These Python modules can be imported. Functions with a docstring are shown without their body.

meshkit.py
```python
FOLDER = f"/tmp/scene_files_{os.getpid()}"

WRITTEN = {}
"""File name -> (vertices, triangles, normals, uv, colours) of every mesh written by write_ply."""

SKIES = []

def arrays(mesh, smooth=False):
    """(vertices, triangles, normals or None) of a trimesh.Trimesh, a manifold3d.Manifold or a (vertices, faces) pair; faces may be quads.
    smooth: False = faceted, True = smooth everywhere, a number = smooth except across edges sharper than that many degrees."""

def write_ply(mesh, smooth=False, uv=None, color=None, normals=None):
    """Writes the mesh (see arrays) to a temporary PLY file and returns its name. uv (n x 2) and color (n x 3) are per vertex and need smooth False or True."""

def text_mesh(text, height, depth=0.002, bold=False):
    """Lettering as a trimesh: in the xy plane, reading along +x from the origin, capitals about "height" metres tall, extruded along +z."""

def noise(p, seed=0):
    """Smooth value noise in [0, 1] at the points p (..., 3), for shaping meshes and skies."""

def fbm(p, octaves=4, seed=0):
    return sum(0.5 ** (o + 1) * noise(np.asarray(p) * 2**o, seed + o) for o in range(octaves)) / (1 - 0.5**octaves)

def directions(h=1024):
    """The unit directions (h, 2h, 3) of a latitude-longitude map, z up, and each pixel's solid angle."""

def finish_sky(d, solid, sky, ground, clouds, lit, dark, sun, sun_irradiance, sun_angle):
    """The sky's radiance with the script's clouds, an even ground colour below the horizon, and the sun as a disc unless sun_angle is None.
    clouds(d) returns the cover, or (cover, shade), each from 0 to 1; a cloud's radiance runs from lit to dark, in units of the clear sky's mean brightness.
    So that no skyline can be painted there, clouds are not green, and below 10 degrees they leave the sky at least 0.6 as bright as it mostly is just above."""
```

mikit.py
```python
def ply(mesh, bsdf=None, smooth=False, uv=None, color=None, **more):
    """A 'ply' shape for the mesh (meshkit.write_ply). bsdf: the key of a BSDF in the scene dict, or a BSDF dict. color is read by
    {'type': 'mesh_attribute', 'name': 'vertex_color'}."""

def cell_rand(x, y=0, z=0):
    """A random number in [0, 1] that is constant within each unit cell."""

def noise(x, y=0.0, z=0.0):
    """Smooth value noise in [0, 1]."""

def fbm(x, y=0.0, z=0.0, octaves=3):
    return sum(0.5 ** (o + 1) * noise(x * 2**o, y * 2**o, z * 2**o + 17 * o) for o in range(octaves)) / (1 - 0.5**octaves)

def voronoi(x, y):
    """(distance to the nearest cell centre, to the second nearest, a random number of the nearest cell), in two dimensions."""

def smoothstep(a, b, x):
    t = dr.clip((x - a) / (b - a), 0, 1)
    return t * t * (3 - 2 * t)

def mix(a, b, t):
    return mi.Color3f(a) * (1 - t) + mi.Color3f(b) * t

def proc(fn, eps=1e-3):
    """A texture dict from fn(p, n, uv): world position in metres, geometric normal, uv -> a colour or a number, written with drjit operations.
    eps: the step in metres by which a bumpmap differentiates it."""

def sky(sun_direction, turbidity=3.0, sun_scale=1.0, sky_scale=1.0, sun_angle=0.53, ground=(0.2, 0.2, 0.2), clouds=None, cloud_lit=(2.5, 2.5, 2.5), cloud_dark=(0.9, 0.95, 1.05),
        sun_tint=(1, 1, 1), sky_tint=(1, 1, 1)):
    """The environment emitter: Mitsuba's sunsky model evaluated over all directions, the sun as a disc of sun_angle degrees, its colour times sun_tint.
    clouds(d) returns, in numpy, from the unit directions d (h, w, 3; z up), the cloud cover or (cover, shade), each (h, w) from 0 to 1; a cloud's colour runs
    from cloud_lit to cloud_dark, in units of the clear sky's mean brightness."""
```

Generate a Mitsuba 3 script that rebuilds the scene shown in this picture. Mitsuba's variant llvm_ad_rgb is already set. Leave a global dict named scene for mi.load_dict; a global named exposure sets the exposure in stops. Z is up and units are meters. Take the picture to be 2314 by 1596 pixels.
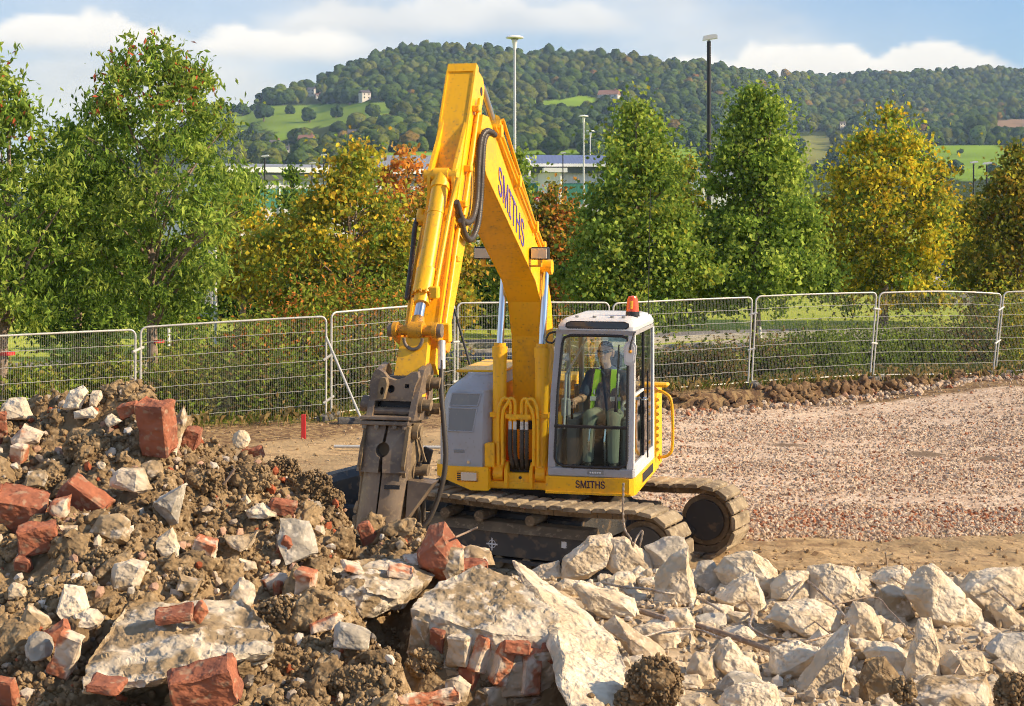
import math, random
import numpy as np, trimesh, manifold3d, drjit as dr, mitsuba as mi
import mikit, meshkit
from mikit import noise, fbm, smoothstep, mix, proc, cell_rand, voronoi
from shapely.geometry import Polygon

scene, labels = {}, {}
T4 = mi.ScalarTransform4f
rng = np.random.default_rng(7)

# ---------------------------------------------------------------- camera, sky, sun, exposure
EYE = np.array([0.0, 0.0, 4.0])
FOCAL, CX, CY = 3600.0, 1157.0, 485.0          # survey units: the picture plane is 2314 x 1596
scene['camera'] = {'type': 'perspective', 'fov': math.degrees(2 * math.atan(1157 / FOCAL)), 'fov_axis': 'x',
                   'principal_point_offset_y': (798 - CY) / 1596, 'near_clip': 0.1, 'far_clip': 9000.0,
                   'to_world': T4().look_at(origin=[0, 0, 4], target=[0, 1, 4], up=[0, 0, 1])}
exposure = 2.1
SUN = np.array([0.84, -0.185, 0.50]); SUN /= np.linalg.norm(SUN)

def clouds(d):
    """Broken cumulus and thin veil over the whole dome, with the long cloud banks the day shows low over the hills."""
    az = np.arctan2(d[..., 0], d[..., 1]); el = np.arcsin(np.clip(d[..., 2], -1, 1))
    A, Z = np.degrees(az), np.degrees(el)
    p = np.stack([A / 5.0, Z / 2.0, np.zeros_like(A)], -1)
    n1 = meshkit.fbm(p, 5, 3); n2 = meshkit.fbm(p * 2.3 + 9, 4, 8); n3 = meshkit.fbm(p * 0.35 + 4, 3, 5)
    cover = 0.40 * np.clip((n3 - 0.40) / 0.25, 0, 1) + 0.30 * np.clip((n1 - 0.5) / 0.2, 0, 1) + 0.06
    shade = 0.55 * n2 + 0.05
    def bank(a0, a1, z0, z1, amp, lit):
        # flat-based heap of cloud between two bearings: bumpy top, soft base
        nonlocal cover, shade
        t = np.clip((A - a0) / (a1 - a0), 0, 1)
        top = z0 + (z1 - z0) * (np.sin(np.pi * t) ** 0.5) * (0.35 + 1.3 * meshkit.fbm(np.stack([A / 1.3, Z * 0.9, A * 0], -1), 5, int(a0 * 7 + 90)))
        inside = np.clip((top - Z) / 0.2, 0, 1) * np.clip((Z - z0 + 0.3) / 0.5, 0, 1) * np.clip((A - a0) / 1.2, 0, 1) * np.clip((a1 - A) / 1.8, 0, 1)
        w = inside * amp
        cover = cover * (1 - w) + w
        s = np.clip(1 - (Z - z0 + 0.4) / (top - z0 + 0.5), 0, 1) * 0.55 + 0.30 * n2
        shade = shade * (1 - w) + w * np.clip(s - lit, 0, 1)
    veil = np.exp(-((A + 1.0) / 7.0) ** 2) * np.clip((n1 - 0.2) / 0.4, 0, 1)
    cover = np.maximum(cover, 0.66 * veil)
    cover = np.where(A > 10, cover * np.clip(1 - (A - 10) / 8, 0.12, 1), cover)
    bank(3.0, 18.5, 4.6, 6.1, 0.95, 0.22)
    bank(-19.0, -10.8, 5.75, 7.0, 0.95, 0.25)
    bank(-12.0, -4.5, 5.6, 6.7, 0.95, 0.25)
    bank(-9.0, 5.0, 6.6, 7.8, 0.65, 0.10)
    return np.clip(cover, 0, 1), np.clip(shade, 0, 1)

scene['sky'] = mikit.sky(SUN.tolist(), turbidity=3.2, clouds=clouds, cloud_lit=(3.0, 3.0, 3.0), cloud_dark=(1.35, 1.5, 1.72), sun_tint=(1.0, 1.0, 1.0), sky_tint=(0.80, 0.97, 1.2), sun_scale=1.12)

# ---------------------------------------------------------------- materials
def rgb(*c): return {'type': 'rgb', 'value': list(c)}
def bsdf(name, base, rough=0.6, metal=0.0, bump=None, two=True, **kw):
    b = {'type': 'principled', 'base_color': base if isinstance(base, dict) else rgb(*base), 'roughness': rough, 'metallic': metal, **kw}
    if bump is not None:
        b = {'type': 'bumpmap', 'arbitrary': bump[0], 'scale': bump[1], 'bsdf': b}
    scene[name] = {'type': 'twosided', 'bsdf': b} if two else b
def paint(base, dust, amount, k=1.0):
    def fn(p, n, uv):
        a = fbm(p.x * 5 * k, p.y * 5 * k, p.z * 3 * k, 4)
        b = fbm(p.x * 46 * k, p.y * 46 * k, p.z * 30 * k, 2)
        st = fbm(p.x * 26 * k, p.y * 26 * k, p.z * 2.2 * k, 3)
        m = smoothstep(0.48, 0.80, a * 0.75 + b * 0.3) * amount + smoothstep(0.72, 0.79, b) * 0.4 + smoothstep(0.60, 0.78, st) * 0.45 * amount
        return mix(base, dust, dr.clip(m, 0, 1))
    return proc(fn)
def two_tone(a, b, c, k, k2=6.0, lo=0.38, hi=0.62):
    def fn(p, n, uv):
        f = fbm(p.x * k + 3, p.y * k, p.z * k, 4)
        g = fbm(p.x * k * k2, p.y * k * k2 + 5, p.z * k * k2, 3)
        col = mix(a, b, smoothstep(lo, hi, f))
        return mix(col, c, smoothstep(0.55, 0.75, g) * 0.7)
    return proc(fn)
def grain(k, k2=0):
    return proc(lambda p, n, uv: fbm(p.x * k, p.y * k, p.z * k, 4), eps=0.002)

bsdf('yellow_paint', paint((0.89, 0.46, 0.010), (0.44, 0.24, 0.05), 0.42), 0.36, specular=0.5)
bsdf('yellow_worn', paint((0.66, 0.30, 0.015), (0.12, 0.065, 0.03), 0.9, 3.0), 0.5)
bsdf('grey_paint', paint((0.36, 0.37, 0.40), (0.30, 0.28, 0.25), 0.35), 0.40)
bsdf('recess_grey', paint((0.21, 0.22, 0.225), (0.30, 0.28, 0.24), 0.5), 0.6)  # dark grey trim; also puts the side cover's recess shade into the colour
bsdf('pale_and_sunlit_grey', paint((0.60, 0.61, 0.62), (0.45, 0.43, 0.40), 0.25), 0.35)  # pale grey fittings, and the cab's sunlit side lightened in its colour
bsdf('worn_steel', two_tone((0.17, 0.13, 0.10), (0.25, 0.19, 0.14), (0.33, 0.24, 0.15), 5, 7), proc(lambda p, n, uv: 0.34 + 0.3 * fbm(p.x * 9, p.y * 9, p.z * 5, 3)), 0.3)
bsdf('dark_steel', (0.025, 0.025, 0.027), 0.5)
bsdf('chassis_paint', two_tone((0.030, 0.032, 0.036), (0.05, 0.048, 0.045), (0.16, 0.11, 0.065), 2.2, 5), 0.55)
bsdf('dusty_steel', two_tone((0.20, 0.145, 0.085), (0.12, 0.085, 0.05), (0.30, 0.22, 0.13), 3, 8), 0.85)
bsdf('shoe_steel', two_tone((0.32, 0.25, 0.16), (0.17, 0.13, 0.085), (0.42, 0.35, 0.24), 4, 6), 0.85, bump=(grain(40), 0.004))
bsdf('chrome', (0.75, 0.75, 0.77), 0.14, 1.0)
bsdf('rubber', two_tone((0.025, 0.024, 0.022), (0.05, 0.045, 0.04), (0.10, 0.085, 0.065), 9, 5), 0.5)
bsdf('hose_rubber', (0.06, 0.05, 0.042), 0.42)
bsdf('black_plastic', (0.018, 0.018, 0.02), 0.4)
bsdf('lettering_dark', (0.05, 0.02, 0.05), 0.5)
bsdf('lettering_blue', (0.10, 0.07, 0.30), 0.5)
bsdf('white_paint', (0.78, 0.78, 0.76), 0.4)
bsdf('lamp_lens', (0.62, 0.55, 0.45), 0.2, specular=0.8)
bsdf('beacon_plastic', (0.75, 0.09, 0.015), 0.2, specular=0.8)
bsdf('red_paint', (0.55, 0.03, 0.03), 0.5)
bsdf('galvanised', two_tone((0.55, 0.54, 0.51), (0.63, 0.62, 0.58), (0.40, 0.39, 0.37), 5, 6), 0.42, 0.25)
bsdf('wire_steel', (0.50, 0.50, 0.47), 0.45, 0.3)
bsdf('rebar_steel', two_tone((0.40, 0.34, 0.28), (0.28, 0.20, 0.14), (0.5, 0.46, 0.42), 12, 5), 0.55, 0.3)
bsdf('rusty_pipe', two_tone((0.25, 0.17, 0.12), (0.33, 0.24, 0.17), (0.42, 0.35, 0.28), 9, 5), 0.8)
scene['cab_glass'] = {'type': 'thindielectric', 'int_ior': 1.75, 'specular_transmittance': rgb(0.84, 0.94, 0.89)}
scene['tinted_glass'] = {'type': 'thindielectric', 'int_ior': 1.5, 'specular_transmittance': rgb(0.45, 0.52, 0.5)}
scene['leaf'] = {'type': 'principledthin', 'base_color': {'type': 'mesh_attribute', 'name': 'vertex_color'}, 'roughness': 0.36, 'diff_trans': 0.85, 'spec_trans': 0.0, 'eta': 1.4}
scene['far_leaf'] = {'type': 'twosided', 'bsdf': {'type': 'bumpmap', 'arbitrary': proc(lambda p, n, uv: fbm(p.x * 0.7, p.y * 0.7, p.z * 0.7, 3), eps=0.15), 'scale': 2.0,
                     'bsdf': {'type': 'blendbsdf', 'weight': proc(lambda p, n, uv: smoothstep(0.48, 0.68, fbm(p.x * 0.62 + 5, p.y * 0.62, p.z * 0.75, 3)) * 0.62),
                              'a': {'type': 'diffuse', 'reflectance': {'type': 'mesh_attribute', 'name': 'vertex_color'}}, 'b': {'type': 'diffuse', 'reflectance': rgb(0.020, 0.034, 0.013)}}}}  # dark tone stands in for shaded gaps between leaf clumps
scene['tinted'] = {'type': 'twosided', 'bsdf': {'type': 'diffuse', 'reflectance': {'type': 'mesh_attribute', 'name': 'vertex_color'}}}
bsdf('bark', two_tone((0.30, 0.22, 0.17), (0.19, 0.14, 0.105), (0.40, 0.32, 0.26), 8, 4), 0.9)
bsdf('slab_mortar', two_tone((0.50, 0.43, 0.33), (0.28, 0.205, 0.12), (0.64, 0.58, 0.49), 8, 4, 0.42, 0.58), 0.9, bump=(grain(30), 0.035))
bsdf('pale_concrete', two_tone((0.72, 0.62, 0.47), (0.55, 0.44, 0.30), (0.50, 0.41, 0.30), 7, 5), 0.9, bump=(grain(34), 0.034))
bsdf('grey_concrete', two_tone((0.50, 0.45, 0.37), (0.34, 0.30, 0.24), (0.62, 0.56, 0.47), 7, 6), 0.9, bump=(grain(40), 0.018))
bsdf('red_brick', two_tone((0.36, 0.125, 0.066), (0.25, 0.09, 0.052), (0.38, 0.26, 0.17), 9, 5), 0.9, bump=(grain(48), 0.014))
bsdf('mortared_brick', two_tone((0.44, 0.16, 0.08), (0.62, 0.50, 0.38), (0.50, 0.38, 0.26), 11, 4, 0.44, 0.54), 0.9, bump=(grain(42), 0.018))
bsdf('mortar', two_tone((0.60, 0.48, 0.33), (0.46, 0.35, 0.23), (0.66, 0.57, 0.45), 8, 5), 0.9, bump=(grain(42), 0.020))
bsdf('muddy_mortar', two_tone((0.60, 0.50, 0.37), (0.34, 0.245, 0.14), (0.68, 0.60, 0.49), 7, 4, 0.42, 0.58), 0.9, bump=(grain(36), 0.024))
bsdf('soil', two_tone((0.29, 0.200, 0.105), (0.19, 0.126, 0.064), (0.42, 0.315, 0.19), 5, 9), 0.95, bump=(grain(60), 0.020))
bsdf('skin', (0.56, 0.33, 0.23), 0.5)
bsdf('hair', (0.03, 0.022, 0.017), 0.6)
bsdf('navy_cloth', (0.07, 0.10, 0.18), 0.9)
bsdf('hi_vis_cloth', (0.38, 0.72, 0.06), 0.7)
bsdf('reflective_tape', (0.62, 0.66, 0.68), 0.4)
bsdf('green_trousers', (0.20, 0.23, 0.19), 0.9)
bsdf('glove_cloth', (0.72, 0.78, 0.74), 0.85)

# ---------------------------------------------------------------- mesh helpers
_taken = set()
def key(name, parent=None):
    base = f'{parent}__{name}' if parent else name
    k, i = base, 0
    while k in _taken:
        i += 1; k = f'{base}_{i:03d}'
    _taken.add(k)
    return k
def put(name, mesh, mat, parent=None, smooth=False, color=None, xf=None):
    v, f = (np.asarray(mesh[0], float), np.asarray(mesh[1], int)) if isinstance(mesh, (tuple, list)) else (np.asarray(mesh.vertices, float), np.asarray(mesh.faces, int))
    if xf is not None: v = xf(v)
    k = key(name, parent)
    scene[k] = mikit.ply((v, f), mat, smooth=smooth, color=color)
    return k
def thing(name, label, cat, group=None):
    k = key(name); tag(k, label, cat, group); return k
def tag(k, label, cat, group=None):
    labels[k] = {'label': label, 'category': cat}
    if group: labels[k]['group'] = group
    return k
def structure(k, kind='structure', label=None, cat=None):
    labels.setdefault(k, {})['kind'] = kind
    if label: labels[k]['label'] = label
    if cat: labels[k]['category'] = cat
    return k

def cat(*ms):
    vs, fs, n = [], [], 0
    for m in ms:
        v, f = (m if isinstance(m, (tuple, list)) else (m.vertices, m.faces))
        vs.append(np.asarray(v, float)); fs.append(np.asarray(f, int) + n); n += len(v)
    return np.vstack(vs), np.vstack(fs)
BOXF = np.array([[0, 2, 1], [1, 2, 3], [4, 5, 6], [5, 7, 6], [0, 1, 4], [1, 5, 4], [2, 6, 3], [3, 6, 7], [0, 4, 2], [2, 4, 6], [1, 3, 5], [3, 7, 5]])
def box(x0, x1, y0, y1, z0, z1):
    return np.array([[x, y, z] for x in (x0, x1) for y in (y0, y1) for z in (z0, z1)], float)[[0, 1, 2, 3, 4, 5, 6, 7]], BOXF
def hull(pts):
    m = trimesh.convex.convex_hull(np.asarray(pts, float))
    return np.asarray(m.vertices), np.asarray(m.faces)
def cbox(x0, x1, y0, y1, z0, z1, c=0.01):
    """box with chamfered edges"""
    P = []
    for sx in (0, 1):
        for sy in (0, 1):
            for sz in (0, 1):
                a = np.array([[x0, x1][sx], [y0, y1][sy], [z0, z1][sz]], float)
                s = np.array([1 - 2 * sx, 1 - 2 * sy, 1 - 2 * sz]) * c
                for m in ((1, 1, 0), (1, 0, 1), (0, 1, 1)):
                    P.append(a + s * np.array(m))
    return hull(P)
def frame_of(d):
    d = np.asarray(d, float); d = d / np.linalg.norm(d)
    h = np.array([0, 0, 1.0]) if abs(d[2]) < 0.9 else np.array([1.0, 0, 0])
    a = np.cross(d, h); a /= np.linalg.norm(a)
    return a, np.cross(d, a), d
def cyl(p0, p1, r0, r1=None, n=16, caps=True):
    p0, p1 = np.asarray(p0, float), np.asarray(p1, float); r1 = r0 if r1 is None else r1
    a, b, d = frame_of(p1 - p0); t = np.arange(n) * 2 * np.pi / n
    ring = np.cos(t)[:, None] * a + np.sin(t)[:, None] * b
    v = np.vstack([p0 + ring * r0, p1 + ring * r1, [p0], [p1]])
    i = np.arange(n); j = (i + 1) % n
    f = [np.stack([i, j, j + n], 1), np.stack([i, j + n, i + n], 1)]
    if caps: f += [np.stack([j, i, i * 0 + 2 * n], 1), np.stack([i + n, j + n, i * 0 + 2 * n + 1], 1)]
    return v, np.vstack(f)
def tube(path, r, n=8, twist=None):
    P = np.asarray(path, float); m = len(P); r = np.broadcast_to(np.asarray(r, float), (m,))
    tg = np.gradient(P, axis=0); tg /= np.linalg.norm(tg, axis=1, keepdims=True) + 1e-12
    a, b, _ = frame_of(tg[0]); v = []
    t = np.arange(n) * 2 * np.pi / n
    for k in range(m):
        a = a - tg[k] * (a @ tg[k]); a /= np.linalg.norm(a); b = np.cross(tg[k], a)
        v.append(P[k] + r[k] * (np.cos(t)[:, None] * a + np.sin(t)[:, None] * b))
    v = np.vstack(v + [P[:1], P[-1:]]); i = np.arange(n); j = (i + 1) % n; f = []
    for k in range(m - 1):
        f += [np.stack([i, j, j + n], 1) + k * n, np.stack([i, j + n, i + n], 1) + k * n]
    f += [np.stack([j, i, i * 0 + m * n], 1), np.stack([i + (m - 1) * n, j + (m - 1) * n, i * 0 + m * n + 1], 1)]
    return v, np.vstack(f)
def smooth_path(pts, k=6):
    P = np.asarray(pts, float)
    if len(P) < 3: return P
    Q = np.vstack([2 * P[0] - P[1], P, 2 * P[-1] - P[-2]]); out = []
    for i in range(1, len(Q) - 2):
        for t in np.linspace(0, 1, k, endpoint=False):
            a, b, c, d = Q[i - 1:i + 3]
            out.append(0.5 * (2 * b + (c - a) * t + (2 * a - 5 * b + 4 * c - d) * t * t + (3 * b - a - 3 * c + d) * t ** 3))
    return np.array(out + [P[-1]])
def prism(poly, axis, lo, hi, holes=()):
    """2-D outline (the two other axes in order) extruded along one axis"""
    g = Polygon(poly, holes).buffer(0)
    m = trimesh.creation.extrude_polygon(g, hi - lo, engine='earcut')
    v = np.asarray(m.vertices); f = np.asarray(m.faces)
    if axis == 'x': v = np.stack([v[:, 2] + lo, v[:, 0], v[:, 1]], 1)
    elif axis == 'y': v = np.stack([v[:, 0], v[:, 2] + lo, v[:, 1]], 1); f = f[:, ::-1]
    else: v = v + [0, 0, lo]
    return v, f
def ball(c, r, sub=2):
    m = trimesh.creation.icosphere(subdivisions=sub); return np.asarray(m.vertices) * r + c, np.asarray(m.faces)
def lathe(profile, c, n=20):
    """profile: (radius, z) pairs turned about a vertical axis at c"""
    P = np.asarray(profile, float); t = np.arange(n) * 2 * np.pi / n; m = len(P)
    v = np.vstack([np.stack([r * np.cos(t), r * np.sin(t), t * 0 + z], 1) for r, z in P]) + c
    i = np.arange(n); j = (i + 1) % n
    f = np.vstack([np.vstack([np.stack([i, j, j + n], 1), np.stack([i, j + n, i + n], 1)]) + k * n for k in range(m - 1)])
    return v, f
def at(x, y, d):
    """world point at survey bearing (x, y) and depth d along the site axis"""
    return np.array([(x - CX) / FOCAL * d, d, 4 - (y - CY) / FOCAL * d])
def rot(ax, ay, az):
    ca, sa, cb, sb, cc, sc = math.cos(ax), math.sin(ax), math.cos(ay), math.sin(ay), math.cos(az), math.sin(az)
    return np.array([[cc, -sc, 0], [sc, cc, 0], [0, 0, 1]]) @ np.array([[cb, 0, sb], [0, 1, 0], [-sb, 0, cb]]) @ np.array([[1, 0, 0], [0, ca, -sa], [0, sa, ca]])
# ---------------------------------------------------------------- terrain
def sstep(a, b, x):
    t = np.clip((x - a) / (b - a), 0, 1); return t * t * (3 - 2 * t)
FENCE = np.array([(-10.45, 28.3), (-7.0, 29.6), (-3.55, 31.2), (-1.2, 33.8), (2.14, 35.3), (5.6, 37.0), (8.8, 38.5), (12.1, 39.6), (15.7, 40.0)])
def fence_y(X): return np.interp(X, FENCE[:, 0], FENCE[:, 1])
def yard_z(X, Y):
    low = -0.30 * sstep(24, 33, Y) * sstep(0.5, 3.5, X) * (1 - sstep(7, 12, X))
    edge = fence_y(X) - np.interp(X, [2, 4, 6, 9, 12], [0.2, 1.25, 1.15, 0.9, 0.1]) + 0.25 * (meshkit.noise(np.stack([X * 1.7, X * 0, X * 0], -1), 5) - 0.5)
    w = sstep(-0.12, 0.12, Y - edge)
    n = 0.05 * (meshkit.fbm(np.stack([X * 0.8, Y * 0.8, X * 0], -1), 4, 2) - 0.5)
    ruts = 0.10 * (meshkit.fbm(np.stack([X * 0.9, Y * 4.0, X * 0], -1), 3, 21) - 0.5) * (1 - sstep(19.3, 20, Y)) + 0.025 * (meshkit.fbm(np.stack([X * 5, Y * 5, X * 0], -1), 3, 22) - 0.5)
    clod = (0.10 * np.abs(meshkit.fbm(np.stack([X * 2.2, Y * 3.0, X * 0], -1), 3, 23) - 0.5) + 0.05 * np.abs(2 * meshkit.noise(np.stack([X * 9, Y * 9, X * 0], -1), 24) - 1) * meshkit.noise(np.stack([X * 1.1, Y * 1.6, X * 0], -1), 25)) * (1 - sstep(19.6, 20.6, Y))
    ruts = ruts + clod
    return (low + n + ruts) * (1 - w) + w * (0.02 + n * 0.5 * (1 - sstep(0.8, 2.0, Y - edge)) + 0.10 * (meshkit.fbm(np.stack([X * 3, Y * 3, X * 0], -1), 3, 9) - 0.5) * (1 - sstep(0.5, 1.5, Y - edge)))
RIDGE = np.array([(-400, 905, 7.5), (-100, 900, 7.3), (0, 905, 7.2), (100, 900, 7.1), (170, 893, 7.1), (310, 893, 7.0), (350, 930, 6.95), (440, 1000, 6.9), (560, 1015, 6.9), (680, 1068, 6.8), (830, 1205, 6.6), (950, 1250, 6.4),
                  (1150, 1310, 6.2), (1280, 1380, 5.95), (1380, 1500, 5.6), (1450, 1640, 5.3), (1560, 1830, 5.0), (1800, 2200, 4.8)])
def heap_z(X, Y):
    u = X / np.maximum(Y, 0.5) * FOCAL + CX
    d1 = np.interp(u, RIDGE[:, 0], RIDGE[:, 2]); yr = np.interp(u, RIDGE[:, 0], RIDGE[:, 1])
    zr = 4 - (yr - CY) / FOCAL * d1; d0 = 4.9; zb = np.minimum(4 - 1115 / FOCAL * d0, zr - 0.02)
    t = (Y - d0) / (d1 - d0)
    front = zb + (zr - zb) * np.where(t > 0, np.clip(t, 0, 1) ** 0.9, t * 0.8)
    back = zr - np.maximum(Y - d1, 0) * 0.62 - 0.08 * np.maximum(Y - d1, 0) ** 2
    z = np.minimum(front, back)
    z = np.maximum(z, 1.6 - 0.5 * np.maximum(np.abs(X) - 6, 0)) * (Y < d0) + z * (Y >= d0)
    return z
def heap_lumps(X, Y):
    q = np.stack([X, Y, X * 0], -1)
    bil = lambda k, s: np.abs(2 * meshkit.noise(q * k + meshkit.noise(q * k * 0.5, s + 1)[..., None] * 0.7, s) - 1)
    l = 0.26 * (meshkit.fbm(q * 2.6, 3, 31) - 0.5) + 0.09 * (bil(6, 32) - 0.4) + 0.06 * (bil(14, 35) - 0.4) + 0.035 * (bil(31, 33) - 0.4) + 0.018 * (bil(60, 34) - 0.4)
    u = X / np.maximum(Y, 0.5) * FOCAL + CX
    # the hollow left in front of the fallen block
    l = l - 0.20 * sstep(880, 960, u) * sstep(1330, 1270, u) * sstep(5.62, 5.42, Y) * sstep(4.75, 5.0, Y) - 0.30 * np.exp(-((u - 880) / 55) ** 2 - ((Y - 5.75) / 0.25) ** 2)
    return l
def soil_z(X, Y): return heap_z(X, Y) + heap_lumps(X, Y)
def mound_z(X, Y):
    u = X / np.maximum(Y, 0.5) * FOCAL + CX
    near, far = 6.4, np.interp(u, [1000, 1150, 1300, 1600, 2400], [8.6, 9.4, 10.2, 10.4, 10.6])
    zf = 4 - (np.interp(u, [1000, 1150, 1300, 1500, 1700, 2400], [1335, 1322, 1310, 1305, 1305, 1318]) - CY) / FOCAL * far
    zn = 4 - 1125 / FOCAL * near
    t = (Y - near) / (far - near)
    front = zn + (zf - zn) * t
    z = np.minimum(front, zf - np.maximum(Y - far, 0) * 0.9)
    z = z - 1.1 * np.maximum((1080 - u) / 100, 0)
    z = np.where(Y < near, zn + (Y - near) * 0.25, z)
    q = np.stack([X, Y, X * 0], -1)
    return z + 0.16 * (meshkit.fbm(q * 2.2, 4, 41) - 0.5) + 0.03 * (meshkit.noise(q * 18, 42) - 0.5)
def sheet(xs, ys, fn):
    X, Y = np.meshgrid(xs, ys); Z = fn(X, Y); n, m = X.shape
    v = np.stack([X, Y, Z], -1).reshape(-1, 3); i = np.arange(n * m).reshape(n, m)
    q = np.stack([i[:-1, :-1], i[:-1, 1:], i[1:, 1:], i[1:, :-1]], -1).reshape(-1, 4)
    return v, np.vstack([q[:, [0, 1, 2]], q[:, [0, 2, 3]]])
def ground_z(X, Y): return np.where(Y < 60, yard_z(X, np.minimum(Y, 60)), 0.0) * (1 - sstep(45, 60, Y))
xs = np.concatenate([[-700, -300, -120, -60, -35, -24], np.arange(-17, 0, 0.16), np.arange(0, 7, 0.06), np.arange(7, 18.01, 0.16), [24, 35, 60, 120, 300, 700]])
ys = np.concatenate([[-60, -30, -12, -5], np.arange(0, 12, 1.0), np.arange(12, 17, 0.14), np.arange(17, 21, 0.05), np.arange(21, 43, 0.14), np.arange(43, 62, 1.0), [70, 90, 120, 170, 240, 330, 440]])
def ground_color(p, n, uv):
    # yard: tan subsoil, crushed brick fines to the east, darker topsoil at the fence bank, grass beyond
    a = fbm(p.x * 1.3, p.y * 1.3, 0, 4); b = fbm(p.x * 14, p.y * 14, 0, 3); c = fbm(p.x * 4 + 7, p.y * 9, 0, 3)
    tan = mix(mix((0.38, 0.265, 0.14), (0.29, 0.205, 0.11), smoothstep(0.35, 0.65, a)), (0.22, 0.14, 0.075), smoothstep(0.55, 0.72, c) * 0.8)
    fines = mix(mix((0.50, 0.37, 0.265), (0.42, 0.30, 0.21), smoothstep(0.4, 0.6, a)), (0.58, 0.47, 0.36), smoothstep(0.5, 0.7, b))
    west = smoothstep(0.2, 2.2, p.x + (a - 0.5) * 2 - (p.y - 22) * 0.06) * smoothstep(18.9, 20.4, p.y + (b - 0.5) * 0.8 + (a - 0.5) * 1.5 - p.x * 0.12)
    col = mix(tan, fines, west)
    for px_, py_, ra in ((7.05, 27.2, 0.42), (4.94, 28.6, 0.36), (7.9, 26.4, 0.25)):  # shadow of dark hollows painted as ovals; the ground itself stays level
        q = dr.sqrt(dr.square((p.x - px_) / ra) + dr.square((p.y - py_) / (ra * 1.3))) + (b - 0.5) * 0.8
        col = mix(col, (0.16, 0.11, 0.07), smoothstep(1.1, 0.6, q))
    steep = smoothstep(0.9, 0.6, dr.abs(n.z))
    topsoil = mix((0.13, 0.075, 0.038), (0.27, 0.18, 0.085), smoothstep(0.4, 0.65, b))
    # the strip along the fence
    fx = p.x
    fy = 31.75 + fx * 0.53 + smoothstep(-3, 3, fx) * 2.2 - smoothstep(3, 15, fx) * 2.0
    strip = smoothstep(-1.8, -1.2, p.y - fy + (a - 0.5) * 1.2)
    col = mix(col, topsoil, strip)
    col = mix(col, topsoil, steep)
    turf = mix(mix((0.24, 0.30, 0.03), (0.31, 0.34, 0.045), smoothstep(0.35, 0.65, a)), (0.17, 0.21, 0.025), smoothstep(0.45, 0.7, b) * 0.6)
    return mix(col, turf, smoothstep(1.0, 2.2, p.y - fy + (a - 0.5) * 2))
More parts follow.
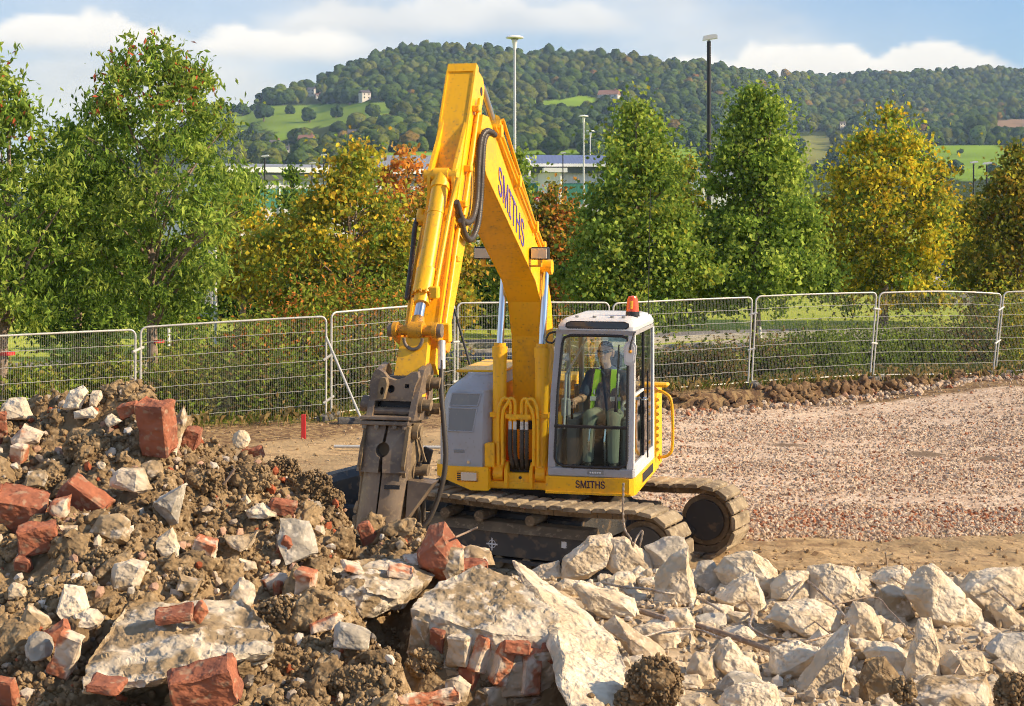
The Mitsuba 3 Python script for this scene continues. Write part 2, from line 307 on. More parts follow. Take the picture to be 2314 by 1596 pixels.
bsdf('ground_surface', proc(ground_color), 0.95, bump=(proc(lambda p, n, uv: fbm(p.x * 22, p.y * 22, p.z * 22, 4), eps=0.01), 0.02))
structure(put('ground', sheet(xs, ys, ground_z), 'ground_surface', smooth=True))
k = put('spoil_heap', sheet(np.concatenate([np.arange(-5.4, -2.5, 0.06), np.arange(-2.5, 0.9, 0.015), np.arange(0.9, 1.9, 0.05)]), np.concatenate([np.arange(0.5, 4.6, 0.3), np.arange(4.6, 7.7, 0.016), np.arange(7.7, 8.2, 0.05), np.arange(8.2, 12, 0.2)]), soil_z), 'soil', smooth=True)
structure(k)
bsdf('rubble_fines', two_tone((0.42, 0.33, 0.22), (0.27, 0.19, 0.11), (0.55, 0.46, 0.34), 4, 7), 0.95, bump=(grain(50), 0.01))
structure(put('rubble_mound', sheet(np.concatenate([np.arange(-0.6, 5.6, 0.04), [6, 7, 8, 10]]), np.concatenate([np.arange(3, 6, 0.3), np.arange(6, 11, 0.04), np.arange(11, 13.2, 0.2)]), mound_z), 'rubble_fines', smooth=True))
def drop(x, y, fn=soil_z, lo=3.0, hi=14.0):
    """where the line of sight of a surveyed bearing meets a surface"""
    d = np.arange(lo, hi, 0.01); P = np.stack([(x - CX) / FOCAL * d, d, 4 - (y - CY) / FOCAL * d], 1)
    below = P[:, 2] < fn(P[:, 0], P[:, 1])
    i = int(np.argmax(below)) if below.any() else len(d) - 1
    return P[i]
both_z = lambda X, Y: np.maximum(np.maximum(soil_z(X, Y), mound_z(X, Y)), ground_z(X, Y))

# path beyond the fence
def strip(pts, w0, w1, z, mat, name, thick=0.0):
    C = smooth_path([(x, y, 0) for x, y in pts], 10); t = np.gradient(C, axis=0); t /= np.linalg.norm(t, axis=1, keepdims=True); nrm = np.stack([-t[:, 1], t[:, 0], t[:, 0] * 0], 1)
    a, b = C + nrm * w0, C + nrm * w1; m = len(C); rows = [a + [0, 0, z], b + [0, 0, z]]
    if thick: rows = [a + [0, 0, z - thick], a + [0, 0, z], b + [0, 0, z], b + [0, 0, z - thick]]
    v = np.vstack(rows); f = []
    for r in range(len(rows) - 1):
        i = np.arange(m - 1) + r * m; f += [np.stack([i, i + 1, i + m + 1], 1), np.stack([i, i + m + 1, i + m], 1)]
    return put(name, (v, np.vstack(f)), mat)
bsdf('asphalt', two_tone((0.15, 0.145, 0.14), (0.12, 0.115, 0.11), (0.19, 0.185, 0.18), 2, 9), 0.9)
bsdf('kerb_stone', two_tone((0.36, 0.34, 0.31), (0.30, 0.28, 0.26), (0.42, 0.40, 0.37), 2, 9), 0.9)
ROUTE = [(-26, 30.5), (-13, 35.5), (-9.6, 37.6), (-1.6, 43.8), (4.0, 45.3), (8.6, 48.4), (14, 49.6), (26, 50.5)]
structure(strip(ROUTE, -1.0, 1.0, 0.085, 'asphalt', 'footpath'))
structure(strip(ROUTE, 1.02, 1.16, 0.17, 'kerb_stone', 'kerb', 0.25))
structure(strip(ROUTE, 3.2, 5.6, 0.09, 'asphalt', 'road'))
structure(strip(ROUTE, 3.02, 3.18, 0.19, 'kerb_stone', 'kerb', 0.25))
# ---------------------------------------------------------------- hills
from shapely.geometry import Point
from shapely import contains_xy
SKYL = np.array([(-800, 470), (-100, 440), (100, 400), (300, 330), (400, 262), (440, 238), (500, 232), (545, 228), (600, 200), (720, 172), (800, 134), (840, 112), (900, 98), (960, 92), (1060, 98), (1160, 107), (1280, 114), (1400, 121), (1500, 128), (1600, 137), (1680, 149), (1770, 163), (1860, 160), (1960, 154), (2100, 152), (2200, 147), (2400, 148), (3000, 190)], float)
def crest_y(u): return np.interp(u, [0, 500, 900, 1650, 1850, 2400], [1200, 1350, 1600, 1650, 2150, 2200])
def hill_z(X, Y):
    u = X / np.maximum(Y, 1) * FOCAL + CX
    yc = crest_y(u); e = CY - np.interp(u, SKYL[:, 0], SKYL[:, 1]) - 20
    zt = np.maximum(4 + e / FOCAL * yc, 2)
    s = np.clip((Y - 430) / (yc - 430), 0, 1.6)
    z = zt * np.where(s < 1, 0.42 * s + 0.58 * s ** 2.2, 1 - 0.9 * (s - 1) ** 1.0)
    q = np.stack([X / 170, Y / 170, X * 0], -1)
    return z + 16 * (meshkit.fbm(q, 3, 51) - 0.5) * sstep(430, 620, Y) * np.clip(1.1 - s, 0, 1) * 1.2 - 0.5
FIELDS = [[(505, 268), (560, 236), (640, 238), (720, 236), (820, 232), (945, 226), (900, 250), (860, 268), (760, 282), (700, 290), (640, 302), (590, 292), (540, 294)],
          [(820, 352), (900, 343), (990, 343), (990, 382), (850, 380)], [(1172, 342), (1320, 338), (1330, 370), (1180, 372)], [(1185, 228), (1260, 226), (1330, 214), (1350, 238), (1250, 242)],
          [(1495, 338), (1600, 330), (1610, 378), (1495, 375)], [(1745, 306), (1870, 308), (1900, 345), (1800, 388), (1740, 365)], [(2095, 328), (2262, 328), (2330, 342), (2330, 372), (2270, 398), (2180, 412), (2100, 385)],
          [(2240, 272), (2330, 268), (2330, 291), (2250, 291)], [(600, 305), (650, 300), (655, 315), (610, 322)]]
def field_of(u, y):
    out = np.full(u.shape, -1)
    for i, p in enumerate(FIELDS): out[contains_xy(Polygon(p), u, y)] = i
    return out
yg = np.concatenate([np.arange(425, 800, 9), np.arange(800, 1700, 13), np.arange(1700, 2500, 20), [2700, 3200]])
ug = np.linspace(-900, 3100, 330)                       # bearings: the hill sheet fans out from the site
UU, YY = np.meshgrid(ug, yg); XX = (UU - CX) / FOCAL * YY; ZZ = hill_z(XX, YY)
v = np.stack([XX, YY, ZZ], -1).reshape(-1, 3); i = np.arange(XX.size).reshape(XX.shape)
q = np.stack([i[:-1, :-1], i[:-1, 1:], i[1:, 1:], i[1:, :-1]], -1).reshape(-1, 4)
pv = CY - (ZZ - 4) / YY * FOCAL
fi = field_of(UU.ravel(), pv.ravel()).reshape(UU.shape)
nz = meshkit.fbm(np.stack([XX / 40, YY / 40, XX * 0], -1), 4, 5)[..., None]
col = np.where((fi >= 0)[..., None], np.array([0.21, 0.34, 0.035]) * (0.75 + 0.5 * nz), np.array([0.045, 0.065, 0.02]) * (0.7 + 0.6 * nz))
col = np.where((fi == 0)[..., None], np.array([0.19, 0.29, 0.045]) * (0.7 + 0.6 * nz), col)
col = np.where((fi == 5)[..., None], np.array([0.22, 0.235, 0.07]) * (0.6 + 0.8 * nz), col)
col = np.where((fi == 7)[..., None], np.array([0.30, 0.21, 0.14]) * (0.8 + 0.4 * nz), col)
k = put('hills', (v, np.vstack([q[:, [0, 1, 2]], q[:, [0, 2, 3]]])), 'tinted', smooth=True, color=col.reshape(-1, 3)); structure(k)
def drop_hill(x, y):
    d = np.arange(430, 2400, 2.0); P = np.stack([(x - CX) / FOCAL * d, d, 4 - (y - CY) / FOCAL * d], 1)
    b = P[:, 2] < hill_z(P[:, 0], P[:, 1]); return P[int(np.argmax(b)) if b.any() else -1]

ICO1 = trimesh.creation.icosphere(subdivisions=1); ICO2 = trimesh.creation.icosphere(subdivisions=2)
def crown_blobs(C, Rx, Rz, cols, ico, seed):
    """rounded, lumpy broadleaf crowns as one mesh: C centres (n,3)"""
    r = np.random.default_rng(seed); V0 = np.asarray(ico.vertices); F0 = np.asarray(ico.faces); n = len(C); m = len(V0)
    off = r.uniform(0, 100, (n, 1, 3))
    lump = 0.55 * meshkit.fbm(V0[None] * 1.5 + off, 2, 3) + 0.45 * np.abs(2 * meshkit.noise(V0[None] * 3.6 + off, 5) - 1)
    V = V0[None] * (0.62 + 0.75 * lump[..., None]) * np.stack([Rx, Rx, Rz], -1)[:, None, :]
    V = V + C[:, None, :]
    shade = 0.82 + 0.36 * meshkit.noise(V0[None] * 2.5 + off + 7, 4)
    colr = cols[:, None, :] * shade[..., None]
    F = F0[None] + (np.arange(n) * m)[:, None, None]
    return V.reshape(-1, 3), F.reshape(-1, 3), colr.reshape(-1, 3)
PAL = np.array([(0.052, 0.090, 0.022), (0.042, 0.075, 0.024), (0.065, 0.100, 0.022), (0.034, 0.064, 0.026), (0.078, 0.098, 0.025), (0.13, 0.095, 0.03), (0.15, 0.085, 0.03)])
r = np.random.default_rng(12)
pts = []
Y = 470.0
while Y < 2260:
    sp = 6.6 + (Y - 470) / 1800 * 3.2
    uu = np.arange(330, 2400, sp / Y * FOCAL)
    uu = uu + r.uniform(-0.45, 0.45, len(uu)) * sp / Y * FOCAL
    yy = Y + r.uniform(-0.45, 0.45, len(uu)) * sp
    pts.append(np.stack([uu, yy], 1)); Y += sp
pts = np.vstack(pts); u, Y = pts.T; X = (u - CX) / FOCAL * Y; Z = hill_z(X, Y)
py = CY - (Z - 4) / Y * FOCAL
ok = (field_of(u, py) < 0) & (field_of(u, py - 10) < 0) & (field_of(u, py - 20) < 0) & (Y < crest_y(u) + 40) & (py < 440)
HPX = [(830, 226, 24), (704, 216, 17), (1372, 222, 46), (2024, 307, 36), (1902, 292, 14), (650, 344, 10)]
for hx_, hy_, hw_ in HPX: ok &= ~((np.abs(u - hx_) < hw_ * 0.5 + 12) & (py > hy_ - 4) & (py < hy_ + 30))
ok &= ~((u < 470) & (py > 262)) & (py < 392)
low = (py > 300) & (meshkit.fbm(np.stack([X / 60, Y / 60, X * 0], -1), 3, 77) < 0.40)
ok &= ~low
X, Y, Z, u, py = X[ok], Y[ok], Z[ok], u[ok], py[ok]
kind = r.choice(7, len(X), p=[0.28, 0.23, 0.20, 0.18, 0.09, 0.014, 0.006])
patch = meshkit.fbm(np.stack([X / 90, Y / 90, X * 0], -1), 3, 14)
kind = np.where((patch > 0.56) & (r.random(len(X)) < 0.5), 4, kind); kind = np.where((patch < 0.43) & (r.random(len(X)) < 0.6), 3, kind)
cols = PAL[kind] * [1.55, 1.45, 1.25] * r.uniform(0.7, 1.3, (len(X), 1))
size = (0.55 + 0.95 * r.random(len(X)) ** 1.9) * (4.2 + (Y - 470) / 1800 * 0.9); hgt = size * r.uniform(0.8, 1.3, len(X))
C = np.stack([X, Y, Z + hgt * 0.75], 1)
nearw = Y < 720
a = crown_blobs(C[nearw], size[nearw], hgt[nearw], cols[nearw], ICO2, 1); b = crown_blobs(C[~nearw], size[~nearw], hgt[~nearw], cols[~nearw], ICO1, 2) if (~nearw).any() else (np.zeros((0, 3)), np.zeros((0, 3), int), np.zeros((0, 3)))
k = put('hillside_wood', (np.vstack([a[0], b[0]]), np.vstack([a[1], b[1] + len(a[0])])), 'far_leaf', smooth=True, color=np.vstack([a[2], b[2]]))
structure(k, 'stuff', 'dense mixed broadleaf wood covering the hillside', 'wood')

# lone trees in the hill fields
LONE = [(548, 252, 34, 'hedge tree at the left end of the upper hill field'), (760, 258, 30, 'small tree on the lower hedge of the left hill field'), (842, 258, 34, 'dark tree at the lower right of the left hill field'), (655, 252, 22, 'small bush in the middle of the left hill field'), (890, 242, 36, 'round tree at the right end of the left hill field'), (572, 246, 16, 'small pointed tree near the left end of the hill field'), (2170, 345, 14, 'tiny round bush in the bright right field'), (596, 262, 42, 'dark round tree at the lower end of the left hill field'), (640, 228, 34, 'broad tree on the skyline edge of the left hill field'), (700, 266, 36, 'bushy tree standing among the left hill field hedges'), (1255, 335, 62, 'pale green round tree in the low field beside the tall white lamp'),
        (1798, 345, 46, 'round bush-like tree in the rough field right of the tall green tree'), (1560, 322, 46, 'pale round tree in the shaded field behind the black lamp post'), (1590, 346, 34, 'small round tree below the pale round one behind the black lamp post'), (2205, 300, 56, 'tall broad tree at the upper edge of the bright right field'), (2160, 385, 34, 'dark hedge tree at the lower corner of the bright right field'), (2248, 388, 30, 'low dark tree at the bottom edge of the bright right field'), (790, 224, 44, 'rounded tree beside the white hillside house'), (2110, 316, 40, 'dark round tree at the top left corner of the bright field')]
for n_, (x, y, w, lab) in enumerate(LONE):
    P = drop_hill(x, y + w * 0.30); rad = w / 2 / FOCAL * P[1]
    t = thing('field_tree', lab, 'tree'); rr = np.random.default_rng(n_ + 50)
    cs = P + np.concatenate([rr.uniform(-0.55, 0.55, (9, 2)) * rad, rr.uniform(0.65, 1.5, (9, 1)) * rad], 1)
    m = crown_blobs(cs, np.full(9, rad * 0.62), np.full(9, rad * 0.60), np.repeat(PAL[[n_ % 4]] * [1.1, 1.15, 1.2], 9, 0), ICO2, n_ + 3)
    put('crown', m[:2], 'far_leaf', t, smooth=True, color=m[2])
    put('trunk', cyl(P - [0, 0, 1], P + [0, 0, rad], rad * 0.1, rad * 0.07, 8), 'bark', t)

# ---------------------------------------------------------------- far buildings
bsdf('render_white', (0.60, 0.585, 0.55), 0.8)
bsdf('house_brick', two_tone((0.36, 0.15, 0.10), (0.28, 0.12, 0.08), (0.42, 0.22, 0.15), 1.2, 5), 0.9)
bsdf('roof_slate', (0.10, 0.095, 0.10), 0.7)
bsdf('roof_tile', (0.26, 0.14, 0.10), 0.8)
bsdf('window_pane', (0.04, 0.05, 0.06), 0.08)
def house(x, y, wpx, wall, roof, lab, turn=0.15, storeys=2):
    P = drop_hill(x, y); w = wpx / FOCAL * P[1]; d = w * 0.6; h = 2.6 * storeys; c, s = math.cos(turn), math.sin(turn)
    P = P - [0, 6, 0]
    xf = lambda v: v @ np.array([[c, s, 0], [-s, c, 0], [0, 0, 1]]) + P
    t = thing('house', lab, 'house')
    put('wall', prism([(-w / 2, -3), (w / 2, -3), (w / 2, h), (-w / 2, h)], 'y', 0, d), wall, t, xf=xf)
    e = 0.5; rh = d * 0.42
    ro = put('roof', prism([(-e, h + 0.02), (d + e, h + 0.02), (d / 2, h + rh)], 'x', -w / 2 - 0.3, w / 2 + 0.3), roof, t, xf=xf)
    put('chimney', box(w * 0.3, w * 0.3 + 0.9, d * 0.4, d * 0.4 + 0.7, h + rh * 0.5, h + rh + 1.3), wall if wall == 'house_brick' else roof, ro, xf=xf)
    nx = max(2, int(w / 4))
    for s_ in range(storeys):
        for k_ in range(nx):
            x0 = -w / 2 + (k_ + 0.5) * w / nx
            put('window', box(x0 - 0.6, x0 + 0.6, -0.08, 0.02, 0.9 + 2.6 * s_, 2.1 + 2.6 * s_), 'window_pane', t, xf=xf)
for a in [(830, 226, 24, 'render_white', 'roof_slate', 'white gabled house high on the hillside left of the digger boom', 0.7), (704, 216, 17, 'render_white', 'roof_slate', 'white house with dark roof half hidden on the skyline slope', -0.3), (722, 222, 11, 'render_white', 'roof_tile', 'tiny white cottage just right of the skyline house', 0.5, 1),
          (627, 342, 24, 'house_brick', 'roof_slate', 'red brick house with chimney above the grey warehouse', 0.5), (650, 344, 14, 'render_white', 'roof_slate', 'small pale gabled house between two brick houses', 0.2, 1), (692, 332, 34, 'house_brick', 'roof_tile', 'wide brick house above the street lamps on the left', -0.2), (1372, 222, 46, 'render_white', 'roof_tile', 'long pale bungalow with tiled roof on the hill right of the boom', -0.3, 1), (808, 322, 40, 'house_brick', 'roof_slate', 'long dark roofed house in the trees below the hill', 0.1),
          (1902, 292, 14, 'render_white', 'roof_slate', 'small white house behind the yellow tree top', 0.3), (2024, 307, 36, 'render_white', 'roof_slate', 'low white farmhouse right of the yellow tree top', 0.2, 1), (2142, 308, 22, 'house_brick', 'roof_slate', 'grey roofed farm cottage above the bright right field', 0.4, 1)]:
    house(*a)

# warehouses of the retail park
ribs = lambda base, k=9.0: proc(lambda p, n, uv: mix(base, [c * 0.86 for c in base], smoothstep(0.55, 0.8, dr.abs(dr.sin(p.x * k))) * 0.6))
bsdf('cladding_white', ribs((0.62, 0.62, 0.65)), 0.5)
bsdf('cladding_green', ribs((0.05, 0.22, 0.16)), 0.5)
bsdf('cladding_grey', ribs((0.10, 0.115, 0.12)), 0.5)
bsdf('roof_sheet_blue', ribs((0.09, 0.12, 0.26)), 0.4)
bsdf('roof_sheet_grey', ribs((0.22, 0.23, 0.25)), 0.4)
bsdf('trim_white', (0.75, 0.76, 0.76), 0.5)
def turned(o, ang):
    c, s = math.cos(ang), math.sin(ang); o = np.asarray(o, float)
    return lambda v: v @ np.array([[c, s, 0], [-s, c, 0], [0, 0, 1]]) + o
w = thing('warehouse', 'long grey and white warehouse with green band behind the orange trees', 'warehouse')
xf = turned(((515 - CX) / FOCAL * 150, 150, 0), 0.42); L = 26
put('lower_cladding', box(0, L, 0, 30, 0, 4.6), 'cladding_white', w, xf=xf)
put('green_band', box(-0.05, L + .05, -0.06, 30, 4.6, 6.45), 'cladding_green', w, xf=xf)
put('upper_cladding', box(0, L, 0, 30, 6.45, 7.3), 'cladding_white', w, xf=xf)
put('fascia', box(-0.3, L + .3, -0.5, 30.2, 7.3, 8.15), 'cladding_grey', w, xf=xf)
put('roof', prism([(-0.6, 8.15), (30.4, 8.15), (15, 9.3)], 'x', -0.4, L + .4), 'roof_sheet_grey', w, xf=xf)
put('gutter', box(-0.4, L + .4, -0.75, -0.42, 8.0, 8.5), 'trim_white', w, xf=xf)
for k_ in range(7): put('downpipe', box(1 + k_ * 3.9, 1.15 + k_ * 3.9, -0.18, -0.02, 0, 7.3), 'trim_white', w, xf=xf)
w = thing('warehouse', 'dark roofed warehouse half hidden behind the reddest tree', 'warehouse')
xf = turned(((835 - CX) / FOCAL * 235, 235, 0), 0.15)
put('wall', box(0, 15, 0, 25, 0, 9.6), 'cladding_white', w, xf=xf)
put('fascia', box(-0.3, 15.3, -0.4, 25.2, 9.6, 10.8), 'cladding_grey', w, xf=xf)
put('roof', prism([(-0.7, 10.8), (25.5, 10.8), (12, 13.2)], 'x', -0.5, 15.5), 'roof_sheet_grey', w, xf=xf)
w = thing('warehouse', 'white warehouse with blue roof between the boom and the tall green tree', 'warehouse')
xf = turned(((1183 - CX) / FOCAL * 150, 150, 0), 0.10)
put('lower_cladding', box(0, 13, 0, 26, 0, 5.0), 'cladding_white', w, xf=xf)
put('green_band', box(-0.05, 13.05, -0.06, 26, 5.0, 6.95), 'cladding_green', w, xf=xf)
put('upper_cladding', box(0, 13, 0, 26, 6.95, 7.9), 'cladding_white', w, xf=xf)
put('fascia', box(-0.3, 13.3, -0.5, 26.2, 7.9, 8.6), 'cladding_grey', w, xf=xf)
put('roof', prism([(-0.7, 8.6), (26.5, 8.6), (13, 10.1)], 'x', -0.4, 13.4), 'roof_sheet_blue', w, xf=xf)
put('gutter', box(-0.4, 13.4, -0.95, -0.72, 8.5, 8.78), 'trim_white', w, xf=xf)
put('porch_panel', prism([(1.35, -0.1), (3.3, -1.7), (3.4, -1.6), (1.5, 0.02)], 'z', 0, 7.9), 'trim_white', w, xf=xf)
put('porch_canopy', box(1.7, 3.9, -2.0, -0.52, 7.95, 8.35), 'trim_white', w, xf=xf)
put('vent_pipe', tube(smooth_path([(0.45, -0.9, 7.6), (0.45, -0.9, 8.9), (0.35, -0.9, 9.15), (0.0, -0.9, 9.2)]), 0.12, 8), 'trim_white', w, xf=xf)
w = thing('warehouse', 'low white building glimpsed beside the black lamp post', 'warehouse')
xf = turned(((1585 - CX) / FOCAL * 140, 140, 0), 0.05)
put('wall', box(0, 3.6, 0, 12, 0, 7.2), 'trim_white', w, xf=xf); put('roof', prism([(-0.3, 7.2), (12.3, 7.2), (6, 8.1)], 'x', -0.2, 3.8), 'roof_sheet_grey', w, xf=xf)

# lamps
def disc_lamp(x, ytop, d, wpx, lab, base=0.0):
    P = at(x, ytop, d); r = wpx / 2 / FOCAL * d; t = thing('street_lamp', lab, 'street lamp', None); o = np.array([P[0], P[1], 0])
    put('pole', cyl(o + [0, 0, base], o + [0, 0, P[2] - r * 0.75], r * 0.20, r * 0.14, 12), 'pale_and_sunlit_grey', t, smooth=40)
    put('neck', cyl(o + [0, 0, P[2] - r * 1.6], o + [0, 0, P[2] - r * 0.38], r * 0.16, r * 0.34, 12), 'white_paint', t, smooth=40)
    put('shade', lathe([(r * 0.3, -r * 0.40), (r * 0.97, -r * 0.32), (r, -r * 0.26), (r * 0.8, -r * 0.10), (r * 0.45, -0.02 * r), (0.001, 0)], o + [0, 0, P[2]], 24), 'white_paint', t, smooth=40)
    put('lens', cyl(o + [0, 0, P[2] - r * 0.47], o + [0, 0, P[2] - r * 0.36], r * 0.42, r * 0.42, 16), 'dark_steel', t)
disc_lamp(1163, 80, 80, 41, 'tall white street lamp with dished top beside the digger arm')
disc_lamp(1319, 260, 140, 23, 'mid-height white dished lamp left of the pointed green tree')
disc_lamp(1334, 294, 180, 20, 'shorter white dished lamp just behind another of its kind')
disc_lamp(160, 289, 120, 18, 'white lamp top poking out between the two left trees')
def box_lamp(x, ytop, d, wpx, lab, pole_mat='dark_steel', side=1, hh=0.42):
    P = at(x, ytop, d); w = wpx / FOCAL * d; t = thing('street_lamp', lab, 'street lamp'); o = np.array([P[0], P[1], 0]); z = P[2] - w * hh
    put('pole', cyl(o, o + [0, 0, z - w * 0.05], w * 0.17 if hh > 0.4 else w * 0.11, w * 0.14 if hh > 0.4 else w * 0.10, 12), pole_mat, t, smooth=40)
    hd = prism([(-0.42 * w, 0), (0.58 * w, w * hh * 0.35), (0.52 * w, w * hh * 0.95), (0.25 * w, w * hh), (-0.38 * w, w * hh * 0.7)], 'y', -w * 0.25, w * 0.25)
    put('lamp_head', hd, 'pale_and_sunlit_grey', t, xf=lambda v: v * [side, 1, 1] + o + [0, 0, z])
    put('collar', cyl(o + [0, 0, z - w * .12], o + [0, 0, z + w * 0.1], w * 0.1, w * 0.1, 10), 'pale_and_sunlit_grey', t)
box_lamp(1602, 78, 70, 33, 'tall black lamp post with boxy grey head left of the tallest green tree')
for x, y, d, w_, lab in [(598, 350, 110, 17, 'dark street lamp nearest the left cherry tree, in front of the warehouse'), (705, 366, 105, 14, 'pale headed street lamp in front of the middle of the grey warehouse'), (731, 348, 115, 14, 'street lamp beside the top of the orange tree'), (869, 373, 115, 13, 'street lamp poking through the reddest tree'),
                        (1272, 344, 110, 12, 'thin street lamp in front of the blue roofed warehouse'), (2200, 364, 95, 17, 'thin black street lamp before the bright field, first of two'), (2230, 366, 90, 19, 'thin black street lamp before the bright field, closer to the edge tree')]:
    box_lamp(x, y, d, w_, lab, hh=0.3)

# totem sign, red sign, shelter, blue car, small posts
t = thing('totem_sign', 'tall grey retail sign panel with white edge pole behind the left cherry', 'sign')
o = at(440, 740, 48); o[2] = 0; xf = lambda v: v + o
put('panel', cbox(-0.55, 0.55, 0, 0.18, 0.9, 3.0, 0.02), 'pale_and_sunlit_grey', t, xf=xf)
for z in (1.28, 1.86): put('divider', box(-0.55, 0.55, -0.012, 0, z - 0.02, z + 0.02), 'dark_steel', t, xf=xf)
put('logo_block', box(0.26, 0.36, -0.014, 0, 1.62, 1.76), 'cladding_green', t, xf=xf)
put('logo_bar', box(0.20, 0.36, -0.014, 0, 1.54, 1.60), 'cladding_green', t, xf=xf)
put('logo_stripe', box(-0.3, 0.0, -0.014, 0, 1.08, 1.16), 'red_paint', t, xf=xf)
put('green_stripe', box(0.42, 0.52, -0.014, 0, 1.0, 1.2), 'cladding_green', t, xf=xf)
put('edge_pole', cyl((0.62, 0.05, 0), (0.60, 0.05, 3.0), 0.055, 0.055, 12), 'white_paint', t, xf=xf, smooth=40)
t = thing('red_sign', 'small oval red sign with white letters beside the boom', 'sign')
o = at(1218, 454, 70); xf = lambda v: v @ rot(0, 0.3, 0).T + o
put('board', prism([(0.26 * math.cos(a), 0.16 * math.sin(a)) for a in np.linspace(0, 2 * np.pi, 24, endpoint=False)], 'y', 0, 0.03), 'red_paint', t, xf=xf)
tm = meshkit.text_mesh('Fuj', 0.13, 0.012, bold=True); tv = np.asarray(tm.vertices); tv = tv - [tv[:, 0].mean(), tv[:, 1].mean(), 0]
put('lettering', (np.stack([tv[:, 0], -tv[:, 2], tv[:, 1]], 1), tm.faces), 'white_paint', t, xf=xf)
put('post', cyl(o + [0, 0.04, -0.1], [o[0], o[1] + 0.04, 0], 0.04), 'dark_steel', t)
t = thing('trolley_shelter', 'pale metal shelter frame seen through the gap between arm and boom', 'shelter')
o = at(1072, 560, 95); o[2] = 0; xf = lambda v: v + o
for i_ in range(5): put('post', box(-1.2 + 0.6 * i_, -1.14 + 0.6 * i_, 0, 0.06, 0, 3.4), 'trim_white', t, xf=xf)
for z in (2.4, 2.75, 3.05): put('rail', box(-1.3, 1.4, -0.05, 0, z, z + 0.07), 'trim_white', t, xf=xf)
put('roof', box(-1.4, 1.5, -0.3, 1.6, 3.4, 3.5), 'trim_white', t, xf=xf)
put('back_panel', box(-1.3, 1.4, 1.3, 1.36, 0.2, 3.3), 'pale_and_sunlit_grey', t, xf=xf)
bsdf('blue_paint', (0.02, 0.16, 0.55), 0.25)
def car(o, mat, lab, ang):
    t = thing('parked_car', lab, 'car'); xf = turned(o, ang)
    put('body', prism([(-2.1, 0.3), (2.1, 0.3), (2.15, 0.75), (1.3, 0.95), (0.7, 1.42), (-1.1, 1.45), (-1.9, 0.98), (-2.15, 0.8)], 'y', -0.85, 0.85), mat, t, xf=xf)
    put('side_window', prism([(-1.5, 0.98), (1.05, 0.98), (0.62, 1.36), (-1.05, 1.38)], 'y', -0.87, -0.852), 'window_pane', t, xf=xf)
    for sx in (-1.3, 1.35):
        for sy in (-0.87, 0.65): put('wheel', cyl((sx, sy, 0.31), (sx, sy + 0.22, 0.31), 0.31, None, 18), 'rubber', t, xf=xf)
car(((2206 - CX) / FOCAL * 82, 82, 0.85), 'blue_paint', 'bright blue car glimpsed between the yellow tree and the edge tree', 0.3)
k = put('car_park', box((2150 - CX) / FOCAL * 70, (2700 - CX) / FOCAL * 70, 70, 96, -0.3, 0.85), 'kerb_stone'); structure(k)
t = tag(put('marker_post', cyl(at(381, 782, 40.0), at(381, 742, 40.0), 0.04, None, 10), 'white_paint'), 'short white marker post in front of the left cherry trunk', 'post')
# ---------------------------------------------------------------- trees and shrubs
def leaf_mesh(P, size, cols, r, droop=0.35, width=0.5):
    """folded leaf blades: two triangles each about the midrib"""
    n = len(P)
    d = r.normal(size=(n, 3)); d[:, 2] -= droop * 1.2; d /= np.linalg.norm(d, axis=1, keepdims=True)
    s = np.cross(d, r.normal(size=(n, 3))); s /= np.linalg.norm(s, axis=1, keepdims=True) + 1e-9
    up = np.cross(s, d); L = (size * r.uniform(0.7, 1.25, n))[:, None]; W = L * width * r.uniform(0.8, 1.15, n)[:, None]
    base = P - d * L * 0.5; tip = P + d * L * 0.5 - np.array([0, 0, 1]) * L * 0.08
    a = P + s * W * 0.5 + up * L * 0.10; b = P - s * W * 0.5 + up * L * 0.10
    V = np.stack([base, a, tip, b], 1).reshape(-1, 3); i = np.arange(n) * 4
    F = np.concatenate([np.stack([i, i + 1, i + 2], 1), np.stack([i, i + 2, i + 3], 1)])
    return V, F, np.repeat(cols, 4, axis=0)
def profile_at(prof, t): return np.interp(t, [p[0] for p in prof], [p[1] for p in prof])
GREEN = [(0.138, 0.195, 0.032), (0.100, 0.152, 0.026), (0.200, 0.245, 0.045), (0.072, 0.112, 0.021)]
CHERRY = [(0.120, 0.180, 0.030), (0.090, 0.142, 0.025), (0.190, 0.235, 0.045), (0.066, 0.105, 0.020), (0.160, 0.200, 0.040)]
YELLOW = [(0.42, 0.30, 0.025), (0.33, 0.265, 0.025), (0.22, 0.21, 0.025), (0.44, 0.25, 0.022), (0.13, 0.145, 0.02), (0.29, 0.24, 0.025)]
AMBER = [(0.25, 0.205, 0.025), (0.17, 0.165, 0.022), (0.36, 0.225, 0.028), (0.11, 0.125, 0.018), (0.21, 0.185, 0.025), (0.15, 0.16, 0.022)]
RUSSET = [(0.32, 0.12, 0.03), (0.40, 0.16, 0.03), (0.26, 0.13, 0.03), (0.16, 0.11, 0.025), (0.34, 0.20, 0.04)]
OLIVE = [(0.11, 0.115, 0.018), (0.085, 0.095, 0.016), (0.16, 0.14, 0.02), (0.065, 0.08, 0.015), (0.21, 0.14, 0.022)]
DARK = [(0.045, 0.075, 0.014), (0.035, 0.06, 0.013), (0.06, 0.09, 0.018)]
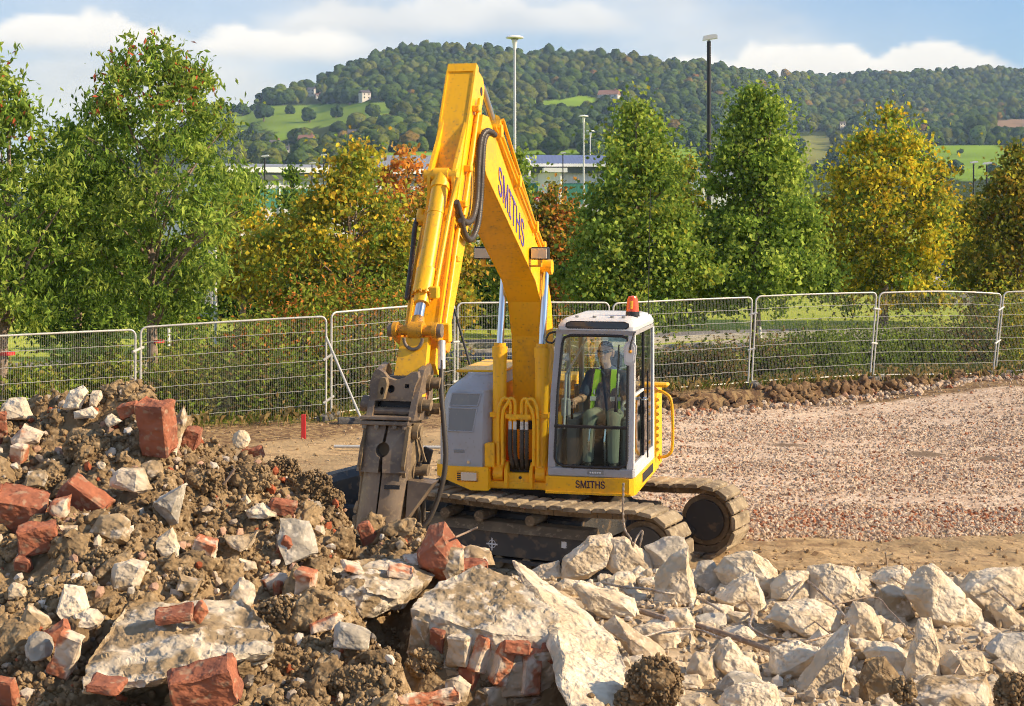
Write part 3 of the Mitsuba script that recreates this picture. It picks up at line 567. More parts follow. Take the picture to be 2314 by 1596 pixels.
def tree(name, lab, x, ybase, ytop, d, prof, n, leaf, pal, seed, lean=0.0, clump=0.42, trunk_r=0.10, first=0.2, group=None, top_pal=None, width=0.5, cat_='tree', sprigs=0, limbs=26, stems=1, droop=0.35, hollow=0.35, per=64, base_z=0.0, red_top=0.0):
    """prof: (fraction of height, crown half width in metres)"""
    r = np.random.default_rng(seed); top = at(x, ytop, d); o = np.array([top[0], d, base_z]); H = top[2] - base_z
    t = thing(name, lab, cat_, group)
    ax = lambda f: o + np.array([lean * f + 0.06 * math.sin(5 * f + seed), 0.06 * math.cos(4 * f + seed), H * f])
    trunk = tube([ax(f) for f in np.linspace(-0.03, 0.94, 14)], trunk_r * np.linspace(1.15, 0.12, 14), 10)
    put('trunk', trunk, 'bark', t, smooth=60)
    # clump centres through the crown volume
    nc = max(20, n // per); f0 = prof[0][0]
    fs, cs = [], []
    wmax = max(p[1] for p in prof)
    while len(cs) < nc:
        f = r.uniform(f0, 1.0); w = profile_at(prof, f)
        if r.random() > (w / wmax) ** 1.2 + 0.05: continue
        a = r.uniform(0, 2 * np.pi); rad = w * (hollow + (1 - hollow) * r.random() ** 0.6) * (0.62 + 0.72 * meshkit.noise(np.array([math.cos(a) * 1.8 + seed, math.sin(a) * 1.8, f * 8.0]), seed))
        c = ax(f) + [math.cos(a) * rad, math.sin(a) * rad, 0]; fs.append(f); cs.append(c)
    cs = np.array(cs); fs = np.array(fs)
    lm = []
    for j in range(limbs):
        f = r.uniform(first, 0.8); q = cs[r.integers(nc)]; s_ = ax(f)
        tries = [cs[r.integers(nc)] for _ in range(6)]; q = max(tries, key=lambda c: (c[2] - s_[2]) - abs((c[2] - s_[2]) - 0.6 * np.linalg.norm(c[:2] - s_[:2])))
        if q[2] < s_[2]: continue
        mid = (s_ + q) / 2 + [0, 0, 0.10 * np.linalg.norm(q - s_)]
        rr = trunk_r * (1 - f) * 0.55
        lm.append(tube(smooth_path([s_, mid, q], 4), np.linspace(rr, rr * 0.25, 9), 6))
    if lm: put('limbs', cat(*lm), 'bark', t, smooth=60); labels.setdefault(t + '__limbs', {})['kind'] = 'stuff'
    m = n // nc; idx = np.repeat(np.arange(nc), m); sg = clump * (0.6 + 0.8 * r.random(nc))
    off = r.normal(size=(len(idx), 3)); off *= (np.abs(r.normal(size=(len(idx), 1))) ** 0.5) * 0.62
    P = cs[idx] + off * sg[idx][:, None] * [1, 1, 0.75]
    if sprigs:
        sp = []
        for j in range(sprigs):
            c = cs[np.argsort(-fs)[r.integers(max(6, nc // 6))]]; Ls = r.uniform(0.3, 0.75); dirv = np.array([r.normal() * 0.35, r.normal() * 0.35, 1.0])
            tt = r.uniform(0, 1, 26); sp.append(c + tt[:, None] * dirv * Ls + r.normal(size=(26, 3)) * 0.05)
        P = np.vstack([P, *sp]); idx = np.concatenate([idx, np.full(sprigs * 26, int(np.argmax(fs)))])
    pa = np.array(pal); pc = r.integers(0, len(pa), nc); pick = np.where(r.random(len(P)) < 0.55, pc[idx], r.integers(0, len(pa), len(P)))
    col = pa[pick]
    if top_pal is not None:
        tp = np.array(top_pal); hf = (P[:, 2] - o[2]) / H; side = np.linalg.norm(P[:, :2] - o[:2], axis=1) / (wmax + 1e-6)
        on = r.random(len(P)) < np.clip((hf - 0.55) * 1.2 + (side - 0.55) * 0.7, 0, 0.75)
        col = np.where(on[:, None], tp[r.integers(0, len(tp), len(P))], col)
    if red_top:
        on = ((P[:, 2] - o[2]) / H > 0.80) & (r.random(len(P)) < red_top); col = np.where(on[:, None], np.array([0.26, 0.06, 0.03]), col)
    col = col * r.uniform(0.7, 1.35, (len(P), 1)) * (0.85 + 0.3 * r.random(nc)[idx])[:, None]
    V, F, cl = leaf_mesh(P, leaf, col, r, droop, width)
    put('crown', (V, F), 'leaf', t, color=np.clip(cl * 2.2, 0, 0.85))
    return t, o, ax
CONE = [(0.13, 0.9), (0.2, 1.75), (0.35, 1.65), (0.5, 1.3), (0.62, 0.9), (0.75, 0.75), (0.88, 0.5), (1.0, 0.1)]
def cone(w, low=0.13): return [(low, 0.55 * w), (low + .07, 0.98 * w), (0.34, 1.04 * w), (0.48, 0.92 * w), (0.60, 0.72 * w), (0.72, 0.56 * w), (0.86, 0.36 * w), (0.95, 0.2 * w), (1.0, 0.06 * w)]
def oval(w, low=0.2): return [(low, 0.45 * w), (low + .12, 0.9 * w), (0.5, 1.0 * w), (0.68, 0.85 * w), (0.82, 0.55 * w), (0.92, 0.3 * w), (1.0, 0.06 * w)]
def vase(w, low=0.25): return [(low, 0.35 * w), (low + .1, 0.7 * w), (0.5, 0.98 * w), (0.68, 1.0 * w), (0.8, 0.8 * w), (0.9, 0.5 * w), (1.0, 0.12 * w)]
S_ = lambda px, d: px / FOCAL * d
RED = [(0.38, 0.08, 0.04), (0.30, 0.12, 0.04), (0.14, 0.14, 0.03)]
# the two cherries behind the west fence
tree('cherry_tree', 'broad green cherry tree with reddish top sprigs, trunk banded red, behind the fence', 350, 870, 100, 32.5, [(0.26, .4), (.31, 1.2), (.38, 1.75), (.55, 2.0), (.72, 1.85), (.82, 1.5), (.9, 1.05), (.96, .6), (1, .15)], 23000, 0.15, CHERRY, 3, trunk_r=0.115, first=0.17, red_top=0.06, sprigs=34, width=0.42, clump=0.34, per=85, limbs=34, droop=0.7)
tree('cherry_tree', 'green cherry tree cut by the left edge of the photograph', 12, 890, 160, 31.0, [(0.25, 0.4), (0.34, 1.2), (0.45, 1.5), (0.65, 1.45), (0.8, 1.0), (0.88, 0.4), (1.0, 0.1)], 16500, 0.15, CHERRY, 4, trunk_r=0.11, first=0.18, sprigs=16, width=0.42, clump=0.34, per=85, droop=0.7, red_top=0.03)
tree('cherry_tree', 'darker green tree filling the gap between the two cherries', 175, 860, 285, 39, oval(S_(150, 39), 0.15), 17000, 0.15, CHERRY[:2] + DARK, 5, trunk_r=0.11, width=0.45, clump=0.45)
tree('small_tree', 'bushy green tree behind the banded cherry trunk', 392, 830, 540, 43, oval(S_(85, 43), 0.05), 7500, 0.13, CHERRY + GREEN[:1], 6, width=0.5, clump=0.42)
tree('small_tree', 'amber leaved small tree with bare slim trunk left of the orange trees', 545, 740, 425, 52, oval(S_(95, 52), 0.30), 8500, 0.15, AMBER + YELLOW[:2], 7, trunk_r=0.11, width=0.75, clump=0.4)
tree('maple_tree', 'orange and yellow maple left of the digger arm', 795, 800, 322, 45, [(0.10, 0.9), (0.2, 2.3), (0.38, 2.6), (0.55, 2.3), (0.66, 1.75), (0.74, 1.35), (0.88, 0.85), (0.95, .5), (1.0, 0.15)], 23000, 0.145, AMBER + GREEN[:2], 8, top_pal=YELLOW[:4], width=0.85, clump=0.42, per=100)
tree('maple_tree', 'thin russet maple with sparse top behind the orange one', 905, 780, 335, 50, [(0.2, 1.0), (0.4, 1.6), (0.6, 1.5), (0.75, 1.1), (0.88, 0.75), (1.0, 0.15)], 7000, 0.15, RUSSET, 9, width=0.8, clump=0.3, hollow=0.5, limbs=40, per=30)
tree('maple_tree', 'amber maple directly behind the digger arm', 985, 790, 430, 46, oval(S_(95, 46), 0.12), 12000, 0.15, AMBER + GREEN[:1], 10, top_pal=RUSSET[3:], width=0.85, clump=0.4)
tree('small_tree', 'small dark conical tree in front of the grey warehouse', 655, 640, 380, 70, cone(S_(52, 70), 0.05), 5000, 0.2, GREEN + DARK, 11, width=0.7, clump=0.4)
tree('lime_tree', 'narrow green tree peeping out beside the lettered boom', 1168, 720, 340, 52, cone(S_(58, 52), 0.08), 8000, 0.15, GREEN, 12, width=0.8, clump=0.36)
tree('maple_tree', 'brownish thinning maple between the boom and the pointed green tree', 1262, 740, 418, 48, oval(S_(90, 48), 0.08), 11500, 0.14, OLIVE + RUSSET[:2], 13, width=0.8, clump=0.4, top_pal=RUSSET + OLIVE)
tree('lime_tree', 'pointed green lime tree with yellowing edges right of the cab beacon', 1440, 830, 232, 41, cone(S_(172, 41), 0.19), 34000, 0.125, GREEN + [(0.15, 0.17, 0.025)], 14, width=0.85, clump=0.40, per=130, top_pal=GREEN + YELLOW[2:3], trunk_r=0.14)
tree('small_tree', 'small yellow-green tree between the two pointed limes', 1556, 720, 325, 56, cone(S_(58, 56), 0.05), 6500, 0.15, OLIVE + GREEN + YELLOW[1:3], 15, width=0.8, clump=0.35)
tree('lime_tree', 'tallest pointed green lime tree beside the black lamp post', 1712, 850, 180, 42, cone(S_(160, 42), 0.20), 34000, 0.125, GREEN, 16, width=0.85, clump=0.40, per=130, top_pal=GREEN + [(0.16, 0.185, 0.025)], trunk_r=0.14)
tree('maple_tree', 'big golden yellow maple on the right lawn', 2000, 790, 246, 56, [(0.10, 1.7), (0.2, 2.75), (0.42, 3.0), (0.6, 2.6), (0.7, 2.2), (0.8, 1.5), (0.88, .9), (0.95, .5), (1.0, 0.12)], 33000, 0.155, YELLOW[:3] + YELLOW[5:] + OLIVE[:2] + GREEN[:2], 17, width=0.85, clump=0.46, per=130, trunk_r=0.16, top_pal=YELLOW[:2] + YELLOW[3:4])
tree('maple_tree', 'dark olive tree at the right edge of the photograph', 2300, 800, 325, 45, [(0.08, 1.2), (0.25, 1.75), (0.5, 1.5), (0.7, 1.0), (0.85, 0.55), (1.0, 0.12)], 16000, 0.14, OLIVE, 18, width=0.8, clump=0.42, top_pal=YELLOW[1:3] + OLIVE)
tree('maple_tree', 'low olive tree between the golden maple and the edge tree', 2205, 760, 452, 58, oval(S_(70, 58), 0.3), 7000, 0.16, OLIVE + AMBER[:1], 19, width=0.8, clump=0.4, top_pal=AMBER)
# dark hedges closing the view under the crowns
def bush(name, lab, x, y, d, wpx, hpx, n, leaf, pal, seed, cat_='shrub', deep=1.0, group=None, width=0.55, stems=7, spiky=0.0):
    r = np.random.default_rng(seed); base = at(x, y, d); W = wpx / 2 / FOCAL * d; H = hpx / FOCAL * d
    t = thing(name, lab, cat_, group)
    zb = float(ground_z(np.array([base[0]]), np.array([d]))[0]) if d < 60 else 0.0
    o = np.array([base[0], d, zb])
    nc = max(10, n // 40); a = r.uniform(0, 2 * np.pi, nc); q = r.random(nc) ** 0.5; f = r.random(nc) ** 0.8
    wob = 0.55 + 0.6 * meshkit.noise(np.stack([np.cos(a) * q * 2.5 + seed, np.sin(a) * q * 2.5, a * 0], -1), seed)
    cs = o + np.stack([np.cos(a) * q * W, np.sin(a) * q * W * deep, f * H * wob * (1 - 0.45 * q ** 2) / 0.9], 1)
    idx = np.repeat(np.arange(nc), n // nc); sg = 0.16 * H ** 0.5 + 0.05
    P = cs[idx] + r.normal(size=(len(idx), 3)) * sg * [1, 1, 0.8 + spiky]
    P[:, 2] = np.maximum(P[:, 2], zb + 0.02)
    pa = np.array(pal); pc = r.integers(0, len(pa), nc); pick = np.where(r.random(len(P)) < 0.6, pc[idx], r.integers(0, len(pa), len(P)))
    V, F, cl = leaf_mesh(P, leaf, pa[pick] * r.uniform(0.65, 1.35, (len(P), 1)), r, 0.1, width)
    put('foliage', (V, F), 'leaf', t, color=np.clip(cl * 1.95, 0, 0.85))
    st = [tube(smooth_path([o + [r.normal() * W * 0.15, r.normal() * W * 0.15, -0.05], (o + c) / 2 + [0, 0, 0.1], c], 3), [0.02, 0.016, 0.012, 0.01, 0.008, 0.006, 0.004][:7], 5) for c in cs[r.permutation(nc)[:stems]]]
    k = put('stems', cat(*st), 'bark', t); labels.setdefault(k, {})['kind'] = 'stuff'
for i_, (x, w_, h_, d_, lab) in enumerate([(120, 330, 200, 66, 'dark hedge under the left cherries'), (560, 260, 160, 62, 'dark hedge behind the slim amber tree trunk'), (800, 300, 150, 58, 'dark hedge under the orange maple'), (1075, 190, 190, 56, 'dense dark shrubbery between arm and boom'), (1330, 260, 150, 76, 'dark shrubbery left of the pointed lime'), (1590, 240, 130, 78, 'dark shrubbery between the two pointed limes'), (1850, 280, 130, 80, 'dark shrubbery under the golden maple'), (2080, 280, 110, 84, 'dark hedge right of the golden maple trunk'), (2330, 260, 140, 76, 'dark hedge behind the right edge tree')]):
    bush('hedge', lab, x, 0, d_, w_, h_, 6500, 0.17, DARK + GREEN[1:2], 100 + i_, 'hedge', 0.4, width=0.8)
UND = [(0.13, 0.185, 0.022), (0.095, 0.14, 0.02), (0.20, 0.22, 0.035), (0.14, 0.12, 0.03)]
WEED = [(0.09, 0.115, 0.025), (0.12, 0.12, 0.03), (0.16, 0.11, 0.045), (0.075, 0.10, 0.025), (0.19, 0.11, 0.05)]
SH = [(60, 31.2, 150, 95, 'leafy green shrub at the foot of the edge cherry', UND), (215, 32.2, 190, 120, 'leafy green shrub left of the banded cherry trunk', UND), (430, 32.8, 150, 130, 'tall leafy shrub right of the banded cherry trunk', UND), (560, 33.2, 180, 210, 'green shrub with reddish leaf tips in the middle of the second fence panel', UND + RUSSET[:1]), (680, 34.0, 170, 245, 'tall loose shrub behind the propped fence post', UND + RUSSET[:1]), (810, 35.0, 190, 260, 'red-berried tall shrub left of the digger arm', UND + RUSSET[1:2]), (905, 36.0, 120, 230, 'tall green shrub close behind the digger arm', UND),
      (520, 31.5, 230, 110, 'russet seeded weed clump at the foot of the second fence panel', WEED[:4] + UND[:2]), (640, 31.9, 170, 100, 'brownish weed clump near the red stake', WEED[:4] + UND[:2]), (400, 31.0, 160, 110, 'weed clump below the banded cherry', WEED[:3] + UND), (830, 33.5, 160, 100, 'brownish weed clump behind the third fence panel', WEED + UND[:2])]
for i_, (x, d_, w_, h_, lab, pal) in enumerate(SH): bush('shrub', lab, x, 0, d_, w_, h_, 6500, 0.115 if pal is not WEED else 0.085, pal, 200 + i_, deep=0.5, group=None, spiky=0.5)
SH2 = [(1520, 38.2, 150, 48, 'low weedy shrub just right of the cab', WEED + UND[:2]), (1610, 37.6, 120, 63, 'ruddy weed clump at the third right fence joint', WEED), (1740, 39.0, 150, 66, 'mixed green weeds left of the leaning fence joint', WEED + UND[:2]), (1850, 40.0, 170, 87, 'dense dark green shrub in the middle of the sixth fence panel', UND[:2] + WEED[:1]), (1960, 40.8, 160, 92, 'dense shrub behind the leaning fence joint', UND[:2] + WEED[:1]), (2070, 41.4, 160, 87, 'long low shrub in the seventh fence panel', UND[:2] + WEED[:2]), (2180, 41.8, 160, 87, 'reddish green shrub near the last fence joint', WEED + UND[:2]),
       (2275, 42.2, 130, 175, 'young tree-like shrub with yellow leaves at the right edge of the fence', UND + YELLOW[1:3]), (1310, 37.0, 120, 42, 'weeds seen between the boom and the cab', WEED + UND[:1]), (1060, 36.2, 110, 39, 'weeds seen between the arm and the boom', WEED + UND[:1])]
for i_, (x, d_, w_, h_, lab, pal) in enumerate(SH2): bush('shrub', lab, x, 0, d_, w_, h_, 6000, 0.105, pal, 300 + i_, deep=0.45, spiky=0.5)
# weeds and dry grass along the bank
r = np.random.default_rng(66); V = []; F = []; Cc = []; n0 = 0
bl = []
for j in range(11000):
    X = r.uniform(-9.5, 15); fy = float(fence_y(X)); Yv = fy + (r.normal() * 0.55 + 0.35 if r.random() < 0.7 else r.uniform(0.3, 3.2))
    z = float(ground_z(np.array([X]), np.array([Yv]))[0]); dry = r.random() < (0.45 if Yv < fy + 0.1 else 0.2)
    if Yv < fy - 0.9: continue
    L = r.uniform(0.06, 0.26) * (1.25 if dry else 1); a = r.uniform(0, 2 * np.pi); ln = r.uniform(0.2, 0.8) * L
    w = 0.0045; dx, dy = math.cos(a), math.sin(a); p = np.array([X, Yv, z])
    V += [p + [-dy * w, dx * w, 0], p + [dy * w, -dx * w, 0], p + [dx * ln * 0.4 - dy * w, dy * ln * 0.4 + dx * w, L * 0.7], p + [dx * ln, dy * ln, L * (0.9 if not dry else 0.75)]]
    F += [[n0, n0 + 1, n0 + 2], [n0 + 1, n0 + 3, n0 + 2]]; n0 += 4
    c = np.array([(0.36, 0.27, 0.12), (0.30, 0.20, 0.08)][r.integers(2)]) if dry else np.array([(0.12, 0.16, 0.03), (0.16, 0.18, 0.04), (0.09, 0.12, 0.025)][r.integers(3)])
    Cc += [c * r.uniform(0.7, 1.3)] * 4
structure(put('verge_grass', (np.array(V), np.array(F)), 'leaf', color=np.clip(np.array(Cc), 0, 0.9)), 'stuff', 'dry grass and weeds along the foot of the fence', 'grass')
# red bands tied round the two cherry trunks
for tk, X_, d_, z_ in (('cherry_tree', (350 - CX) / FOCAL * 32.5, 32.5, at(0, 772, 32.4)[2]), ('cherry_tree_001', (12 - CX) / FOCAL * 31.0, 31.0, at(0, 800, 30.9)[2])):
    k = put('band', cyl((X_ + 0.04, d_, z_ - 0.03), (X_ + 0.04, d_, z_ + 0.03), 0.15, 0.145, 14), 'red_paint', tk); labels[k] = {'label': 'red band tied round the trunk'}
t = tag(put('tree_stake', cyl(at(1722, 800, 41.6), at(1716, 738, 41.6), 0.045, None, 8), 'white_paint'), 'whitish stake beside the tallest lime trunk', 'stake')
# ---------------------------------------------------------------- temporary fence
def lerp(a, b, t): return a + (b - a) * t
PANELS = [  # (top-left, top-right) bearings with depth, drop leans, label
    (((-190, 770), 27.6), ((306, 745), 29.6), 0.0, 0.0, 'galvanised mesh fence panel at the left edge of the photograph'),
    (((318, 740), 29.8), ((737, 715), 31.25), 0.0, 0.0, 'galvanised mesh fence panel in front of the banded cherry trunk'),
    (((749, 707), 31.3), ((1027, 685), 33.8), 0.0, 0.0, 'mesh fence panel passing behind the digger arm'),
    (((1034, 685), 33.9), ((1376, 684), 35.3), 0.0, 0.0, 'mesh fence panel behind the boom and cab'),
    (((1386, 686), 35.4), ((1700, 672), 37.0), -0.05, -0.10, 'mesh fence panel just right of the cab'),
    (((1709, 670), 37.0), ((1981, 661), 38.3), -0.11, -0.16, 'mesh fence panel in front of the tall green lime trunk'),
    (((1988, 662), 38.4), ((2263, 664), 39.6), -0.17, -0.22, 'slightly buckled mesh fence panel in front of the dense shrubs'),
    (((2269, 660), 39.7), ((2560, 655), 40.4), -0.22, -0.22, 'mesh fence panel cut by the right edge of the photograph')]
def panel(tl, tr, ll, lr, lab, bow):
    TL, TR = at(*tl[0], tl[1]), at(*tr[0], tr[1]); h = 2.0
    BL, BR = TL + [ll, -0.03, -h], TR + [lr, -0.03, -h]
    out = np.cross(TR - TL, [0, 0, 1]); out /= np.linalg.norm(out)
    def S(a, b):   # a along, b down; bowed out of plane and sagging a little
        return lerp(lerp(TL, TR, a), lerp(BL, BR, a), b) + out * bow * math.sin(math.pi * a) * (0.4 + 0.6 * b) + np.array([0, 0, 1.0]) * bow * 0.5 * math.sin(math.pi * a) * (1 - b)
    t = thing('mesh_fence', lab, 'fence', 'temporary fence panels along the site boundary')
    rr = 0.021; W = np.linalg.norm(TR - TL); c = 0.12
    pth = [S(0, 1.0), S(0, 0.5), S(0, c / h)] + [S((c - c * math.cos(q)) / W, (c - c * math.sin(q)) / h) for q in np.linspace(0.3, 1.3, 4)] + [S(a, 0) for a in np.linspace(c / W, 1 - c / W, 9)] + [S(1 - (c - c * math.cos(q)) / W, (c - c * math.sin(q)) / h) for q in np.linspace(1.3, 0.3, 4)] + [S(1, c / h), S(1, 0.5), S(1, 1)]
    put('frame', tube(pth, rr, 8), 'galvanised', t, smooth=60)
    put('bottom_rail', tube([S(a, 0.985) for a in np.linspace(0, 1, 9)], rr * 0.85, 8), 'galvanised', t, smooth=60)
    hs = []
    for i_ in range(1, 7):
        for off in (0.0,): hs.append(tube([S(a, i_ / 7 + off) for a in np.linspace(0, 1, 9)], 0.0046, 4))
    k = put('horizontal_wire', cat(*hs), 'galvanised', t); labels[k] = {'kind': 'stuff'}
    vs = []
    for a in np.arange(0.037, W - 0.02, 0.0385) / W: vs.append(tube([S(a, 0.0), S(a, 0.5), S(a, 0.985)], 0.00135, 4))
    k = put('upright_wire', cat(*vs), 'wire_steel', t); labels[k] = {'kind': 'stuff'}
    return TL, TR, BL, BR, t
corners = [panel(tl, tr, ll, lr, lab, 0.10 if i_ == 6 else 0.02) for i_, (tl, tr, ll, lr, lab) in enumerate(PANELS)]
bsdf('block_rubber', two_tone((0.085, 0.082, 0.08), (0.13, 0.125, 0.12), (0.22, 0.19, 0.16), 4, 6), 0.85)
for i_ in range(7):
    a, b = corners[i_], corners[i_ + 1]
    for f_ in ((0.42, 0.85) if i_ in (1, 2) else (0.20, 0.62)):
        p = lerp(a[1], a[3], f_ * 0.98); q = lerp(b[0], b[2], f_ * 0.98)
        put('clip', cyl(p + (p - q) * 0.5, q + (q - p) * 0.5, 0.026, None, 8), 'galvanised', a[4])
def block(P, ang, lab, sz=(0.72, 0.22, 0.13)):
    t = thing('weight_block', lab, 'block', 'fence weight blocks'); xf = turned(P, ang)
    put('block', cbox(-sz[0] / 2, sz[0] / 2, -sz[1] / 2, sz[1] / 2, 0, sz[2], 0.025), 'block_rubber', t, xf=xf)
    for s in (-0.22, 0.0, 0.22): put('socket', cyl((s, 0, sz[2] - 0.005), (s, 0, sz[2] + 0.004), 0.03, None, 12), 'dark_steel', t, xf=xf)
def on_ground(x, y):  return np.array([x, y, float(ground_z(np.array([x]), np.array([y]))[0]) - 0.01])
J = lambda i_: (corners[i_][3] + corners[i_ + 1][2]) / 2
block(on_ground(J(1)[0] + .02, J(1)[1] - 0.15), 1.25, 'dark fence foot block under the propped joint')
block(on_ground(J(1)[0] + 0.62, J(1)[1] - 0.75), 0.1, 'dark block weighing down the foot of the pale fence prop')
block(on_ground(J(4)[0] + .1, J(4)[1] - 0.15), 1.2, 'dark fence foot block at the first leaning joint')
block(on_ground(J(5)[0] + .1, J(5)[1] - 0.2), 0.9, 'dark fence foot block at the second leaning joint')
block(on_ground(J(6)[0] + .1, J(6)[1] - 0.15), 0.3, 'grey fence foot block at the last joint on the right')
block(on_ground(J(2)[0], J(2)[1] - 0.05), 1.2, 'fence foot block behind the digger housing')
p0, p1 = lerp(corners[1][1], corners[1][3], 0.2), at(817, 962, 30.3)
p1[2] = 0.10
tag(put('steel_prop', tube([p0, p1], 0.024, 10), 'galvanised', smooth=60), 'pale steel prop leaning against the fence left of the digger', 'prop')
p0, p1 = lerp(corners[2][1], corners[2][3], 0.07), at(1066, 838, 33.0); p1 = p1 + (p1 - p0) * 0.22
tag(put('steel_prop', tube([p0, p1], 0.026, 10), 'chassis_paint', smooth=60), 'dark prop leaning against the fence behind the boom', 'prop')
tag(put('loose_pole', tube([at(755, 1019, 27.0) * [1, 1, 0] + [0, 0, 0.07], at(1000, 1015, 26.9) * [1, 1, 0] + [0, 0, 0.07]], 0.028, 10), 'galvanised', smooth=60), 'loose scaffold pole lying on the dirt behind the crusher jaw', 'pole')
P = at(686, 992, 28.4); P[2] = float(ground_z(P[:1], P[1:2])[0])
tag(put('marker_stake', cbox(P[0] - 0.042, P[0] + 0.042, P[1] - 0.02, P[1] + 0.02, P[2] - 0.1, P[2] + 0.43, 0.006), 'red_paint'), 'bright red marker stake in the dirt before the fence', 'stake')
# ---------------------------------------------------------------- excavator
SLEW = np.array([0.40, 18.94]); YAW = math.atan2(0.23, 0.973)
HR = np.array([math.cos(YAW), -math.sin(YAW)]); HB = np.array([math.sin(YAW), math.cos(YAW)])
def HX(v):
    """house frame (x across, y back, z up) to the site"""
    v = np.asarray(v, float); return np.concatenate([SLEW + v[..., 0:1] * HR + v[..., 1:2] * HB, v[..., 2:3]], -1)
UA = np.array([0.886, -0.464]); UG = np.array([0.464, 0.886]); UCP = SLEW + UG * (-0.24)
def UX(v):
    """undercarriage frame (x along the tracks, y across, z up) to the site"""
    v = np.asarray(v, float); return np.concatenate([UCP + v[..., 0:1] * UA + v[..., 1:2] * UG, v[..., 2:3]], -1)
EX = thing('excavator', 'yellow tracked excavator with grey cab and crusher jaw standing behind the rubble', 'excavator')
def hp(name, mesh, mat, parent=EX, smooth=False): return put(name, mesh, mat, parent, smooth, xf=HX)
def up(name, mesh, mat, parent=EX, smooth=False): return put(name, mesh, mat, parent, smooth, xf=UX)

# --- tracks
RW, ZC, X0, X1, HALF = 0.385, 0.435, -1.40, 1.80, 0.25
def track_path():
    pts = []
    for t in np.linspace(-np.pi / 2, np.pi / 2, 15): pts.append((X1 + RW * math.cos(t), ZC + RW * math.sin(t)))
    for t in np.linspace(0, 1, 20)[1:-1]: pts.append((X1 + (X0 - X1) * t, ZC + RW - 0.055 * math.sin(math.pi * t) * abs(math.cos(1.6 * t))))
    for t in np.linspace(np.pi / 2, 3 * np.pi / 2, 15): pts.append((X0 + RW * math.cos(t), ZC + RW * math.sin(t)))
    for t in np.linspace(0, 1, 8)[1:-1]: pts.append((X0 + (X1 - X0) * t, ZC - RW))
    pts.append(pts[0]); P = np.array(pts); s = np.concatenate([[0], np.cumsum(np.linalg.norm(np.diff(P, axis=0), axis=1))]); return P, s
TP, TS = track_path()
def on_track(s):
    s = s % TS[-1]; p = np.array([np.interp(s, TS, TP[:, 0]), np.interp(s, TS, TP[:, 1])]); q = np.array([np.interp((s + .04) % TS[-1], TS, TP[:, 0]), np.interp((s + .04) % TS[-1], TS, TP[:, 1])]); o = np.array([np.interp((s - .04) % TS[-1], TS, TP[:, 0]), np.interp((s - .04) % TS[-1], TS, TP[:, 1])])
    d = q - o; return p, d / np.linalg.norm(d)
NS = 50; pitch = TS[-1] / NS
prof = [(-0.080, 0.0), (-0.080, 0.034), (-0.064, 0.052), (0.050, 0.052), (0.070, 0.040), (0.078, 0.010), (0.078, 0.0)]
def track(yc, lab):
    t = key('track', EX); labels[t] = {'label': lab}
    rr = np.random.default_rng(int(yc * 100) + 900)
    for i_ in range(NS):
        p, d = on_track((i_ + 0.5) * pitch); n = np.array([d[1], -d[0]])     # outward for this winding
        m, f = prism(prof, 'y', -HALF, HALF)
        m = m + [0, 0, 0]; jx, jz = rr.normal(size=2) * 0.006
        # worn, rounded shoe ends
        m[:, 2] -= np.where(np.abs(m[:, 1]) > HALF - 0.001, 0.008, 0) * (m[:, 2] > 0.02)
        v = np.stack([p[0] + m[:, 0] * d[0] + (m[:, 2] + jz) * n[0] + jx, yc + m[:, 1], p[1] + m[:, 0] * d[1] + (m[:, 2] + jz) * n[1]], 1)
        put('shoe', (v, f), 'shoe_steel', t, xf=UX)
    ch = []
    for i_ in range(NS):
        p, d = on_track(i_ * pitch + pitch / 2); n = np.array([d[1], -d[0]])
        for s in (-0.075, 0.075):
            b, f = box(-pitch * 0.48, pitch * 0.48, s - 0.02, s + 0.02, -0.085, -0.004)
            ch.append((np.stack([p[0] + b[:, 0] * d[0] + b[:, 2] * n[0], yc + b[:, 1], p[1] + b[:, 0] * d[1] + b[:, 2] * n[1]], 1), f))
    k = put('chain_link', cat(*ch), 'dusty_steel', t, xf=UX); labels[k] = {'kind': 'stuff'}
    up('idler', cyl((X1, yc - 0.10, ZC), (X1, yc + 0.10, ZC), RW - 0.09, None, 32), 'dusty_steel', t, 40)
    up('idler_rim', cyl((X1, yc - 0.13, ZC), (X1, yc + 0.13, ZC), RW - 0.15, None, 32), 'chassis_paint', t, 40)
    up('sprocket', cyl((X0, yc - 0.12, ZC), (X0, yc + 0.12, ZC), RW - 0.085, None, 28), 'dusty_steel', t, 40)
    sgn = -1 if yc < 0 else 1
    fr = [(-1.25, 0.20), (1.62, 0.20), (1.70, 0.30), (1.55, 0.44), (0.95, 0.47), (-0.95, 0.47), (-1.2, 0.40)]
    up('track_frame', prism(fr, 'y', yc - 0.15, yc + 0.15), 'chassis_paint', t)
    up('frame_shelf', prism([(yc - 0.19, 0.47), (yc + 0.19, 0.47), (yc + 0.12, 0.56), (yc - 0.10, 0.56)], 'x', -0.95, 1.15), 'dusty_steel', t)
    up('guard_rail', box(-1.2, 1.55, yc - 0.17, yc + 0.17, 0.13, 0.17), 'chassis_paint', t)
    for x in (-0.62, -0.18, 0.46): up('carrier_roller', cyl((x, yc - 0.17, 0.62), (x, yc + 0.17, 0.62), 0.06, None, 16), 'dusty_steel', t, 40)
    for x in (-1.0, -0.65, -0.3, 0.05, 0.4, 0.75, 1.1, 1.4): up('lower_roller', cyl((x, yc - 0.14, 0.13), (x, yc + 0.14, 0.13), 0.07, None, 14), 'dusty_steel', t, 40)
    return t
tn = track(-0.91, 'near track with dusty shoes in front of the digger'); tf = track(0.91, 'far track with its idler end showing right of the cab')
ring = [(0.075 * math.cos(a), 0.075 * math.sin(a)) for a in np.linspace(0, 2 * np.pi, 24, endpoint=False)]
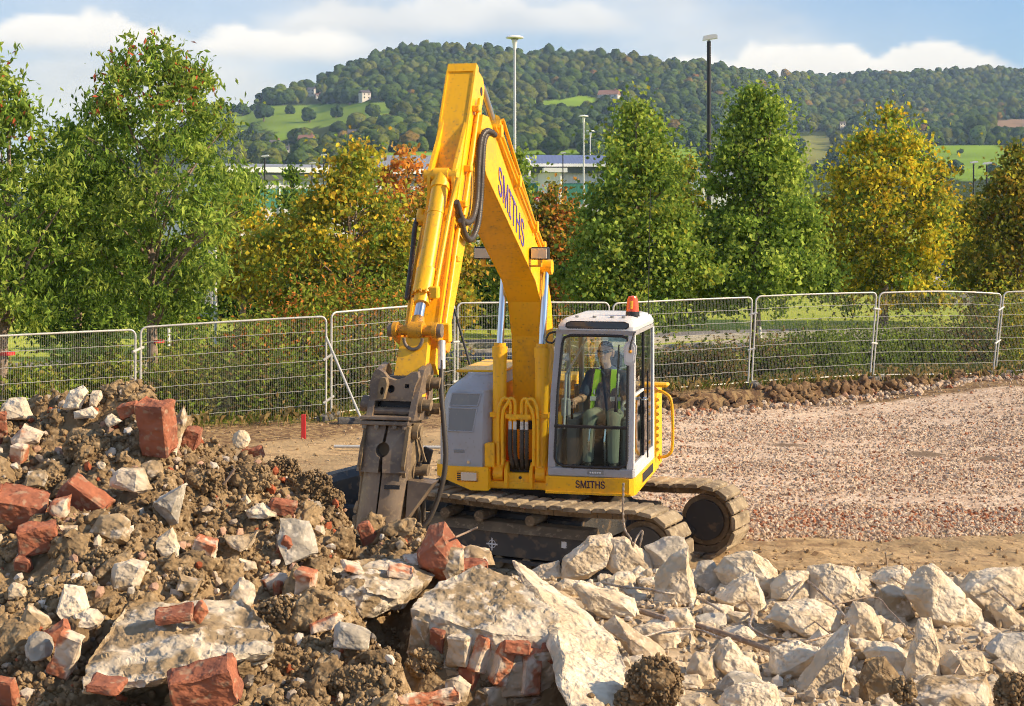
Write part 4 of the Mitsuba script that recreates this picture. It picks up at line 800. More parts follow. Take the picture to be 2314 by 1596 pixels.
mk = cat(prism([(x * 0.62 - 0.02, z * 0.62 + 0.32) for x, z in ring], 'y', -1.064, -1.061, [[(x * 0.52 - 0.02, z * 0.52 + 0.32) for x, z in ring]]), box(-0.028, -0.012, -1.066, -1.063, 0.25, 0.39), box(-0.09, 0.05, -1.066, -1.0635, 0.312, 0.328))
up('frame_mark', mk, 'pale_and_sunlit_grey', tn); up('frame_label', box(0.84, 0.90, -1.064, -1.060, 0.36, 0.43), 'pale_and_sunlit_grey', tn)
up('centre_frame', cat(cbox(-0.85, 0.95, -0.75, 0.75, 0.35, 0.66, 0.05), cyl((0, 0.24, 0.6), (0, 0.24, 0.92), 0.52, 0.52, 36)), 'chassis_paint')
up('cross_beam', cat(box(-0.75, -0.35, -0.8, 0.8, 0.30, 0.60), box(0.55, 0.95, -0.8, 0.8, 0.30, 0.60)), 'chassis_paint')
up('dozer_blade', prism([(-2.62, 0.12), (-2.52, 0.12), (-2.47, 0.4), (-2.50, 0.74), (-2.56, 0.82), (-2.70, 0.82), (-2.60, 0.55), (-2.60, 0.3)], 'y', -1.22, 1.22), 'chassis_paint')
for s in (-0.45, 0.45): up('blade_arm', cbox(-2.5, -0.9, s - 0.08, s + 0.08, 0.30, 0.46, 0.02), 'chassis_paint')
up('blade_lug', cyl((-2.45, -1.26, 0.62), (-2.45, -1.2, 0.62), 0.06, None, 16), 'chassis_paint')

# --- house: deck, covers, counterweight
hp('deck', cat(cbox(-1.06, 1.22, -0.55, 1.25, 0.90, 1.06, 0.02), cbox(-0.44, 0.26, -1.02, -0.5, 0.90, 0.985, 0.012)), 'yellow_paint')
hp('counterweight', prism([(-1.2, 0.9), (-1.05, 1.3), (-0.6, 1.62), (0, 1.72), (0.6, 1.62), (1.05, 1.3), (1.24, 0.9)], 'z', 0.98, 1.90), 'yellow_paint', smooth=35)
# yellow nose below the right-hand cover, with its lamp
nose = [(-1.12, 1.2), (-1.12, -0.75), (-1.06, -0.98), (-0.90, -1.10), (-0.62, -1.14), (-0.42, -1.14), (-0.42, -0.6), (-0.42, 1.2)]
nz0 = prism(nose, 'z', 0.90, 1.15); nv = nz0[0].copy(); nv[:, 2] = np.where(nv[:, 2] < 1.0, 1.02 - 0.13 * sstep(-1.05, -0.6, nv[:, 0]), nv[:, 2]); hp('nose_skirt', (nv, nz0[1]), 'yellow_paint', smooth=35)
hp('skirt_edge', cbox(-0.47, -0.36, -1.10, -0.6, 1.15, 1.42, 0.01), 'yellow_paint')
lm = hp('headlight', cbox(-0.78, -0.53, -1.155, -1.10, 0.985, 1.105, 0.012), 'yellow_worn'); hp('lens', cbox(-0.73, -0.55, -1.162, -1.15, 1.0, 1.09, 0.004), 'lamp_lens', lm)
for q in range(4): hp('grille_slot', box(-0.775, -0.735, -1.159, -1.153, 1.0 + q * 0.024, 1.012 + q * 0.024), 'dark_steel', lm)
# grey moulded side cover
def cover_section(z):
    k_ = sstep(1.55, 2.16, z); top = sstep(1.95, 2.16, z)
    xl = -1.07 + 0.07 * k_ + 0.15 * top; xr = -0.42 - 0.0 * k_ - 0.03 * top; yf = -1.08 + 0.10 * k_ + 0.30 * top ** 1.5
    return [(xl, 0.9), (xl, yf + 0.30), (xl + 0.05, yf + 0.10), (xl + 0.16, yf), (xr - 0.08, yf - 0.005), (xr, yf + 0.10), (xr, 0.9)]
zs = [1.15, 1.35, 1.55, 1.7, 1.82, 1.92, 2.0, 2.06, 2.11, 2.145, 2.165]
rows = np.array([[(x, y, z) for x, y in cover_section(z)] for z in zs]); nC = rows.shape[1]; cv = rows.reshape(-1, 3); cf = []
for a in range(len(zs) - 1):
    for b in range(nC - 1): i0 = a * nC + b; cf += [[i0, i0 + 1, i0 + nC + 1], [i0, i0 + nC + 1, i0 + nC]]
topi = np.arange((len(zs) - 1) * nC, len(zs) * nC); cf += [[topi[0], topi[i_], topi[i_ + 1]] for i_ in range(1, nC - 1)]
sc = hp('side_cover', (cv, np.array(cf)), 'grey_paint', smooth=30)
def yfront(z): return -1.08 + 0.10 * sstep(1.55, 2.16, z) + 0.30 * sstep(1.95, 2.16, z) ** 1.5 - 0.005
def recess(x0, x1, x2, x3, z0, z1, name='recess'):
    m = hull([(x, yfront(z) + o, z) for (x, z) in ((x0, z1), (x1, z1), (x3, z0), (x2, z0)) for o in (-0.006, 0.04)]); hp(name, m, 'recess_grey', sc)  # near flush plate, its colour darkened so the recess reads deep
    lipm = [tube([(xa, yfront(za) - 0.006, za), (xb, yfront(zb) - 0.006, zb)], 0.008, 6) for (xa, za), (xb, zb) in (((x0, z1), (x1, z1)), ((x1, z1), (x3, z0)), ((x3, z0), (x2, z0)), ((x2, z0), (x0, z1)))]
    hp('recess_lip', cat(*lipm), 'grey_paint', sc, 60)
recess(-0.875, -0.535, -0.895, -0.565, 1.83, 1.965); recess(-0.90, -0.57, -0.90, -0.61, 1.545, 1.80)
hp('handle_slot', box(-0.83, -0.71, -1.089, -1.08, 1.30, 1.335), 'recess_grey', sc); hp('bolt', cyl((-0.66, -1.10, 1.20), (-0.66, -1.08, 1.20), 0.018), 'chrome', sc)
hp('cover_side_panel', box(-0.418, -0.40, -0.80, 0.9, 1.06, 2.02), 'yellow_paint')
hp('bonnet', cbox(-1.05, 0.28, 0.75, 1.3, 1.5, 2.02, 0.06), 'yellow_paint')
hp('bonnet_lip', cbox(-0.95, -0.40, -0.55, 0.80, 2.155, 2.19, 0.012), 'yellow_paint')
hp('engine_hood', cbox(-0.42, 0.30, 0.55, 1.35, 1.06, 1.85, 0.05), 'yellow_worn')
hp('grab_rail', tube(smooth_path([(-0.40, 0.45, 1.6), (-0.42, 0.45, 2.85), (-0.33, 0.45, 2.95), (-0.25, 0.45, 2.85), (-0.25, 0.45, 1.8)]), 0.022, 8), 'yellow_paint', smooth=60)
hp('exhaust', tube([(-0.25, 0.5, 1.8), (-0.25, 0.5, 2.45), (-0.22, 0.46, 2.75)], 0.05, 12), 'dark_steel', smooth=60)
# --- boom foot bracket and front deck between the cylinders
hp('boom_bracket', cat(box(-0.30, -0.262, -0.55, 0.35, 1.0, 1.62), box(0.092, 0.13, -0.55, 0.35, 1.0, 1.62)), 'yellow_paint')
hp('front_plate', cat(box(-0.26, 0.09, -0.56, -0.5, 1.06, 1.55), box(-0.26, 0.09, -1.0, -0.9, 0.985, 1.08)), 'yellow_paint')
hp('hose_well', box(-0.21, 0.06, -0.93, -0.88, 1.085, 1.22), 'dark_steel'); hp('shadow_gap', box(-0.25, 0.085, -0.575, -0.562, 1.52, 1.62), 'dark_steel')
hp('tow_hole', cyl((-0.08, -1.004, 1.03), (-0.08, -0.999, 1.03), 0.018), 'dark_steel')

# --- boom
BX0, BX1 = -0.28, 0.10
bt = [(-0.45, 1.22), (-0.47, 1.87), (-0.55, 2.59), (-0.74, 3.0), (-1.04, 3.26), (-2.0, 3.745), (-3.25, 4.38), (-3.46, 4.55), (-3.50, 4.80), (-3.40, 4.98), (-3.16, 4.97), (-2.1, 4.27), (-0.80, 3.60), (-0.42, 3.36), (-0.14, 2.95), (0.02, 2.3), (0.06, 1.7), (0.04, 1.25), (-0.2, 1.1)]
bm = hp('boom', prism(bt, 'x', BX0, BX1), 'yellow_paint')
tp = [b for b in bt]
for xx in (BX0 - 0.004, BX1 - 0.006): hp('edge_weld', cat(*[tube([(xx + 0.005, *bt[i_]), (xx + 0.005, *bt[i_ + 1])], 0.008, 5) for i_ in range(0, 7)]), 'yellow_paint', bm)
# lettering along the sunlit flank
tm = meshkit.text_mesh('SMITHS', 0.245, 0.004, bold=False); tv = np.asarray(tm.vertices); wtxt = tv[:, 0].max()
a0, a1 = np.array([-2.80, 4.24]), np.array([-1.62, 3.625]); dv = (a1 - a0); Lx = np.linalg.norm(dv); dv /= Lx; nv_ = np.array([0.07, 1.0]); nv_ /= np.linalg.norm(nv_)
yz = a0 + (tv[:, 0:1] / wtxt * Lx) * dv + tv[:, 1:2] * nv_ * 1.15
hp('lettering', (np.stack([BX1 + 0.003 + tv[:, 2], yz[:, 0], yz[:, 1]], 1), tm.faces), 'lettering_blue', bm)
for x_, xb_, lab in ((-0.43, -0.281, 'work lamp left of the boom, half hidden'), (0.215, 0.101, 'square work lamp on the right of the boom')):
    L_ = hp('work_lamp', cbox(x_ - 0.105, x_ + 0.105, -1.35, -1.25, 3.50, 3.64, 0.015), 'black_plastic', bm); labels[L_] = {'label': lab}
    hp('lens', cbox(x_ - 0.09, x_ + 0.09, -1.362, -1.35, 3.515, 3.625, 0.004), 'lamp_lens', L_)
    hp('lamp_bracket', cat(box(x_ - 0.02, x_ + 0.02, -1.33, -1.27, 3.44, 3.5), box(min(x_ - 0.02, xb_), max(x_ + 0.02, xb_), -1.32, -1.28, 3.42, 3.44)), 'yellow_paint', bm)
# boom rams
for x_ in (-0.335, 0.155):
    c = hp('boom_ram', cyl((x_, -0.96, 1.12), (x_, -0.92, 2.42), 0.078, 0.078, 24), 'yellow_paint', EX, 40)
    hp('gland', cat(cyl((x_, -0.923, 2.38), (x_, -0.92, 2.50), 0.088, 0.088, 24), cyl((x_, -0.92, 2.50), (x_, -0.918, 2.54), 0.07, 0.07, 24)), 'yellow_paint', c, 40)
    hp('rod', cyl((x_, -0.92, 2.5), (x_, -0.70, 3.42), 0.040, 0.040, 20), 'chrome', c, 40)
    hp('rod_eye', cyl((x_ - 0.07, -0.69, 3.40), (x_ + 0.07, -0.69, 3.40), 0.085, 0.085, 20), 'yellow_paint', c, 40)
    hp('foot_eye', cat(cyl((x_ - 0.055, -0.96, 1.07), (x_ + 0.055, -0.96, 1.07), 0.085, None, 20), cbox(x_ - 0.06, x_ + 0.06, -1.04, -0.9, 1.02, 1.16, 0.015)), 'yellow_paint', c)
    for s in (-0.10, 0.10): hp('foot_lug', prism([(-1.06, 0.92), (-0.80, 0.92), (-0.82, 1.12), (-0.90, 1.2), (-0.98, 1.2), (-1.06, 1.12)], 'x', x_ + s - 0.018, x_ + s + 0.018), 'yellow_paint', c)
    sg = 1 if x_ < 0 else -1
    hp('clamp', box(x_ - 0.09, x_ + 0.09, -1.035, -0.86, 1.71, 1.76), 'yellow_paint', c)
    for q, (o1, o2, zt) in enumerate(((0.025, 0.15, 1.93), (0.11, 0.205, 1.93))):
        hp('ram_pipe', tube(smooth_path([(x_ + sg * o1 * 0.6, -1.06, 1.18), (x_ + sg * o1 * 0.6, -1.07, 1.72), (x_ + sg * (o1 + 0.02), -1.07, 1.88), (x_ + sg * (o1 + o2) / 2, -1.06, zt), (x_ + sg * o2, -1.05, 1.88), (x_ + sg * o2, -1.05, 1.66)]), 0.019, 10), 'yellow_paint', c, 60)
        hp('hose_ferrule', cyl((x_ + sg * o2, -1.05, 1.56), (x_ + sg * o2, -1.05, 1.67), 0.021, None, 12), 'galvanised', c, 40)
        hp('feed_hose', tube(smooth_path([(x_ + sg * o2, -1.05, 1.58), (x_ + sg * o2, -1.05, 1.35), (x_ + sg * (o2 + 0.01), -1.0, 1.2), (x_ + sg * (o2 + 0.02), -0.93, 1.12)]), 0.025, 10), 'rubber', c, 60)
    hp('pipe_bracket', box(x_ + sg * 0.10, x_ + sg * 0.25, -1.075, -1.035, 1.70, 1.75), 'yellow_paint', c)
# arm ram along the back of the boom
P_arm = np.array([-0.12 + 0.06, -2.83, 5.30]); P_b0 = np.array([-0.06, -0.85, 3.90]); dd = (P_b0 - P_arm) / np.linalg.norm(P_b0 - P_arm); gl = P_arm + dd * 0.62
c = hp('arm_ram', cyl(gl, P_b0 - dd * 0.1, 0.075, None, 20), 'yellow_paint', EX, 40)
hp('rod', cyl(P_arm, gl, 0.042, None, 16), 'chrome', c, 40); hp('gland', cyl(gl - dd * 0.06, gl + dd * 0.12, 0.088, None, 20), 'yellow_paint', c, 40)
hp('ram_bracket', prism([(-0.98, 3.64), (-0.66, 3.48), (-0.78, 3.97), (-0.9, 3.99)], 'x', -0.15, 0.03), 'yellow_paint', c)
hp('ram_pipe', tube([gl + [0.10, 0, 0.05], P_b0 + [0.10, 0, 0.03]], 0.02, 8), 'yellow_paint', c, 60)
# pipe runs on the boom top and flank, with clamps
for x_, dz, e0, e1 in ((0.115, 0.02, -3.0, -0.55), (0.13, 0.075, -2.9, -0.7), (-0.23, 0.03, -2.9, -0.6)):
    line = lambda y: 4.97 + (y + 3.16) * (3.60 - 4.97) / (2.36) + dz
    hp('boom_pipe', tube([(x_, y, line(y)) for y in np.linspace(e0, e1, 6)], 0.019, 8), 'yellow_paint', bm, 60)
for y in (-2.85, -2.0, -1.15, -0.75): hp('pipe_clamp', cbox(0.07, 0.165, y - 0.035, y + 0.035, 4.97 + (y + 3.16) * -0.58 - 0.01, 4.97 + (y + 3.16) * -0.58 + 0.12, 0.008), 'yellow_paint', bm)

# --- arm (dipper)
A0 = np.array([-3.32, 5.44]); AD = np.array([-0.527, -0.85]); AN = np.array([0.85, -0.527])
def arm_pt(s, n): return A0 + AD * s + AN * n
AXC = lambda s: -0.125 + 0.015 * s
def arm_prism(prof, x0, x1):
    v, f = prism([tuple(arm_pt(s, n)) for s, n in prof], 'x', x0, x1); return v, f
def skew(m): v, f = m; v = v.copy(); s = (v[:, 1:] - A0) @ AD; v[:, 0] += 0.020 * s; return v, f
AW = 0.138; XM = -0.135
ap = [(0.0, 0.0), (3.05, 0.0), (3.22, 0.05), (3.26, 0.18), (3.18, 0.29), (3.0, 0.33), (1.75, 0.47), (0.9, 0.56), (0.55, 0.575), (0.38, 0.52), (0.22, 0.40), (0.08, 0.41), (-0.06, 0.40), (-0.10, 0.30), (-0.04, 0.06)]
ar = hp('arm', skew(arm_prism(ap, XM - AW, XM + AW)), 'yellow_paint')
hp('top_cap', skew(arm_prism([(-0.055, -0.015), (0.04, -0.015), (0.04, 0.0), (-0.05, 0.10), (-0.075, 0.08)], XM - AW - 0.008, XM + AW + 0.008)), 'yellow_paint', ar)
for xs_ in (XM - AW, XM + AW): hp('edge_weld', skew(arm_prism([(0.02, -0.012), (3.0, -0.012), (3.0, 0.012), (0.02, 0.012)], xs_ - 0.014, xs_ + 0.008)), 'yellow_paint', ar)
hp('pin_boss', skew(cyl((XM - AW - 0.03, *arm_pt(0.52, 0.42)), (XM + AW + 0.03, *arm_pt(0.52, 0.42)), 0.13, None, 24)), 'yellow_paint', ar, 40)
hp('ram_eye', skew(cyl((XM + AW - 0.002, *arm_pt(0.06, 0.30)), (XM + AW + 0.004, *arm_pt(0.06, 0.30)), 0.045, None, 18)), 'dark_steel', ar)
# tapered clevis plates that carry the bucket ram
for sx in (-1, 1):
    x_ = XM + sx * 0.115
    hp('clevis_plate', skew(hull([(x_ + sx * o, *arm_pt(s, n)) for o in (-0.012, 0.02) for s, n in ((0.62, 0.0), (1.05, -0.06), (1.22, -0.15), (1.32, -0.17), (1.42, -0.14), (1.45, -0.05), (1.62, 0.0))])), 'yellow_paint', ar)
pinT = np.array([XM + 0.02, *arm_pt(1.33, -0.105)])
hp('clevis_pin', cyl(pinT - [0.165, 0, 0], pinT + [0.155, 0, 0], 0.062, None, 20), 'yellow_paint', ar, 40)
gl = np.array([XM + 0.05, -4.85, 3.28]); rodend = np.array([XM + 0.055, -5.06, 2.98])
d_ = (gl - pinT) / np.linalg.norm(gl - pinT)
br = hp('bucket_ram', cyl(pinT + d_ * 0.1, gl - d_ * 0.05, 0.080, None, 24), 'yellow_paint', EX, 40)
hp('ram_eye', cat(cyl(pinT - [0.07, 0, 0], pinT + [0.07, 0, 0], 0.075, None, 20), cyl(pinT, pinT + d_ * 0.16, 0.075, 0.08, 20)), 'yellow_paint', br, 40)
hp('head_collar', cyl(pinT + d_ * 0.10, pinT + d_ * 0.16, 0.092, None, 24), 'yellow_paint', br, 40)
hp('gland', cat(cyl(gl - d_ * 0.26, gl, 0.094, 0.098, 24), cyl(gl, gl + d_ * 0.09, 0.074, 0.07, 24)), 'yellow_paint', br, 40)
a_, b_, _ = frame_of(d_)
for q in range(12): t_ = q * np.pi / 6; o = gl + (a_ * math.cos(t_) + b_ * math.sin(t_)) * 0.092; hp('gland_bolt', cyl(o - d_ * 0.012, o + d_ * 0.022, 0.012, None, 6), 'yellow_worn', br)
hp('rod', cyl(gl, rodend, 0.046, None, 20), 'chrome', br, 40)
hp('rod_eye', cat(cyl(rodend - [0.065, 0, 0], rodend + [0.065, 0, 0], 0.08, None, 20), cyl(rodend - d_ * 0.13, rodend, 0.055, 0.07, 16)), 'yellow_worn', br, 40)
hp('clamp_band', cyl(pinT + d_ * 0.42, pinT + d_ * 0.45, 0.086, None, 24), 'yellow_paint', br, 40)
hp('ram_pipe', tube(smooth_path([pinT + d_ * 0.20 + [0.19, -0.03, 0.14], pinT + d_ * 0.36 + [0.14, -0.03, 0], gl - d_ * 0.35 + [0.12, -0.02, 0], gl - d_ * 0.06 + [0.115, -0.02, 0]]), 0.022, 10), 'yellow_paint', br, 60)
hp('port_block', cbox(gl[0] + 0.07, gl[0] + 0.15, gl[1] - 0.05, gl[1] + 0.05, gl[2] - 0.03, gl[2] + 0.08, 0.01), 'yellow_paint', br)
# worn link bars and toggle
lk = key('tool_link', EX)
hp('link_pin', cyl(rodend - [0.22, 0, 0], rodend + [0.20, 0, 0], 0.045, None, 18), 'yellow_worn', lk, 40)
arm_pin = np.array([rodend[0], *arm_pt(2.95, 0.20)])
hk = np.array([rodend[0] - 0.02, -5.30, 2.42])
for sx, nm in ((-0.19, 'link_bar'), (0.175, 'link_bar')):
    hp(nm, hull(np.vstack([cyl(rodend + [sx - 0.02, 0, 0], rodend + [sx + 0.02, 0, 0], 0.075, None, 14)[0], cyl(arm_pin + [sx - 0.02, 0, 0], arm_pin + [sx + 0.02, 0, 0], 0.07, None, 14)[0]])), 'yellow_worn', lk, 40)
hp('toggle_plate', hull([(rodend[0] + x, y, z) for x, y, z in ((-0.13, -5.10, 2.92), (0.12, -5.10, 2.92), (-0.13, -5.0, 2.92), (0.12, -5.0, 2.92), (-0.16, -5.33, 2.42), (0.13, -5.33, 2.42), (-0.16, -5.2, 2.42), (0.13, -5.2, 2.42))]), 'yellow_paint', lk)
hp('link_ring', tube([rodend + [0.085 * math.cos(q), -0.10, -0.06 + 0.10 * math.sin(q)] for q in np.linspace(np.pi, 2 * np.pi, 12)], 0.016, 8), 'worn_steel', lk, 60)
for sx in (-0.235, 0.215): hp('pin_end', cyl(rodend + [sx - 0.02, 0, 0], rodend + [sx + 0.02, 0, 0], 0.062, None, 18), 'worn_steel', lk, 40)
# arm pipework and hoses
for x_, n_, s0, s1 in ((XM + AW + 0.03, 0.08, 1.75, 3.0), (XM + AW + 0.035, 0.17, 0.25, 1.6)):
    hp('arm_pipe', skew(tube([(x_, *arm_pt(s, n_)) for s in np.linspace(s0, s1, 5)], 0.022, 10)), 'yellow_paint', ar, 60)
hp('arm_pipe', skew(tube(smooth_path([(XM - AW - 0.04, *arm_pt(1.75, 0.10)), (XM - AW - 0.045, *arm_pt(2.2, 0.05)), (XM - AW - 0.03, *arm_pt(2.95, 0.03))]), 0.022, 10)), 'yellow_paint', ar, 60)
for s_ in (0.4, 1.1, 1.5, 2.1, 2.8): hp('pipe_clamp', skew(cbox(XM + AW, XM + AW + 0.07, arm_pt(s_, 0.12)[0] - 0.05, arm_pt(s_, 0.12)[0] + 0.05, arm_pt(s_, 0.12)[1] - 0.03, arm_pt(s_, 0.12)[1] + 0.03, 0.008)), 'yellow_paint', ar)
hp('pipe_block', skew(cbox(XM + AW + 0.01, XM + AW + 0.11, arm_pt(3.0, 0.08)[0] - 0.05, arm_pt(3.0, 0.08)[0] + 0.05, 2.86, 3.03, 0.01)), 'yellow_paint', ar)
hp('left_port', skew(cat(cyl((XM - AW - 0.09, *arm_pt(1.72, 0.05)), (XM - AW, *arm_pt(1.72, 0.05)), 0.05, None, 14), cyl((XM - AW - 0.07, *arm_pt(1.62, 0.05)), (XM - AW - 0.07, *arm_pt(1.76, 0.05)), 0.04, None, 14))), 'yellow_paint', ar, 40)
hp('left_hose', skew(tube(smooth_path([(XM - AW - 0.08, *arm_pt(1.65, 0.06)), (XM - AW - 0.10, *arm_pt(1.8, 0.03)), (XM - AW - 0.07, *arm_pt(2.1, -0.02)), (XM - AW - 0.06, *arm_pt(2.6, 0.0))]), 0.024, 10)), 'rubber', ar, 60)
hp('left_hose', skew(tube(smooth_path([(XM - AW - 0.02, *arm_pt(0.75, 0.3)), (XM - AW - 0.05, *arm_pt(1.0, 0.12)), (XM - AW - 0.03, *arm_pt(1.45, 0.1))]), 0.022, 10)), 'rubber', ar, 60)
def hz_(x, y, yl):      # site bearing -> house frame at a given fore-aft plane
    rx = np.array([(x - CX) / FOCAL, 1.0]); d = (yl + SLEW @ HB) / (rx @ HB); return np.array([(rx * d - SLEW) @ HR, yl, 4 - (y - CY) / FOCAL * d])
def hose(pts, r, name='hose', mat='hose_rubber', rib=False):
    P = smooth_path([hz_(*p) for p in pts], 14); rr = np.full(len(P), r)
    if rib:
        s = np.concatenate([[0], np.cumsum(np.linalg.norm(np.diff(P, axis=0), axis=1))]); S2 = np.arange(0, s[-1], 0.008); P = np.stack([np.interp(S2, s, P[:, i_]) for i_ in range(3)], 1); rr = r * (1 + 0.05 * np.sign(np.sin(S2 / 0.026 * 2 * np.pi)))
    hp(name, tube(P, rr, 10), mat, EX, 60)
hose([(1113, 300, -3.30), (1098, 297, -3.42), (1086, 318, -3.5), (1080, 380, -3.55), (1077, 450, -3.6), (1068, 492, -3.75), (1054, 503, -3.95), (1041, 490, -4.15), (1031, 455, -4.32)], 0.031, 'looped_hose', 'hose_rubber', True)
hose([(1118, 305, -3.22), (1104, 300, -3.34), (1093, 322, -3.42), (1089, 385, -3.47), (1085, 460, -3.52), (1078, 512, -3.68), (1064, 541, -3.85), (1050, 530, -4.05), (1041, 497, -4.25)], 0.031, 'looped_hose', 'hose_rubber', True)
hose([(998, 790, -5.02), (998, 840, -5.1), (997, 880, -5.15), (1003, 960, -5.2), (1007, 1040, -5.22), (995, 1110, -5.25), (965, 1180, -5.3), (925, 1208, -5.35), (900, 1212, -5.38)], 0.023, 'tool_hose', 'hose_rubber')
hose([(998, 770, -5.0), (998, 800, -5.03), (998, 835, -5.08)], 0.034, 'hose_sleeve', 'galvanised')
hose([(948, 1045, -5.3), (955, 1120, -5.25), (958, 1200, -5.2)], 0.022, 'tool_hose', 'hose_rubber')
hose([(940, 1090, -5.3), (944, 1150, -5.28), (950, 1210, -5.2)], 0.022, 'tool_hose', 'hose_rubber')

# --- crusher attachment: quick hitch, collar, two steel jaws
cr = key('crusher_tool', EX); labels[cr] = {'label': 'worn brown steel crusher jaw hanging from the arm'}
TX = lambda z: -0.155 + (z - 2.6) * 0.062 * 1.6
def tq(name, mesh, mat='worn_steel', sm=False):
    v, f = mesh; v = np.asarray(v, float).copy(); v[:, 0] += TX(v[:, 2]); v[:, 1] += -5.45 + (2.6 - v[:, 2]) * -0.10
    return hp(name, (v, f), mat, cr, sm)
ear = [(-0.215, 2.40), (-0.225, 2.56), (-0.205, 2.64), (-0.16, 2.665), (-0.115, 2.64), (-0.07, 2.595), (0.0, 2.575), (0.08, 2.60), (0.13, 2.645), (0.19, 2.65), (0.205, 2.60), (0.18, 2.52), (0.17, 2.40)]
tq('hitch_plate', prism(ear, 'y', 0.02, 0.09, [[(-0.03 + .035 * math.cos(q), 2.50 + .035 * math.sin(q)) for q in np.linspace(0, 2 * np.pi, 14, endpoint=False)], [(0.09, 2.51), (0.13, 2.51), (0.13, 2.545), (0.09, 2.545)]]))
tq('lifting_lug', cat(prism([(-0.12, 2.42), (-0.065, 2.42), (-0.05, 2.55), (-0.07, 2.60), (-0.11, 2.60), (-0.125, 2.54)], 'y', -0.05, 0.03, [[(-0.087 + .018 * math.cos(q), 2.49 + .035 * math.sin(q)) for q in np.linspace(0, 2 * np.pi, 10, endpoint=False)]])), 'dusty_steel')
for sx in (-0.215, 0.165): tq('hitch_cheek', prism([(-0.02, 2.24), (0.45, 2.20), (0.50, 2.40), (0.42, 2.62), (0.30, 2.70), (0.12, 2.66), (0.03, 2.44)], 'x', sx, sx + 0.055))
tq('side_badge', cyl((0.221, 0.30, 2.42), (0.226, 0.30, 2.42), 0.045, None, 16), 'red_brick')
tq('hitch_block', cbox(-0.16, 0.165, 0.10, 0.40, 2.24, 2.60, 0.03), 'dark_steel')
tq('hitch_bar', cyl((-0.16, 0.06, 2.31), (0.165, 0.06, 2.31), 0.035, None, 12), 'worn_steel', 40)
for y_, z_, l_ in ((0.12, 2.36, 0.10), (0.30, 2.53, 0.11), (0.38, 2.30, 0.12), (0.10, 2.14, 0.05)):
    tq('pin', cat(cyl((0.2, y_, z_), (0.22 + l_, y_, z_), 0.048, None, 16), cyl((0.2, y_, z_), (0.25, y_, z_), 0.07, None, 16)), 'dusty_steel', 40)
tq('pin', cyl((-0.30, 0.12, 2.36), (-0.2, 0.12, 2.36), 0.07, None, 16), 'worn_steel', 40)
tq('collar_plate', cat(cbox(-0.255, 0.19, -0.06, 0.42, 2.245, 2.275, 0.006), cbox(-0.25, 0.185, -0.055, 0.42, 2.20, 2.235, 0.006)))
for x_ in (-0.21, -0.10, 0.06, 0.15): tq('collar_bolt', cyl((x_, -0.03, 2.17), (x_, -0.03, 2.20), 0.022, None, 6))
# back body with flared sides
tq('body', hull([(-0.20, 0.05, 2.20), (0.17, 0.05, 2.20), (-0.20, 0.40, 2.20), (0.17, 0.40, 2.20), (-0.235, 0.10, 1.85), (0.23, 0.22, 1.92), (0.24, 0.36, 1.9), (-0.235, 0.40, 1.85), (-0.22, 0.10, 1.25), (0.17, 0.12, 1.25), (0.20, 0.30, 1.55), (-0.2, 0.35, 1.25)]), 'dusty_steel')
# front shells: two halves with a slot and a round eye between
def half(sx):
    xin, xo = 0.012 * sx, (0.185 if sx > 0 else -0.20)
    g = sx; c0 = -0.012
    up_ = [(c0 + g * 0.012, 2.20), (c0 + xo, 2.20), (c0 + xo * 1.13, 2.02), (c0 + xo * 1.16, 1.80), (c0 + g * 0.02, 1.80)] + [(c0 - 0.01 + 0.062 * math.cos(q) * g, 1.99 + 0.062 * math.sin(q)) for q in np.linspace(-1.35, 1.35, 9)]
    v, f = prism(up_, 'y', 0.0, 0.12); v = np.asarray(trimesh.Trimesh(v, f).vertices); bulge = 0.06 * sstep(2.15, 1.85, v[:, 2]) * (1 - (v[:, 0] / 0.24) ** 2) * (v[:, 1] < 0.05); v = v.copy(); v[:, 1] -= bulge
    tq('upper_shell', (v, f), 'worn_steel', 35)
    lo = [(c0 + g * 0.008, 1.80), (c0 + xo * 1.10, 1.80), (c0 + xo * 1.02, 1.40), (c0 + xo * 0.78, 0.95), (c0 + g * 0.008, 0.95)]
    v, f = prism(lo, 'y', -0.01, 0.16); tm_ = trimesh.Trimesh(v, f).subdivide().subdivide(); v = np.asarray(tm_.vertices).copy(); xx = np.abs(v[:, 0] + 0.012) / 0.2
    v[:, 1] += 0.10 * xx ** 3 * (v[:, 1] < 0.08)
    tq('jaw', (v, tm_.faces), 'worn_steel', 35)
half(1); half(-1)
for sx, t_ in ((-0.215, 0.02), (0.165, 0.03)): tq('shell_flange', prism([(-0.05, 1.86), (-0.035, 2.19), (0.05, 2.19), (0.03, 1.75)], 'x', sx, sx + t_), 'dusty_steel')
tq('jaw_slot', box(0.03, 0.165, -0.018, -0.004, 1.66, 1.695), 'dark_steel'); tq('jaw_slot', box(0.01, 0.13, -0.016, -0.004, 1.30, 1.345), 'dark_steel')
tq('jaw_hinge', cat(cyl((0.17, 0.25, 1.79), (0.33, 0.25, 1.79), 0.05, None, 16), cyl((0.17, 0.25, 1.79), (0.22, 0.25, 1.79), 0.085, None, 16)), 'dusty_steel', 40)
tq('side_fin', prism([(0.20, 1.72), (0.42, 1.70), (0.22, 1.38)], 'y', 0.10, 0.32), 'worn_steel')
tq('side_strap', hull([(0.18, 0.1, 2.2), (0.20, 0.1, 2.2), (0.18, 0.15, 2.2), (0.31, 0.22, 1.86), (0.29, 0.22, 1.86), (0.30, 0.27, 1.86)]), 'dusty_steel')
tq('bracket_arm', prism([(0.25, 1.98), (0.33, 1.95), (0.31, 1.80), (0.27, 1.74), (0.25, 1.84)], 'y', 0.3, 0.34), 'dark_steel')

